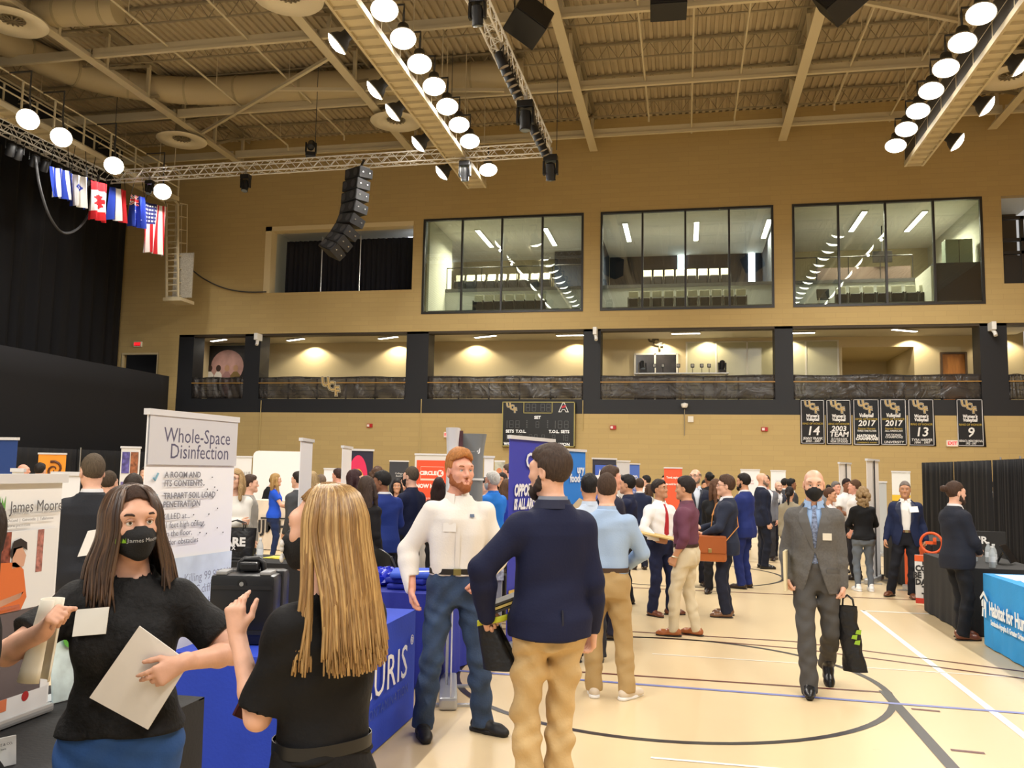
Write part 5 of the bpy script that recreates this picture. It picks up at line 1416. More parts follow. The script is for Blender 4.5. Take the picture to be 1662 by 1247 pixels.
paper((3.28, 9.45, HT + .007), .36, .5, R(4), 'white sheet at far end of sky blue cloth')
paper((3.3, 8.95, HT + .008), .36, .36, R(-6), 'white sheet in the middle of sky blue cloth')
t = thing('table_sign', 'white card on pale blue easel standing on sky blue cloth', 'sign', (3.42, 8.98, HT + .007), R(70))
MB().rbox((0, 0, .15), (.22, .012, .28), .004, (R(-12), 0, 0)).build('card', WHITE, t); MB().bar((.05, .14, 0), (.03, .01, .24), .06, .012).build('easel_leg', mat((130, 180, 214), .4), t)
def bottle(c, label, grp, s=1.0):
    t = thing('water_bottle', label, 'bottle', c, 0, grp)
    MB().lathe([(.026 * s, 0), (.031 * s, .008), (.031 * s, .12 * s), (.026 * s, .15 * s), (.013 * s, .178 * s), (.012 * s, .195 * s)], n=18).build('body', mat((214, 222, 226), .08, alpha=.55), t, smooth=50)
    MB().lathe([(.0316 * s, .055 * s), (.0316 * s, .11 * s)], n=18, cap=False).build('label_band', mat((226, 232, 238), .5), t)
    MB().lathe([(.014 * s, .192 * s), (.014 * s, .208 * s)], n=14).build('cap', WHITE, t)
for x, y, lab in ((3.34, 11.15, 'behind the white card stack'), (3.42, 10.75, 'in the middle of the black cloth'), (3.3, 10.42, 'nearest the sky blue cloth'), (3.46, 11.05, 'second behind the white card stack')):
    bottle((x, y, HT + .007), 'clear water bottle %s' % lab, 'water bottles on the black cloth', 1.12)
bottle((-4.28, 8.32, HT + .007), 'clear water bottle beside the black tote bag', None, 1.1); bottle((-2.0, 8.05, HT + .007), 'small clear water bottle at far end of the darker blue cloth', None, .95)
t = thing('card_stack', 'stack of white cards on black cloth before the water bottles', 'cards', (3.16, 10.95, HT + .007))
for k in range(3): MB().rbox((0, .004 * k, .022 + .045 * k), (.16, .1, .042), .003).build('card_block', mat((236, 236, 236), .5), t)
t = thing('tablet', 'black tablet leaning on the black cloth among water bottles', 'tablet', (3.62, 10.9, HT + .007), R(60)); MB().rbox((0, 0, .12), (.3, .015, .22), .006, (R(-30), 0, 0)).build('screen', BLKS, t); MB().bar((0, .12, .0), (0, .05, .14), .1, .008).build('stand', BLK, t)
# folded shirts
t0 = None
for k, (dx, dy, rz, c, lab) in enumerate(((-.0, 0, 5, (26, 40, 150), 'lowest of the pile'), (.01, .01, -6, (30, 46, 160), 'second from the bottom'), (.0, -.01, 14, (58, 92, 206), 'topmost with white print'))):
    t = thing('folded_shirt', 'folded blue shirt on the darker blue cloth, %s' % lab, 'shirt', (-2.2 + dx, 6.95 + dy, HT + .007 + k * .045), R(rz), 'folded blue shirts')
    MB().rbox((0, 0, .022), (.34, .42, .044), .018).build('fabric', mat(c, .8, bump=(14, .5, .02)), t, smooth=60)
    if k == 2: MB().prism([(-.05, -.16), (.14, -.1), (.14, -.03), (.02, -.06), (-.06, -.1)], (0, 0, .046), (1, 0, 0), (0, 1, 0), .001).build('white_print', WHITE, t)
t = thing('crumpled_bag', 'crumpled blue plastic bag beside the folded shirts', 'bag', (-2.45, 7.0, HT + .007)); rs = random.Random(2)
m = MB(); m.ell((0, 0, .06), (.13, .16, .075), 22, 14); m.v = [(v[0] + rs.uniform(-.018, .018), v[1] + rs.uniform(-.018, .018), max(0.001, v[2] + rs.uniform(-.02, .02))) for v in m.v]; m.build('film', mat((34, 50, 190), .3), t)
# tote bag and yellow items
t = thing('tote_bag', 'black tote bag with white rough lettering on black tablecloth', 'bag', (-4.58, 8.36, HT + .007), R(16))
MB().sheet(lambda u, v: (.19 * math.cos(2 * PI * u) * (1 + .12 * v) * (1 if True else 1), .085 * math.sin(2 * PI * u) * (1 - .35 * v) + .008 * math.sin(18 * u + 5 * v), .02 + .30 * v), 40, 8).build('bag_body', mat((20, 20, 22), .4, bump=(9, .6, .03)), t, smooth=60)
for sy in (-.05, .05): MB().tube([(-.08, sy, .3), (-.09, sy, .37), (0, sy * .7, .40), (.09, sy, .37), (.08, sy, .3)], .007, 6).build('handle', BLK, t)
letters(t, [('BARE', Vector((-.02, -.096, .18)), .12, dict(bold=.006)), ('NEW X', Vector((-.06, -.099, .12)), .05, dict(bold=.002))], (230, 230, 230))
t = thing('flyer_pile', 'yellow flyers lying on black tablecloth beside tote bag', 'flyers', (-4.22, 8.6, HT + .007))
for k in range(3): MB().box((.03 * k, .02 * k, .004 + .004 * k), (.26, .2, .003), (0, 0, R(14 * k - 10))).build('flyer', mat((238, 222, 84), .5), t)
# on the accountants' table
t = thing('drawstring_pouch', 'bright green drawstring pouch on black tablecloth', 'pouch', (-2.22, 2.32, HT + .007))
MB().lathe([(.03, 0), (.055, .01), (.062, .05), (.05, .085), (.026, .1), (.04, .12), (.045, .128)], n=24).build('fabric', mat((96, 200, 40), .6, bump=(30, .4)), t, smooth=70); MB().tube([(.028 * math.cos(a), .028 * math.sin(a), .1) for a in [2 * PI * k / 16 for k in range(16)]], .004, 5, closed=True).build('drawstring', mat((60, 130, 30), .6), t)
t = thing('name_card', 'white printed table card beside the green pouch', 'card', (-2.16, 2.48, HT + .007), R(62))
MB().rbox((0, 0, .045), (.13, .006, .09), .002, (R(-10), 0, 0)).build('card', WHITE, t); letters(t, [('JAMES MOORE & CO.', Vector((0, -.006, .07)), .011, {}), ('Please sign in here', Vector((0, -.003, .055)), .009, {})], (90, 90, 96))
t = thing('picture_frame', 'clear acrylic holder with colourful leaflet behind the masked woman', 'holder', (-2.5, 3.28, HT + .007), R(75))
MB().rbox((0, 0, .16), (.22, .012, .32), .004, (R(-8), 0, 0)).build('leaflet', mat((206, 224, 226), .3, noise=(9, .3)), t); MB().box((0, .05, .004), (.22, .1, .008)).build('foot', mat((220, 226, 230), .1), t); disc(t, lambda x, z: Vector((x, -.012, z)), -.03, .25, .04, (96, 180, 70), 'green_print', .0)
# trash-like clear bin and leaflets behind the blazer man
t = thing('leaflet_rack', 'grey rack of printed leaflets behind the white shirted man', 'rack', fl_pt(806, 9.2, 0), R(10)); MB().bx(-.08, .08, -.1, .1, 0, .95).build('column', mat((170, 172, 176), .4), t); MB().bx(-.09, .10, -.13, -.11, .55, .98).build('leaflet', mat((200, 204, 220), .5, noise=(22, .6)), t)

# folding chairs
def chair(c, rz, label, grp='black folding chairs'):
    t = thing('folding_chair', label, 'chair', c, rz, grp)
    MB().sheet(lambda u, v: ((u - .5) * .44 * (1 - .35 * max(0, v - .6)), -.19 - .03 * math.sin(PI * u), .56 + .26 * v + .06 * math.sin(PI * u)), 10, 6, t=.02).build('backrest', mat((34, 34, 36), .35), t, smooth=50)
    MB().rbox((0, .02, .44), (.42, .40, .035), .015).build('seat', mat((28, 28, 30), .6), t)
    for sx in (-.21, .21):
        MB().tube([(sx, .2, 0), (sx, -.19, .82)], .012, 6).build('leg', mat((70, 70, 74), .4), t); MB().tube([(sx, -.2, 0), (sx, .12, .44)], .012, 6).build('leg', mat((70, 70, 74), .4), t)
chair(fl_pt(616, 8.2), R(-50), 'black folding chair behind folded shirts, nearer one'); chair(fl_pt(648, 8.9), R(-40), 'black folding chair behind folded shirts, farther one'); chair(fl_pt(795, 10.0), R(20), 'black folding chair by the suitcase handle')
t = thing('suitcase', 'dark suitcase with raised silver handle behind the white shirted man', 'suitcase', fl_pt(806, 9.9)); MB().rbox((0, 0, .27), (.3, .2, .5), .03).build('shell', BLK, t)
m = MB()
for sx in (-.05, .05): m.tube([(sx, .06, .5), (sx, .06, .86)], .008, 6)
m.tube([(-.06, .06, .87), (.06, .06, .87)], .013, 6); m.build('pull_handle', CHROME, t)
# ================================================================ people: bodies and clothes grown from smooth distance fields
def _v(p): return np.array(p, dtype=np.float64)
class Field:
    """smooth union of simple solids, sampled on a grid and skinned with surface nets."""
    def __init__(s): s.pr = []; s.cut = []; s.noise = None; s.ck = 0.0
    def cone(s, a, b, r0, r1, k=.02, clip=None, flat=None):
        """rounded cone a-b; clip=(point, dir): keep the side where (p-point).dir < 0; flat=(axis, scale) squashes it."""
        a, b = _v(a), _v(b); m = max(r0, r1)
        lo, hi = np.minimum(a, b) - m, np.maximum(a, b) + m
        def f(P):
            ab = b - a; L = max(ab @ ab, 1e-12)
            q = P - a
            t = np.clip((q @ ab) / L, 0, 1)
            e = q - t[..., None] * ab
            if flat is not None:
                ax = _v(flat[0]); c = e @ ax
                e = e + (c * (1 / flat[1] - 1))[..., None] * ax
            d = np.sqrt((e * e).sum(-1)) - (r0 + (r1 - r0) * t)
            if clip is not None:
                d = np.maximum(d, (P - _v(clip[0])) @ _v(clip[1]))
            return d
        s.pr.append((f, lo, hi, k, 0)); return s
    def ell(s, c, r, k=.02, M=None, sub=False):
        c, r = _v(c), _v(r); m = r.max()
        def f(P):
            q = P - c
            if M is not None: q = q @ M
            k0 = np.sqrt(((q / r) ** 2).sum(-1)); k1 = np.sqrt(((q / r ** 2) ** 2).sum(-1)) + 1e-9
            return k0 * (k0 - 1) / k1
        s.pr.append((f, c - m, c + m, k, 1 if sub else 0)); return s
    def fn(s, f, lo, hi, k=.02, sub=False):
        s.pr.append((f, _v(lo), _v(hi), k, 1 if sub else 0)); return s
    def mesh(s, h):
        lo = np.min([p[1] for p in s.pr if p[4] == 0], axis=0) - 3 * h; hi = np.max([p[2] for p in s.pr if p[4] == 0], axis=0) + 3 * h
        n = np.ceil((hi - lo) / h).astype(int) + 1
        F = np.full(n, 1.0, dtype=np.float32)
        ax = [lo[i] + h * np.arange(n[i]) for i in range(3)]
        for f, a, b, k, op in s.pr:
            mg = k + 2.5 * h
            i0 = np.clip(np.floor((a - mg - lo) / h).astype(int), 0, n - 1); i1 = np.clip(np.ceil((b + mg - lo) / h).astype(int) + 1, 1, n)
            if np.any(i1 <= i0): continue
            sl = tuple(slice(i0[j], i1[j]) for j in range(3))
            P = np.stack(np.meshgrid(ax[0][sl[0]], ax[1][sl[1]], ax[2][sl[2]], indexing='ij'), -1)
            d = f(P)
            g = F[sl]
            if op == 0:
                hh = np.clip(.5 + .5 * (g - d) / k, 0, 1)
                F[sl] = g + (d - g) * hh - k * hh * (1 - hh)
            else:
                d = -d
                hh = np.clip(.5 - .5 * (g - d) / k, 0, 1)
                F[sl] = g + (d - g) * hh + k * hh * (1 - hh)
        if s.noise or s.cut:
            m = np.abs(F) < 6 * h + .01
            I = np.argwhere(m); P = lo + I * h
            v = F[m].astype(np.float64)
            if s.noise: v = v + s.noise(P)
            for c in s.cut:
                w = c(P)
                if s.ck:
                    hh = np.clip(.5 - .5 * (v - w) / s.ck, 0, 1); v = v + (w - v) * hh + s.ck * hh * (1 - hh)
                else: v = np.maximum(v, w)
            F[m] = v
        return surface_nets(F, lo, h)
_CN = [(i, j, k) for i in (0, 1) for j in (0, 1) for k in (0, 1)]
_EG = [(a, b) for a in range(8) for b in range(a + 1, 8) if sum(abs(_CN[a][q] - _CN[b][q]) for q in range(3)) == 1]
def surface_nets(F, lo, h):
    S = F < 0
    nx, ny, nz = F.shape
    sl = lambda c, A: A[c[0]:nx - 1 + c[0], c[1]:ny - 1 + c[1], c[2]:nz - 1 + c[2]]
    cnt = np.zeros((nx - 1, ny - 1, nz - 1), np.int8)
    for c in _CN: cnt += sl(c, S)
    act = (cnt > 0) & (cnt < 8)
    I = np.argwhere(act)
    if len(I) == 0: return np.zeros((0, 3)), np.zeros((0, 4), int)
    idx = np.full(act.shape, -1, np.int64); idx[act] = np.arange(len(I))
    vals = [sl(c, F)[act].astype(np.float64) for c in _CN]
    acc = np.zeros((len(I), 3)); num = np.zeros(len(I))
    for a, b in _EG:
        fa, fb = vals[a], vals[b]
        x = (fa < 0) != (fb < 0)
        t = np.where(x, fa / np.where(x, fa - fb, 1), 0)
        p = np.array(_CN[a]) + t[:, None] * (np.array(_CN[b]) - np.array(_CN[a]))
        acc += p * x[:, None]; num += x
    V = lo + h * (I + acc / num[:, None])
    Q = []
    for ax in range(3):
        u, w = (ax + 1) % 3, (ax + 2) % 3
        a = [slice(None)] * 3; b = [slice(None)] * 3
        a[ax] = slice(0, -1); b[ax] = slice(1, None)
        A, B = S[tuple(a)], S[tuple(b)]
        E = np.argwhere(A != B)
        if len(E) == 0: continue
        ok = (E[:, u] >= 1) & (E[:, w] >= 1) & (E[:, u] < F.shape[u] - 1) & (E[:, w] < F.shape[w] - 1)
        E = E[ok]
        def cell(du, dw):
            c = E.copy(); c[:, u] += du; c[:, w] += dw
            return idx[c[:, 0], c[:, 1], c[:, 2]]
        q = np.stack([cell(-1, -1), cell(0, -1), cell(0, 0), cell(-1, 0)], 1)
        fl = ~A[tuple(E.T)]
        q[fl] = q[fl][:, ::-1]
        Q.append(q)
    Q = np.concatenate(Q); Q = Q[(Q >= 0).all(1)]
    return V, Q
def np_mesh(name, V, Q, m, parent, scale=1.0, extra=None):
    me = bpy.data.meshes.new(name)
    V = np.asarray(V) * scale
    me.vertices.add(len(V)); me.vertices.foreach_set('co', V.astype(np.float32).ravel())
    me.loops.add(Q.size); me.loops.foreach_set('vertex_index', Q.astype(np.int32).ravel())
    me.polygons.add(len(Q)); me.polygons.foreach_set('loop_start', (np.arange(len(Q)) * 4).astype(np.int32))
    me.materials.append(m)
    me.update(calc_edges=True); me.validate()
    me.shade_smooth()
    o = bpy.data.objects.new(name, me); COL.objects.link(o)
    if parent is not None: o.parent = parent
    _MW[o.name] = mw(parent)
    return o

def rot3(ax, ang):
    return np.array(Matrix.Rotation(ang, 3, ax))
def unit(v):
    v = _v(v); return v / max(np.linalg.norm(v), 1e-9)
def ik(a, c, l1, l2, hint):
    a, c, hint = _v(a), _v(c), _v(hint)
    d = c - a; L = np.linalg.norm(d)
    if L > (l1 + l2) * .995:
        c = a + d / L * (l1 + l2) * .995; d = c - a; L = np.linalg.norm(d)
    u = d / L
    x = (l1 * l1 - l2 * l2 + L * L) / (2 * L); hgt = math.sqrt(max(l1 * l1 - x * x, 0))
    n = hint - (hint @ u) * u
    n = n / max(np.linalg.norm(n), 1e-6)
    return a + u * x + n * hgt, c

ST_M = dict(z=[.80, .86, .95, 1.04, 1.13, 1.25, 1.35, 1.41, 1.455, 1.49, 1.53], a=[.146, .162, .168, .156, .156, .172, .178, .158, .108, .074, .060], b=[.100, .112, .118, .110, .108, .118, .118, .102, .082, .066, .058], y=[-.01, -.008, -.006, 0, .004, .004, -.002, -.008, -.014, -.018, -.02])
ST_F = dict(z=[.80, .86, .95, 1.04, 1.12, 1.24, 1.33, 1.39, 1.44, 1.48, 1.53], a=[.158, .170, .168, .140, .130, .146, .150, .134, .092, .062, .050], b=[.105, .116, .116, .098, .094, .108, .108, .092, .074, .058, .050], y=[-.01, -.01, -.006, 0, .002, .004, 0, -.008, -.014, -.018, -.02])
SKIN = {'fair': (226, 176, 150), 'pink': (226, 164, 140), 'tan': (204, 150, 116), 'olive': (190, 138, 104), 'brown': (134, 88, 62), 'dark': (84, 54, 40)}

class Person:
    def __init__(s, label, loc, yaw=0, H=1.78, sex='m', girth=1.0, lean=0, twist=0, side=0, head=(0, 0, 0), R=None, L=None, feet=None, skin='fair', vox=.011, group=None, hand_curl=(.45, .45), hip=(0, 0, 0), shw=1.0):
        s.sex, s.skin, s.vox = sex, skin, vox
        s.S = H / 1.775
        s.t = thing('person', label, 'person', (loc[0], loc[1], loc[2] if len(loc) > 2 else 0), math.radians(yaw), group)
        st = ST_M if sex == 'm' else ST_F
        s.st = {k: np.array(v) for k, v in st.items()}
        s.st['a'] = s.st['a'] * (1 + (girth - 1) * .8); s.st['b'] = s.st['b'] * girth
        s.g = girth
        hip = _v(hip); s.hip = hip
        s.piv = _v((0, 0, .95)) + hip
        s.Rup = rot3('Z', R_(twist)) @ rot3('X', R_(-lean)) @ rot3('Y', R_(side))
        up = lambda p: s.piv + s.Rup @ (_v(p) - _v((0, 0, .95)))
        s.up = up
        sw = (.163 if sex == 'm' else .138) * shw
        s.neck = up((0, -.018, 1.49))
        hy, hp, hr = head
        s.Rh = s.Rup @ rot3('Z', R_(hy)) @ rot3('X', R_(hp)) @ rot3('Y', R_(hr))
        s.hc = s.neck + s.Rh @ _v((0, .028, .165))
        s.sh = {'R': up((sw, -.012, 1.388)), 'L': up((-sw, -.012, 1.388))}
        s.arm = {}; s.hand = {}
        la, lf = .285, .255
        for sd, spec in (('R', R), ('L', L)):
            sg = 1 if sd == 'R' else -1
            spec = spec or {}
            w = spec.get('w', (sg * (sw + .05), .04, .862)); hint = spec.get('e', (sg * .06, -1, 0))
            if spec.get('loc') != 'body': w = up(w)
            el, wr = ik(s.sh[sd], w, la, lf, hint if spec.get('loc') == 'body' else s.Rup @ _v(hint))
            fd = unit(spec.get('f', unit(wr - el) * .8 + _v((0, .12, -.25))))
            pn = spec.get('p', (-sg, 0, 0)); pn = _v(pn) - (_v(pn) @ fd) * fd
            s.arm[sd] = (s.sh[sd], el, wr); s.hand[sd] = (wr, fd, unit(pn), spec.get('c', .4))
        s.hipj = {}; s.leg = {}
        feet = feet or {}
        for sd, sg in (('R', 1), ('L', -1)):
            fx, fy, fz, fyaw = feet.get(sd, (sg * .11, 0, 0, sg * -8))
            hj = hip + _v((sg * .088, 0, .90))
            an = _v((fx, fy, fz + .085))
            kn, an = ik(hj, an, .425, .40, (sg * .12 + .25 * math.sin(R_(-fyaw)), 1, 0))
            s.leg[sd] = (hj, kn, an, fyaw)
    # -- torso distance with inflation
    def torso_fn(s, inf, z0, z1, flare=None, n=2.5):
        st = s.st; iR = s.Rup; piv = s.piv
        def f(P):
            Q = (P - piv) @ iR + _v((0, 0, .95))
            z = Q[..., 2]
            a = np.interp(z, st['z'], st['a']) + inf; b = np.interp(z, st['z'], st['b']) + inf; yc = np.interp(z, st['z'], st['y'])
            if flare is not None:
                e = np.interp(z, flare[0], flare[1]); a = a + e; b = b + e
            q = ((np.abs(Q[..., 0]) / a) ** n + (np.abs(Q[..., 1] - yc) / b) ** n) ** (1 / n)
            d = (q - 1) * np.minimum(a, b)
            return np.maximum(d, np.maximum(z0 - z, z - z1))
        c = [s.up((x, y, z)) for x in (-.32, .32) for y in (-.26, .26) for z in (z0, z1)]
        return f, np.min(c, 0), np.max(c, 0)
    def front(s, x, z, inf, n=2.5, back=False):
        st = s.st
        a = np.interp(z, st['z'], st['a']) + inf; b = np.interp(z, st['z'], st['b']) + inf; yc = np.interp(z, st['z'], st['y'])
        y = b * max(0, 1 - min(1, abs(x) / a) ** n) ** (1 / n)
        if s.sex == 'f' and not back:
            y = max(y, .085 + inf + .055 * math.sqrt(max(0, 1 - (x / .15) ** 2 - ((z - 1.255) / .085) ** 2)) if (x / .15) ** 2 + ((z - 1.255) / .085) ** 2 < 1 else 0)
        return s.up((x, yc + (-y if back else y), z))
    def bust(s, F, inf):
        if s.sex == 'f':
            for sg in (-1, 1):
                F.ell(s.up((sg * .07, .085, 1.255)), (.072 + inf, .055 + inf, .07 + inf), .05)
    def arm_prims(s, F, sd, inf, t1=2.0, clipw=None):
        a, e, w = s.arm[sd]
        g = .5 + .5 * s.g
        k = g * (1 if s.sex == 'm' else .84)
        sg = 1 if sd == 'R' else -1
        F.ell(a + (e - a) * .06, (.056 * k + inf, .056 * k + inf, .056 * k + inf), .05)
        if t1 <= 1:
            c = a + (e - a) * t1; F.cone(a, e, .056 * k + inf, .05 * k + inf * 1.9, .035, clip=(c, unit(e - a)))
        else:
            F.cone(a, e, .056 * k + inf, .044 * k + inf, .035)
            m = e + (w - e) * .3
            F.cone(e, m, .043 * k + inf, .043 * k + inf, .02)
            if t1 >= 2: F.cone(m, w, .043 * k + inf, .029 * k + inf * .8, .02)
            else:
                c = e + (w - e) * (t1 - 1); F.cone(m, w, .043 * k + inf, .030 * k + inf, .02, clip=(c, unit(w - e)))
    def hand_prims(s, F, sd, rs=1.0):
        w, f, p, c = s.hand[sd]
        th = np.cross(f, p) if sd == 'R' else np.cross(p, f)
        k = (1.0 if s.sex == 'm' else .88)
        spread = c if isinstance(c, tuple) else (c,) * 5
        F.cone(w - f * .02, w + f * .03, .026 * k, .024 * k, .02, flat=(p, .8))
        for i, (o, ln) in enumerate(((.030, .072), (.010, .080), (-.010, .075), (-.029, .060))):
            base = w + f * .085 * k + th * o * k
            F.cone(w + f * .02 + th * o * .6 * k, base, .015 * k * rs, .0125 * k * rs, .014)
            d = unit(f + th * o * 1.2); q = base
            cc = spread[i + 1] * (1 + .12 * i)
            for j, fr in enumerate((.45, .30, .25)):
                ang = cc * (1.15, 1.3, .9)[j]
                d = unit(math.cos(ang) * d + math.sin(ang) * p); 
                pn_ = p
                q2 = q + d * ln * fr * k
                F.cone(q, q2, (.0095 - .0008 * j) * k * rs, (.0088 - .0009 * j) * k * rs, .004)
                q = q2
                p_new = unit(p - (p @ d) * d) if abs(p @ d) < .98 else -f
                if abs(p @ d) > .9: p_new = unit(-f + .1 * p)
                p = p_new
            w_, f, p, _ = s.hand[sd]
        q = w + f * .025 * k + th * .022 * k
        d = unit(f * .75 + th * .75 + p * .35); q2 = q + d * .045 * k
        F.cone(q, q2, .015 * k * rs, .0115 * k * rs, .012)
        d = unit(f * .95 + th * (.35 - .5 * spread[0]) + p * (.25 + .4 * spread[0])); q3 = q2 + d * .032 * k; F.cone(q2, q3, .0112 * k * rs, .010 * k * rs, .005)
        q4 = q3 + unit(d + .2 * p) * .026 * k; F.cone(q3, q4, .010 * k * rs, .0085 * k * rs, .005)
    def leg_prims(s, F, sd, inf=0.0, tr=False):
        h, k, a, fy = s.leg[sd]
        g = .45 + .55 * s.g; sx = 1 if s.sex == 'm' else .98
        if not tr:
            F.cone(h, k, .085 * g * sx + inf, .056 * g + inf, .04); m = k + (a - k) * .32
            F.cone(k, m, .055 * g + inf, .055 * g + inf, .03); F.cone(m, a, .054 * g + inf, .038 + inf * .3, .03)
            fd = _v((-math.sin(R_(fy)), math.cos(R_(fy)), 0))
            F.cone(a + _v((0, 0, -.04)) - fd * .03, a + _v((0, 0, -.055)) + fd * (.14 if a[2] < .13 else .0), .032, .025, .03)
    def head_prims(s, F):
        c, M = s.hc, s.Rh
        fem = s.sex == 'f'
        H = lambda x, y, z: c + M @ _v((x, y, z))
        w = .95 if fem else 1.0
        F.ell(H(0, -.016, .032), (.076 * w, .097, .088), .03, M)
        F.ell(H(0, .030, -.030), (.060 * w, .062, .084), .03, M)
        for sg in (-1, 1):
            F.cone(H(sg * .050 * w, .002, -.058), H(sg * .012, .070, -.098), .024, .021, .03)
            F.ell(H(sg * .042, .058, -.022), (.026, .026, .024), .03)
        F.ell(H(0, .080, -.098), (.018 if fem else .022, .018, .018), .025)
        F.cone(H(-.045, .068, .030), H(.045, .068, .030), .017, .017, .03); F.ell(H(0, .078, .034), (.03, .016, .018), .03)
        for sg in (-1, 1): F.ell(H(sg * .032, .101, .006), (.019, .016, .013), .012, M, sub=True)
        F.cone(H(0, .086, .016), H(0, .110, -.026), .0085, .0125, .014)
        for sg in (-1, 1):
            F.ell(H(sg * .012, .098, -.033), (.0105, .013, .0095), .01)
            F.ell(H(sg * .080 * w, -.010, -.006), (.010, .021, .034), .008, M @ rot3('X', -.25))
            F.ell(H(sg * .086 * w, -.006, -.004), (.006, .011, .020), .006, M, sub=True)
        F.cone(H(-.019, .088, -.062), H(.019, .088, -.062), .0085, .0085, .008); F.cone(H(-.016, .087, -.074), H(.016, .087, -.074), .0095, .0095, .008)
        F.cone(s.neck - s.Rup @ _v((0, 0, .05)), H(0, -.018, -.05), .060 if not fem else .049, .056 if not fem else .046, .03)
    def body(s, legs=True, vox=None):
        F = Field()
        f, lo, hi = s.torso_fn(-.004, .86, 1.53); F.fn(f, lo, hi, .03); s.bust(F, -.004)
        for sd in 'RL':
            s.arm_prims(F, sd, 0); s.hand_prims(F, sd, 1.0 if s.vox < .008 else 1.12)
            s.leg_prims(F, sd, 0.0 if legs == 'bare' else -.014)
        s.head_prims(F)
        V, Q = F.mesh(vox or s.vox * .75)
        c = SKIN[s.skin] if isinstance(s.skin, str) else s.skin
        m = mat(c, .52, noise=(26, .06), bump=(120, .05))
        s.b = np_mesh('body', V, Q, m, s.t, s.S)
        return s
    def _wr(s, amp, fx=30, seed=0.0, stretch=.5):
        def f(P):
            x, y, z = P[:, 0], P[:, 1], P[:, 2]
            q = np.sin(fx * (z * stretch + x * .9) + 2.2 * np.sin(fx * .37 * (y - x) + seed) + seed) + .7 * np.sin(fx * 1.7 * (z * .8 - x * .5 + y * .4) + 1.9 * np.sin(fx * .5 * z + seed * 2))
            return amp * q
        return f
    def top(s, col, kind='shirt', sleeve=2.0, hem=1.0, inf=.011, name='shirt', vneck=None, open_w=0.0, flare=None, rough=.75, wr=.0022, m=None, neck=1.50, fx=30):
        F = Field()
        if flare is None and hem < .98: flare = ([.78, .95, 1.1], [.026, .018, 0.0]) if inf < .02 else ([.78, .95, 1.12], [.028, .016, 0.0])
        f, lo, hi = s.torso_fn(inf, hem, neck, flare); F.fn(f, lo, hi, .03); s.bust(F, inf * .8)
        for sd in 'RL':
            if sleeve > 0: s.arm_prims(F, sd, min(inf * 1.05 + .002, .019), sleeve)
        nk = s.neck; iR, piv = s.Rup, s.piv
        loc = lambda P: (P - piv) @ iR + _v((0, 0, .95))
        # neck hole
        nr = (.066 if s.sex == 'm' else .075)
        def hole(P):
            Q = loc(P); return np.where(Q[:, 2] > 1.40, nr - np.sqrt(Q[:, 0] ** 2 + (Q[:, 1] + .012) ** 2 * 1.1) - .0, -1)
        F.cut.append(hole)
        F.cut.append(lambda P: np.where(np.abs(loc(P)[:, 0]) < .13, loc(P)[:, 2] - neck, -1))
        F.cut.append(lambda P: np.where(np.abs(loc(P)[:, 0]) < .30, hem - loc(P)[:, 2], -1) if hem > .9 else np.full(len(P), -1.0))
        if vneck is not None:
            zb, wtop, wbot, zend = vneck
            def vee(P):
                Q = loc(P); z = Q[:, 2]
                w = np.where(z > zb, wtop * np.clip((z - zb) / (1.47 - zb), 0, 1) + open_w, open_w + wbot * np.clip((zb - z) / .35, 0, 1) ** 1.2)
                return np.where((Q[:, 1] > .02), w - np.abs(Q[:, 0]), -1)
            F.cut.append(vee)
        F.noise = s._wr(wr, fx, seed=abs(hash_(str(col) + kind)) % 7)
        V, Q = F.mesh(s.vox)
        o = np_mesh(name, V, Q, m or mat(col, rough, bump=(90, .15), spec=.25), s.t, s.S)
        return o
    def bottom(s, col, name='trousers', waist=1.03, slim=0.0, hemz=.045, m=None, rough=.8, wr=.003, seat=0.0):
        F = Field(); inf = .014
        f, lo, hi = s.torso_fn(inf, .80, waist); F.fn(f, lo, hi, .03)
        if s.g > 0:
            F.ell(s.piv + _v((-.07, -.07 - seat, -.06)), (.078, .066, .085), .05); F.ell(s.piv + _v((.07, -.07 - seat, -.06)), (.078, .066, .085), .05)
        for sd in 'RL':
            h, k, a, fy = s.leg[sd]; g = .45 + .55 * s.g
            m1 = h + (k - h) * .5
            F.cone(h, m1, .098 * g, .086 * g - slim * .3, .04); F.cone(m1, k, .086 * g - slim * .3, .070 * g - slim * .6, .03)
            m2 = k + (a - k) * .4; d = unit(a - k); e = a + d * .045
            F.cone(k, m2, .070 * g - slim * .6, .070 * g - slim, .03)
            c = a + d * (.085 - hemz)
            F.cone(m2, e, .070 * g - slim, .068 - slim * 1.3, .03, clip=(c, d))
        loc = lambda P: (P - s.piv) @ s.Rup + _v((0, 0, .95))
        F.cut.append(lambda P: np.where(P[:, 2] > .9, loc(P)[:, 2] - waist, -1))
        F.noise = s._wr(wr, 34, seed=abs(hash_(str(col))) % 5, stretch=1.2)
        V, Q = F.mesh(s.vox)
        return np_mesh(name, V, Q, m or mat(col, rough, bump=(120, .12), spec=.25), s.t, s.S)
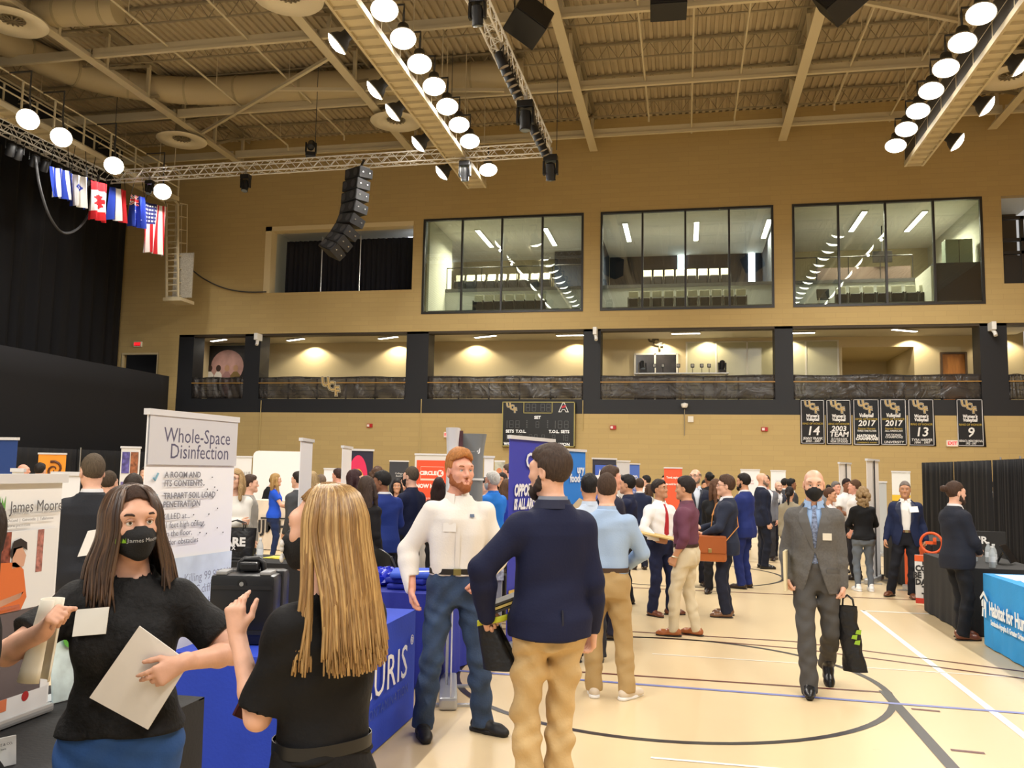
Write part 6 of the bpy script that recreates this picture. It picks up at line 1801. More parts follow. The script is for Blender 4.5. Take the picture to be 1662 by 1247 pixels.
    def skirt(s, col, name='skirt', waist=1.06, hem=.5, flare=.06, m=None, sway=0.0):
        F = Field(); st = s.st
        hx = (s.leg['R'][1] + s.leg['L'][1]) / 2
        def f(P):
            z = P[..., 2]; u = np.clip((.95 - z) / (.95 - hem), 0, 1)
            a = np.interp(z, st['z'], st['a']) + .014 + flare * u; b = np.interp(z, st['z'], st['b']) + .014 + flare * u
            ang = np.arctan2(P[..., 1], P[..., 0])
            wv = .012 * u * np.sin(9 * ang + sway)
            cx = s.hip[0] * (1 - u) + hx[0] * u; cy = s.hip[1] * (1 - u) + hx[1] * u * .6
            q = np.sqrt(((P[..., 0] - cx) / a) ** 2 + ((P[..., 1] - cy) / b) ** 2)
            return np.maximum((q - 1) * np.minimum(a, b) + wv, np.maximum(hem - z, z - waist))
        F.fn(f, (-.35, -.35, hem), (.35, .35, waist), .02)
        F.noise = s._wr(.0022, 26, 1.0, 1.4)
        V, Q = F.mesh(s.vox)
        return np_mesh(name, V, Q, m or mat(col, .8, bump=(90, .15)), s.t, s.S)
    def shoes(s, col, style='oxford', sole=(30, 24, 20), lift=None):
        for sd in 'RL':
            h, k, a, fy = s.leg[sd]
            F = Field(); fd = _v((-math.sin(R_(fy)), math.cos(R_(fy)), 0)); sd_ = _v((fd[1], -fd[0], 0))
            pitch = (lift or {}).get(sd, 0.0)
            base = a - _v((0, 0, .085))
            if pitch:
                K = Field(); K.cone(a - unit(a - k) * .10, a - _v((0, 0, .03)), .050, .046, .02); V, Q = K.mesh(.009); np_mesh('sock', V, Q, mat((22, 22, 24), .9), s.t, s.S)
            def tf(x, y, z):
                q = _v((x, y - .0, z))
                if pitch:
                    yy, zz = q[1] + .0, q[2]
                    q = _v((q[0], yy * math.cos(pitch) - zz * math.sin(pitch), yy * math.sin(pitch) + zz * math.cos(pitch)))
                return base + sd_ * q[0] + fd * q[1] + _v((0, 0, q[2]))
            F.cone(tf(0, -.045, .045), tf(0, .03, .055), .041, .040, .03)
            F.cone(tf(0, .02, .045), tf(.0, .13, .028), .040, .040, .03)
            F.cone(tf(0, .13, .028), tf(0, .175, .022), .038, .028 if style == 'oxford' else .034, .03)
            F.cone(tf(0, -.02, .05), tf(0, -.01, .105), .042, .043, .02)
            n = _v((0, 0, 1)) if not pitch else unit(tf(0, 0, 1) - tf(0, 0, 0))
            q0 = tf(0, 0, .012)
            F.cut.append(lambda P, n=n, q0=q0: (q0 - P) @ n)
            V, Q = F.mesh(min(s.vox, .009))
            sh = np_mesh('shoe', V, Q, mat(col, .35 if style == 'oxford' else .6, coat=.3 if style == 'oxford' else 0), s.t, s.S)
            G = Field()
            G.cone(tf(0, -.05, .012), tf(0, .06, .012), .043, .040, .02); G.cone(tf(0, .06, .012), tf(0, .17, .012), .042, .032, .02)
            n2 = n; q1 = tf(0, 0, .014 if style == 'oxford' else .026); q2 = tf(0, 0, .0)
            G.cut.append(lambda P, n=n2, q=q1: (P - q) @ n); G.cut.append(lambda P, n=n2, q=q2: (q - P) @ n)
            V, Q = G.mesh(min(s.vox, .007))
            if len(V): np_mesh('sole', V, Q, mat(sole, .6), sh, s.S)
        return s
    # -- hair
    def hair(s, col, style='short', length=.25, vol=0.0, part=0.0, name='hair', back=0.0, vox=None, hl=.075, m=None):
        c, M = s.hc, s.Rh; F = Field()
        H = lambda x, y, z: c + M @ _v((x, y, z))
        loc = lambda P: (P - c) @ M
        w = .95 if s.sex == 'f' else 1.0
        top = .012 + vol
        if style in ('short', 'buzz', 'balding', 'fringe', 'bun', 'curly', 'ponytail', 'long', 'undercut'):
            e = .004 if style == 'buzz' else (.008 if style in ('balding', 'bun', 'ponytail') else .010)
            F.ell(H(0, -.018, .032 + top * .3), (.077 * w + e, .099 + e, .088 + e * .6 + top * .75), .02, M)
            if style == 'short': F.ell(H(part, .035, .085 + vol * .6), (.055, .045, .028 + vol), .03, M)
        if style == 'curly':
            rs = random.Random(3)
            for k in range(90):
                th, ph = rs.uniform(0, 2 * PI), rs.uniform(-.9, 1)
                d = _v((math.cos(th) * math.sqrt(1 - ph * ph), math.sin(th) * math.sqrt(1 - ph * ph), ph))
                zz = d[2] * .13 - .03
                q = H(d[0] * .10, -.03 + d[1] * .10 - (.02 if d[1] > 0 else 0), zz if zz > -.05 else zz * (1 + length * 3))
                F.ell(q, (.03, .03, .034), .012)
        if style in ('long', 'ponytail', 'curly'):
            if style == 'long':
                for sg in (-1, 1):
                    F.cone(H(sg * .078, .018, .02), H(sg * .095, .028 + back, -.10), .024, .030, .03)
                    F.cone(H(sg * .095, .028 + back, -.10), H(sg * .115, .055 + back, -.10 - length), .030, .022, .03)
                F.ell(H(0, -.062, -.05 - length * .3), (.098 + .02, .052, .10 + length * .55), .04, M)
            elif style == 'ponytail':
                F.cone(H(0, -.105, .04), H(0, -.135, -.02), .026, .034, .02); F.cone(H(0, -.135, -.02), H(0, -.11, -.05 - length), .034, .012, .03)
        if style == 'bun':
            F.ell(H(0, -.152, .05), (.040, .036, .040), .01); F.cone(H(0, -.09, .04), H(0, -.14, .048), .04, .022, .015)
        def face_cut(P):
            q = loc(P); x, y, z = q[:, 0], q[:, 1], q[:, 2]
            hair_l = hl - .35 * np.abs(x)
            front = np.where(z < hair_l, y - (.045 if style != 'long' else .050) + .25 * np.abs(x), y - (.075 + (z - hair_l) * 1.2))
            front = np.where(y > -.0, np.maximum(front, -.5), -1)
            low = np.where((y > -.012) & (np.abs(x) < .12) & (z < .02), (.012 - .0) + y * .0, -1) if style not in ('long',) else np.full(len(P), -1.0)
            nape = (-.058 - z) if style not in ('long', 'ponytail', 'curly') else np.full(len(P), -1.0)
            r = np.maximum(np.maximum(front, low), nape)
            if style == 'long':
                r = np.where((np.abs(x) > .072) & (z < .06), np.where(z < -.03, -1, y - .085), r)
                r = np.where((z < -.12), -1, r)
            if style == 'curly':
                r = np.where((y < .0), -1, r)
            if style == 'balding':
                r = np.maximum(r, np.where(z > .055, .02, -1))
            return r
        F.cut.append(face_cut); F.ck = .022 if style not in ('long', 'curly') else .012
        sd = random.Random(str(col)).uniform(0, 6)
        amp = .0012 if style == 'buzz' else (.004 if style == 'curly' else .0024)
        def nz(P):
            q = loc(P); a = np.arctan2(q[:, 0], -q[:, 1] + .02)
            return amp * (np.sin(46 * a + 10 * q[:, 2] + sd) + .6 * np.sin(90 * a - 16 * q[:, 2] + sd * 2) + .5 * np.sin(70 * q[:, 1] + 40 * q[:, 0]))
        F.noise = nz
        V, Q = F.mesh(vox or min(s.vox, .0085))
        m = m or mat(col, .62 if style != 'buzz' else .85, spec=.3, noise=(60, .35), stretch=(3, 3, .35), bump=(160, .5, .004))
        if len(V): return np_mesh(name, V, Q, m, s.t, s.S)
    def beard(s, col, full=1.0, name='beard'):
        c, M = s.hc, s.Rh; F = Field(); H = lambda x, y, z: c + M @ _v((x, y, z)); loc = lambda P: (P - c) @ M
        for sg in (-1, 1):
            F.cone(H(sg * .062, .008, -.03), H(sg * .053, .016, -.066), .018, .025, .02); F.cone(H(sg * .053, .016, -.066), H(sg * .012, .076, -.104), .025, .026, .02)
            F.cone(H(sg * .026, .086, -.075), H(0, .098, -.05), .010, .008, .008)
        F.ell(H(0, .078, -.105), (.030, .026, .024 + .012 * full), .02)
        F.cut.append(lambda P: np.where((np.abs(loc(P)[:, 0]) < .024) & (loc(P)[:, 2] > -.082) & (loc(P)[:, 2] < -.056) & (loc(P)[:, 1] > .07), .01, -1))
        F.noise = lambda P: .0018 * np.sin(210 * P[:, 0] + 190 * P[:, 2]) + .0012 * np.sin(260 * P[:, 1] - 170 * P[:, 2])
        V, Q = F.mesh(min(s.vox, .007))
        return np_mesh(name, V, Q, mat(col, .8, bump=(220, .6, .004)), s.t, s.S)
    def face(s, iris=(70, 50, 36), brow=(60, 44, 34), lips=None, eyes=True):
        c, M = s.hc, s.Rh
        H = lambda x, y, z: Vector(tuple((c + M @ _v((x, y, z))) * s.S)); sc = s.S
        Mm = Matrix([[M[i][j] for j in range(3)] for i in range(3)])
        for sg in (-1, 1):
            e = MB(); e.ell(H(sg * .032, .0795, .006), (.0128 * sc,) * 3, 14, 10, None, 0)
            d = (H(sg * .032, .2, .004) - H(sg * .032, .0795, .006)).normalized()
            e.ell(H(sg * .032, .0795, .006) + d * .0088 * sc, (.0064 * sc, .0048 * sc, .0064 * sc), 12, 8, Mm, 1)
            e.ell(H(sg * .032, .0795, .006) + d * .0115 * sc, (.003 * sc, .0024 * sc, .003 * sc), 10, 6, Mm, 2)
            e.build('eye', [mat((232, 226, 220), .2), mat(iris, .15), mat((8, 8, 8), .1)], s.t, smooth=180)
            l = MB(); l.tube([H(sg * .018, .0875, .010), H(sg * .026, .0915, .0148), (H(sg * .036, .0915, .0148)), H(sg * .047, .084, .009)], [.0026 * sc, .0048 * sc, .0048 * sc, .0026 * sc], 6)
            l.build('eyelid', mat(tuple(int(v * .86) for v in (SKIN[s.skin] if isinstance(s.skin, str) else s.skin)), .5), s.t, smooth=180)
            b = MB(); b.tube([H(sg * .014, .0935, .0275), H(sg * .028, .096, .034), H(sg * .043, .090, .035), H(sg * .054, .080, .028)], [.0035 * sc, .0045 * sc, .004 * sc, .002 * sc], 6)
            b.build('eyebrow', mat(brow, .8), s.t, smooth=180)
        if lips:
            m = MB(); m.tube([H(-.025, .085, -.067), H(-.01, .0965, -.0615), H(0, .097, -.063), H(.01, .0965, -.0615), H(.025, .085, -.067)], [.001, .0042 * sc, .004 * sc, .0042 * sc, .001], 7)
            m.tube([H(-.022, .086, -.069), H(0, .0965, -.0745), H(.022, .086, -.069)], [.001, .0058 * sc, .001], 7)
            m.build('lips', mat(lips, .4), s.t, smooth=180)
        return s
    def mask(s, col, mm=None):
        c, M = s.hc, s.Rh; F = Field(); H = lambda x, y, z: c + M @ _v((x, y, z)); loc = lambda P: (P - c) @ M
        F.ell(H(0, .028, -.042), (.074, .079, .078), .02, M)
        F.cone(H(0, .096, -.012), H(0, .108, -.038), .012, .022, .04); F.cone(H(0, .098, -.06), H(0, .084, -.094), .026, .030, .04)
        F.cut.append(lambda P: np.maximum(loc(P)[:, 2] + .012 + .13 * np.abs(loc(P)[:, 0]) - np.where(np.abs(loc(P)[:, 0]) < .02, .008, 0), np.maximum(-.004 - loc(P)[:, 1], -.128 - loc(P)[:, 2])))
        V, Q = F.mesh(min(s.vox, .006))
        o = np_mesh('face_mask', V, Q, mm or mat(col, .8, bump=(200, .2)), s.t, s.S)
        t = MB(); P = lambda x, y, z: Vector(tuple((c + M @ _v((x, y, z))) * s.S))
        for sg in (-1, 1):
            t.tube([P(sg * .068, .02, -.03), P(sg * .083, -.02, .015), P(sg * .084, -.034, -.004), P(sg * .066, .02, -.075)], .0018 * s.S, 5)
        t.build('ear_loop', mat(col, .8), s.t)
        return o
    def glasses(s, col=(24, 24, 26)):
        c, M = s.hc, s.Rh; P = lambda x, y, z: Vector(tuple((c + M @ _v((x, y, z))) * s.S)); m = MB()
        for sg in (-1, 1):
            m.tube([P(sg * .033 + .024 * math.cos(a), .104 - .006 * abs(math.cos(a)), .006 + .018 * math.sin(a)) for a in [2 * PI * k / 14 for k in range(14)]], .0018 * s.S, 5, closed=True)
            m.tube([P(sg * .057, .098, .012), P(sg * .08, .05, .012), P(sg * .084, -.01, .008)], .0018 * s.S, 5)
        m.tube([P(-.009, .106, .008), P(.009, .106, .008)], .0018 * s.S, 5)
        return m.build('glasses', mat(col, .3), s.t)
    # -- clothing details riding on the torso
    def strip(s, name, pts, inf, w, col, t=.004, back=False, m=None):
        """ribbon along (x,z[,halfwidth]) points on the front of the torso."""
        mb = MB(); S = s.S; rows = []
        P = []
        for i in range(len(pts) - 1):
            n = 8
            for j in range(n + (1 if i == len(pts) - 2 else 0)):
                u = j / n; P.append([pts[i][k] + (pts[i + 1][k] - pts[i][k]) * u for k in range(len(pts[i]))])
        for p in P:
            hw = p[2] if len(p) > 2 else w / 2
            rows.append([s.front(p[0] + dx * hw, p[1], inf + (t if dx == 0 else t * .6), back=back) * S for dx in (-1, 0, 1)])
        vs = [tuple(v) for r in rows for v in r]; n = len(rows)
        fs = [(i * 3 + j, i * 3 + j + 1, (i + 1) * 3 + j + 1, (i + 1) * 3 + j) for i in range(n - 1) for j in range(2)]
        k = len(vs); dirn = s.Rup @ _v((0, 1 if back else -1, 0)) * .006 * S
        vs += [tuple(_v(v) + dirn) for v in vs]
        fs += [tuple(q + k for q in f[::-1]) for f in fs]
        for i in range(n - 1): fs += [(i * 3, (i + 1) * 3, (i + 1) * 3 + k, i * 3 + k), (i * 3 + 2, i * 3 + 2 + k, (i + 1) * 3 + 2 + k, (i + 1) * 3 + 2)]
        fs += [(0, 0 + k, 1 + k, 1), (1, 1 + k, 2 + k, 2), ((n - 1) * 3, (n - 1) * 3 + 1, (n - 1) * 3 + 1 + k, (n - 1) * 3 + k), ((n - 1) * 3 + 1, (n - 1) * 3 + 2, (n - 1) * 3 + 2 + k, (n - 1) * 3 + 1 + k)]
        return mb.add(vs, fs).build(name, m or mat(col, .6), s.t, smooth=50)
    def tie(s, col, inf=.012, z1=1.02, m=None):
        return s.strip('tie', [(0, 1.468, .017), (0, 1.44, .014), (0, 1.40, .018), (0, 1.15, .036), (0, z1 + .05, .042), (0, z1, .006)], inf, .05, col, .007, m=m)
    def lapels(s, col, zb=1.16, inf=.026, off=0.0):
        for sg in (-1, 1):
            s.strip('lapel', [(sg * (.070 + off * .3), 1.468, .018), (sg * (.088 + off * .5), 1.42, .032), (sg * (.080 + off * .8), 1.36, .040), (sg * (.052 + off), 1.27, .030), (sg * (.014 + off * 1.2), zb, .006)], inf, .05, col, .006)
        # collar round the nape
        s.collar(col, r=.084, z=1.478, h=.034, inf=.01, open_a=62, name='jacket_collar')
    def collar(s, col, r=.070, z=1.488, h=.042, inf=0.0, open_a=18, name='collar', points=0.0):
        mb = MB(); n = 30; S = s.S; k = r if s.sex == 'm' else r * .88
        rows = []
        for i in range(n + 1):
            a = R_(open_a) + (2 * PI - 2 * R_(open_a)) * i / n; ca, sa = math.sin(a), math.cos(a)
            fr = max(0, sa)
            rows.append([s.up((k * .96 * ca, -.016 + k * .95 * sa + fr * .008, z + h * .62 - .012 * fr)) * S, s.up((k * 1.02 * ca, -.016 + k * 1.02 * sa + fr * .01, z + h * .95 - .020 * fr)) * S, s.up((k * 1.22 * ca, -.014 + k * 1.18 * sa + fr * .02, z - .004 - fr * (.022 + points))) * S])
        def f(u, v):
            i = min(int(round(u * n)), n); j = min(int(round(v * 2)), 2); return rows[i][j]
        mb.sheet(f, n, 2, t=.003)
        return mb.build(name, mat(col, .7), s.t, smooth=60)
    def badge(s, x=.09, z=1.27, inf=.03, w=.085, h=.055, col=(236, 234, 228), rz=0.0, lines=True, name='name_badge'):
        p = s.front(x, z, inf + .004); px = s.front(x + .02, z, inf + .004); pz = s.front(x, z + .02, inf + .004)
        ux = unit(px - p); uz = unit(pz - p); uz = unit(uz - (uz @ ux) * ux); ny = np.cross(uz, ux) * -1
        if rz: ux, uz = ux * math.cos(rz) + uz * math.sin(rz), uz * math.cos(rz) - ux * math.sin(rz)
        S = s.S; O = Vector(tuple(p * S)); U, Wv = Vector(tuple(ux)), Vector(tuple(uz)); N = U.cross(Wv)
        m = MB(); m.prism([(-w / 2, -h / 2), (w / 2, -h / 2), (w / 2, h / 2), (-w / 2, h / 2)], O + N * .004, U, Wv, .003)
        o = m.build(name, mat(col, .4), s.t)
        if lines:
            q = MB()
            for k, (yy, ww) in enumerate(((.25, .3), (0, .5), (-.28, .4))):
                q.prism([(-w * ww / 2, h * yy - h * .04), (w * ww / 2, h * yy - h * .04), (w * ww / 2, h * yy + h * .04), (-w * ww / 2, h * yy + h * .04)], O + N * .0048, U, Wv, .0006)
            q.build('printed_lines', mat((120, 116, 110), .6), o)
        return o
    def belt(s, col=(30, 24, 20), z=1.02, inf=.020, buckle=(170, 160, 120)):
        n = 40; S = s.S; mb = MB(); st = s.st
        a = np.interp(z, st['z'], st['a']) + inf; b = np.interp(z, st['z'], st['b']) + inf; yc = np.interp(z, st['z'], st['y'])
        def f(u, v):
            t = 2 * PI * u; c, q = math.cos(t), math.sin(t)
            return s.up((a * math.copysign(abs(c) ** .8, c), yc + b * math.copysign(abs(q) ** .8, q), z - .018 + .036 * v)) * S
        o = mb.sheet(f, n, 2, t=.003).build('belt', mat(col, .45), s.t, smooth=60)
        g = MB(); p = s.up((0, yc + b + .004, z)) * S; g.rbox(tuple(p), (.05 * S, .01, .042 * S), .004, Matrix([[s.Rup[i][j] for j in range(3)] for i in range(3)]))
        g.build('buckle', mat(buckle, .3, .8), o)
        return o
def R_(d): return math.radians(d)
def hash_(q):
    h = 7
    for ch in q: h = (h * 31 + ord(ch)) % 100003
    return h

def cling(p, ob, mb, off=.0012):
    """lay a flat lettering mesh (x, z on the face, metres) onto the outside of a garment mesh."""
    from mathutils.bvhtree import BVHTree
    me = ob.data
    tr = BVHTree.FromPolygons([v.co for v in me.vertices], [list(q.vertices) for q in me.polygons])
    fw = Vector(tuple(p.Rh @ _v((0, 1, 0)))); out = []
    for v in mb.v:
        o = Vector(tuple((p.hc + p.Rh @ _v((-v[0], .3, v[2]))) * p.S))
        h = tr.ray_cast(o, -fw)
        out.append((h[0] if h[0] is not None else o - fw * .2) + fw * off)
    r = MB(); return r.add(out, mb.f)
# ================================================================ the people
DKSH = (34, 24, 20)
def hor(px): return 762 + .0176 * (px - 831)
def stand(px, top, D):
    p = fl_pt(px, D); return (p.x, p.y), 1.7 + (hor(px) - top) / F_PX * D - .012
def thick_sheet(name, label, cat, P4, col, th=.004, noise=None, parent=None):
    """a flat card through four world corners, with thickness."""
    a, b, c, d = [Vector(p) for p in P4]; n = (b - a).cross(d - a).normalized() * th
    o = (a + b + c + d) / 4
    m = MB(); vs = [v - o for v in (a, b, c, d)] + [v - o + n for v in (a, b, c, d)]
    m.add(vs, [(3, 2, 1, 0), (4, 5, 6, 7), (0, 1, 5, 4), (1, 2, 6, 5), (2, 3, 7, 6), (3, 0, 4, 7)])
    ob = m.build(name, mat(col, .5, noise=noise)); setm(ob, Matrix.Translation(o)); return tag(ob, label, cat)
def wpt(p, q):
    """world point of a local (unit-height) point of person p."""
    M = mw(p.t); return M @ Vector(tuple(_v(q) * p.S))

# ---- dark haired woman in black lace top and printed mask
(loc), H = stand(222, 786, 2.8)
p = Person('person with long dark hair, black lace top and printed black mask, holding white papers', loc, 208, H, 'f', 1.10, vox=.0075, shw=1.12, skin=(214, 164, 138), head=(22, 2, 3), lean=2,
           R=dict(w=(.185, .36, 1.37), e=(.8, .1, -.6), f=(-.3, .5, .6), p=(-.6, -.2, -.7), c=1.0), L=dict(w=(-.20, .25, 1.225), e=(-1, -.5, -.5), f=(.85, .22, -.45), p=(.1, -.95, 0), c=(.2, .25, .3, .5, .6)))
p.body(vox=.0048); A = p
p.top((22, 21, 22), 'tee', sleeve=.72, hem=.955, inf=.014, name='lace_top', m=mat((13, 12, 13), .7, spec=.3, noise=(46, .8), bump=(70, .7, .006)), wr=.003)
p.bottom((44, 78, 132), 'jeans'); p.shoes((30, 30, 32), 'sneaker')
p.face(iris=(70, 60, 44), brow=(58, 40, 32))
mk = p.mask((16, 16, 18))
q = MB(); put_text(q, 'James Moore', (.006, 0, -.052), (1, 0, 0), (0, 0, 1), .019, 0, ext=.0002)
cling(p, mk, q).build('mask_lettering', mat((226, 226, 226), .6), mk)
q = MB()
for k in range(3): q.prism([(.011 * k, 0), (.011 * k + .010, 0), (.011 * k + .009, .019), (.011 * k + .006, .009), (.011 * k + .002, .016)], (-.078, 0, -.060), (1, 0, 0), (0, 0, 1), .0003)
cling(p, mk, q).build('mask_emblem', mat((130, 180, 40), .6), mk)
p.badge(.095, 1.345, .035, .10, .08, (206, 202, 192), rz=-.12)

def long_hair(p, col, n, L, col2, front=True, seed=1, hl=.085, spread=.10, wave=.012):
    """scalp cap plus many separate tapered locks gathered in one mesh."""
    o = p.hair(col, 'buzz', vol=.004, hl=hl, name='hair', vox=.006)
    rs = random.Random(seed); m = MB(); c, M = p.hc, p.Rh; S = p.S
    for k in range(n):
        a = rs.uniform(-2.5, 2.5) if front else rs.uniform(-1.85, 1.85)       # 0 = back of the head
        top = _v((.02 * rs.uniform(-1, 1), -.015 + .03 * rs.uniform(-1, 1), .131))
        s0 = _v((math.sin(a) * .060, -.018 - math.cos(a) * .076, .113))
        r1 = 1.0 + rs.uniform(-.04, .05)
        s1 = _v((math.sin(a) * .092 * r1, -.018 - math.cos(a) * .110 * r1, .046))
        s2 = _v((math.sin(a) * .100 * r1, -.020 - math.cos(a) * .118 * r1, -.03))
        ln = L * rs.uniform(.82, 1.05)
        fr = max(0, -math.cos(a))
        ox = math.sin(a) * (.100 + spread * .35 * rs.uniform(.7, 1.2)); oy = -.03 - math.cos(a) * .10 + fr * .02
        P = [top, s0, s1, s2, _v((ox, oy - (.035 if math.cos(a) > 0 else -.0), -.03 - ln * .5)), _v((ox * 1.08 + wave * math.sin(k), oy - (.05 if math.cos(a) > 0 else -.01) + wave * math.cos(k * 1.7), -.03 - ln))]
        pts = []
        for i in range(len(P) - 1):
            for j in range(4):
                A0, B0, C0, D0 = P[max(i - 1, 0)], P[i], P[i + 1], P[min(i + 2, len(P) - 1)]; u = j / 4
                q = .5 * ((2 * B0) + (C0 - A0) * u + (2 * A0 - 5 * B0 + 4 * C0 - D0) * u * u + (3 * B0 - A0 - 3 * C0 + D0) * u ** 3)
                pts.append(Vector(tuple((c + M @ q) * S)))
        pts.append(Vector(tuple((c + M @ P[-1]) * S)))
        w = rs.uniform(.0032, .0062); N = len(pts)
        m.tube(pts, [w * (.7 + .6 * min(1, i / 5)) * (1 - .75 * max(0, (i - N * .7) / (N * .3))) for i in range(N)], 5, k % 3)
    hm = [mat(cc, .38, noise=(40, .25), stretch=(4, 4, .3), spec=.6) for cc in (col, col2, tuple(int((a + b) / 2) for a, b in zip(col, col2)))]
    me = m.build('hair_locks', hm, p.t, smooth=180)
long_hair(p, (58, 42, 34), 560, .25, (92, 68, 50), seed=3, spread=.10, hl=.088)
# papers in her hands
w = wpt(p, p.hand['L'][0]); mx = Vector(tuple(p.hand['L'][1]))
def px_card(name, label, cat, corners, D, col, th=.004, tiltD=0.0):
    return thick_sheet(name, label, cat, [aD(x, y, D + tiltD * k) for k, (x, y) in enumerate(corners)], col, th)
px_card('paper_folder', 'large white folder held low by the masked woman', 'folder', [(146, 1132), (241, 1184), (308, 1075), (227, 1016)], 2.57, (228, 222, 214))
a, b = aD(86, 972, 2.44), aD(54, 1106, 2.44); d = b - a
t = thing('rolled_paper', 'loosely rolled white paper hanging from the raised hand of the masked woman', 'paper', a)
MB().sheet(lambda u, v: Vector((.028 * math.cos(5.6 * u) * (1 + .6 * v) + d.x * v, .03 * math.sin(5.6 * u) + d.y * v, d.z * v)), 20, 6, t=.002).build('sheet', mat((232, 226, 210), .6), t, smooth=180)

# ---- blonde woman seen from behind
(loc), H = stand(540, 785, 2.42)
p = Person('person with long straight blonde hair in black short sleeved dress, left hand raised', loc, 52, H, 'f', .90, vox=.0075, shw=.90, skin=(226, 176, 150), head=(34, -2, 0),
           L=dict(w=(-.19, .20, 1.33), e=(-.05, -.3, -1), f=(-.1, .1, 1), p=(.75, .45, .1), c=(.3, .35, .45, .6, .7)), R=dict(w=(.0, .27, 1.10), e=(.15, -.4, -1), f=(-.75, .5, .1), p=(-.2, -.9, .1), c=1.1))
p.body(legs='bare', vox=.0048)
p.top((12, 12, 13), 'tee', sleeve=.9, hem=1.0, inf=.010, name='dress_top', m=mat((12, 11, 13), .75, spec=.3, bump=(50, .4, .006)), wr=.004)
p.skirt((17, 17, 19), 'dress_skirt', waist=1.05, hem=.50, flare=.07, m=mat((12, 11, 13), .75, spec=.3, bump=(50, .4, .006)))
p.belt((14, 14, 16), 1.035, .017, (14, 14, 16)); p.shoes((20, 20, 22))
p.face(iris=(90, 110, 130), brow=(150, 116, 80), lips=(180, 90, 90)); mk = p.mask((18, 18, 20))
c, Mh = p.hc, p.Rh
m = MB(); rs = random.Random(5)
for k in range(16):
    x = rs.uniform(.0, .07) * -1; z = rs.uniform(-.095, -.035)
    q = Vector(tuple((c + Mh @ _v((x, .124 - 5.5 * x * x, z))) * p.S)); m.ell(q, (.006, .006, .008), 8, 6)
m.build('mask_print', mat((216, 214, 210), .6), mk)
long_hair(p, (136, 102, 60), 760, .36, (184, 150, 98), front=False, seed=8, hl=.10, spread=.07)
q = wpt(p, p.hand['R'][0] + p.hand['R'][1] * .09); t = thing('phone', 'dark red phone in the right hand of the blonde woman', 'phone', q, R(60)); MB().rbox((0, 0, .0), (.07, .012, .14), .004, (0, R(30), 0)).build('case', mat((60, 20, 26), .3), t)

# ---- bearded red haired man in white shirt
(loc), H = stand(744, 733, 5.75)
p = Person('person with red beard in white shirt, blue jeans and black trainers', loc, 198, H, 'm', .94, vox=.0085, skin='pink', head=(24, 1, 0),
           R=dict(w=(.285, .05, .91), e=(1, -.7, .1), f=(-.05, .1, -1), c=.35), L=dict(w=(-.165, .13, .975), e=(-1, -.75, 0), f=(.45, .35, -.8), p=(.6, -.7, .1), c=.7), feet={'R': (.19, .05, 0, 6), 'L': (-.19, .0, 0, 48)})
p.body(vox=.0055); WT = (232, 226, 218)
p.top(WT, 'shirt', inf=.016, hem=.99, wr=.0062, fx=20); p.collar(WT, points=.02); p.bottom((48, 68, 98), 'jeans', m=mat((46, 66, 96), .8, noise=(7, .35), bump=(90, .3)), wr=.005); p.shoes((22, 22, 24), 'sneaker', (16, 16, 16))
p.hair((172, 114, 62), 'short', vol=.024, hl=.095, part=-.01); p.beard((150, 86, 46)); p.face((110, 120, 130), (150, 98, 58), (186, 112, 100)); p.belt((34, 28, 22), 1.02, .022, (150, 140, 90))
p.badge(.055, 1.30, .02, .085, .055, (236, 232, 226)); p.strip('button_placket', [(0, 1.45, .014), (0, 1.04, .014)], .014, .03, (226, 220, 212), .003)
p.badge(-.09, 1.375, .018, .028, .022, (70, 90, 120), lines=False, name='chest_logo')

# ---- dark bearded man in navy blazer seen from behind
(loc), H = stand(896, 724, 4.42)
p = Person('person with dark beard in navy blazer and khaki trousers, back to camera', loc, 30, H, 'm', .92, vox=.0085, skin='fair', head=(36, 1, 0), shw=.97,
           L=dict(w=(-.30, .10, .945), e=(-1, -.2, 0), f=(.35, .55, -.55), p=(.8, -.2, -.4), c=.95), R=dict(w=(.25, .05, .87)), feet={'R': (.07, .03, 0, -6), 'L': (-.09, .0, 0, 10)})
p.body(vox=.0055)
NB = (24, 29, 58); p.top((120, 126, 140), 'shirt', inf=.006, sleeve=0); p.collar((130, 136, 150), z=1.497); p.top(NB, 'blazer', inf=.024, hem=.85, name='blazer', vneck=(1.12, .09, .09, .8), wr=.0042, fx=17, flare=([.80, .95, 1.1], [.038, .022, 0.0])); p.collar(NB, r=.082, z=1.482, h=.04, open_a=60, name='jacket_collar')
p.strip('back_vent', [(.0, 1.0, .004), (.0, .86, .006)], .052, .01, (20, 24, 44), .003, back=True)
p.bottom((202, 172, 122), m=mat((200, 170, 120), .85, noise=(5, .1), bump=(60, .3)), wr=.006, seat=-.03); p.shoes((84, 56, 38), 'oxford')
p.hair((66, 52, 44), 'short', vol=.010); p.beard((52, 40, 34), 1.6); p.face((60, 50, 40), (50, 40, 32)); B4 = p
hand = wpt(p, p.hand['L'][0] + p.hand['L'][1] * .09)
t = thing('drawstring_bag', 'black bag hanging from the left hand of the man in navy blazer', 'bag', hand)
MB().sheet(lambda u, v: ((.10 - .05 * v + .012 * math.sin(3 * v + 9 * u)) * math.cos(2 * PI * u) + .06 * (1 - v), .055 * math.sin(2 * PI * u) * (1 - .4 * v), -.215 + .22 * v), 30, 10).build('bag_body', mat((20, 20, 22), .5, bump=(10, .7, .03)), t, smooth=60)
MB().sheet(lambda u, v: (-.05 + .2 * u, -.055 + .02 * math.sin(9 * u), .0 + .03 * v + .05 * u), 16, 3, t=.004).build('green_trim', mat((196, 200, 50), .5), t, smooth=180)
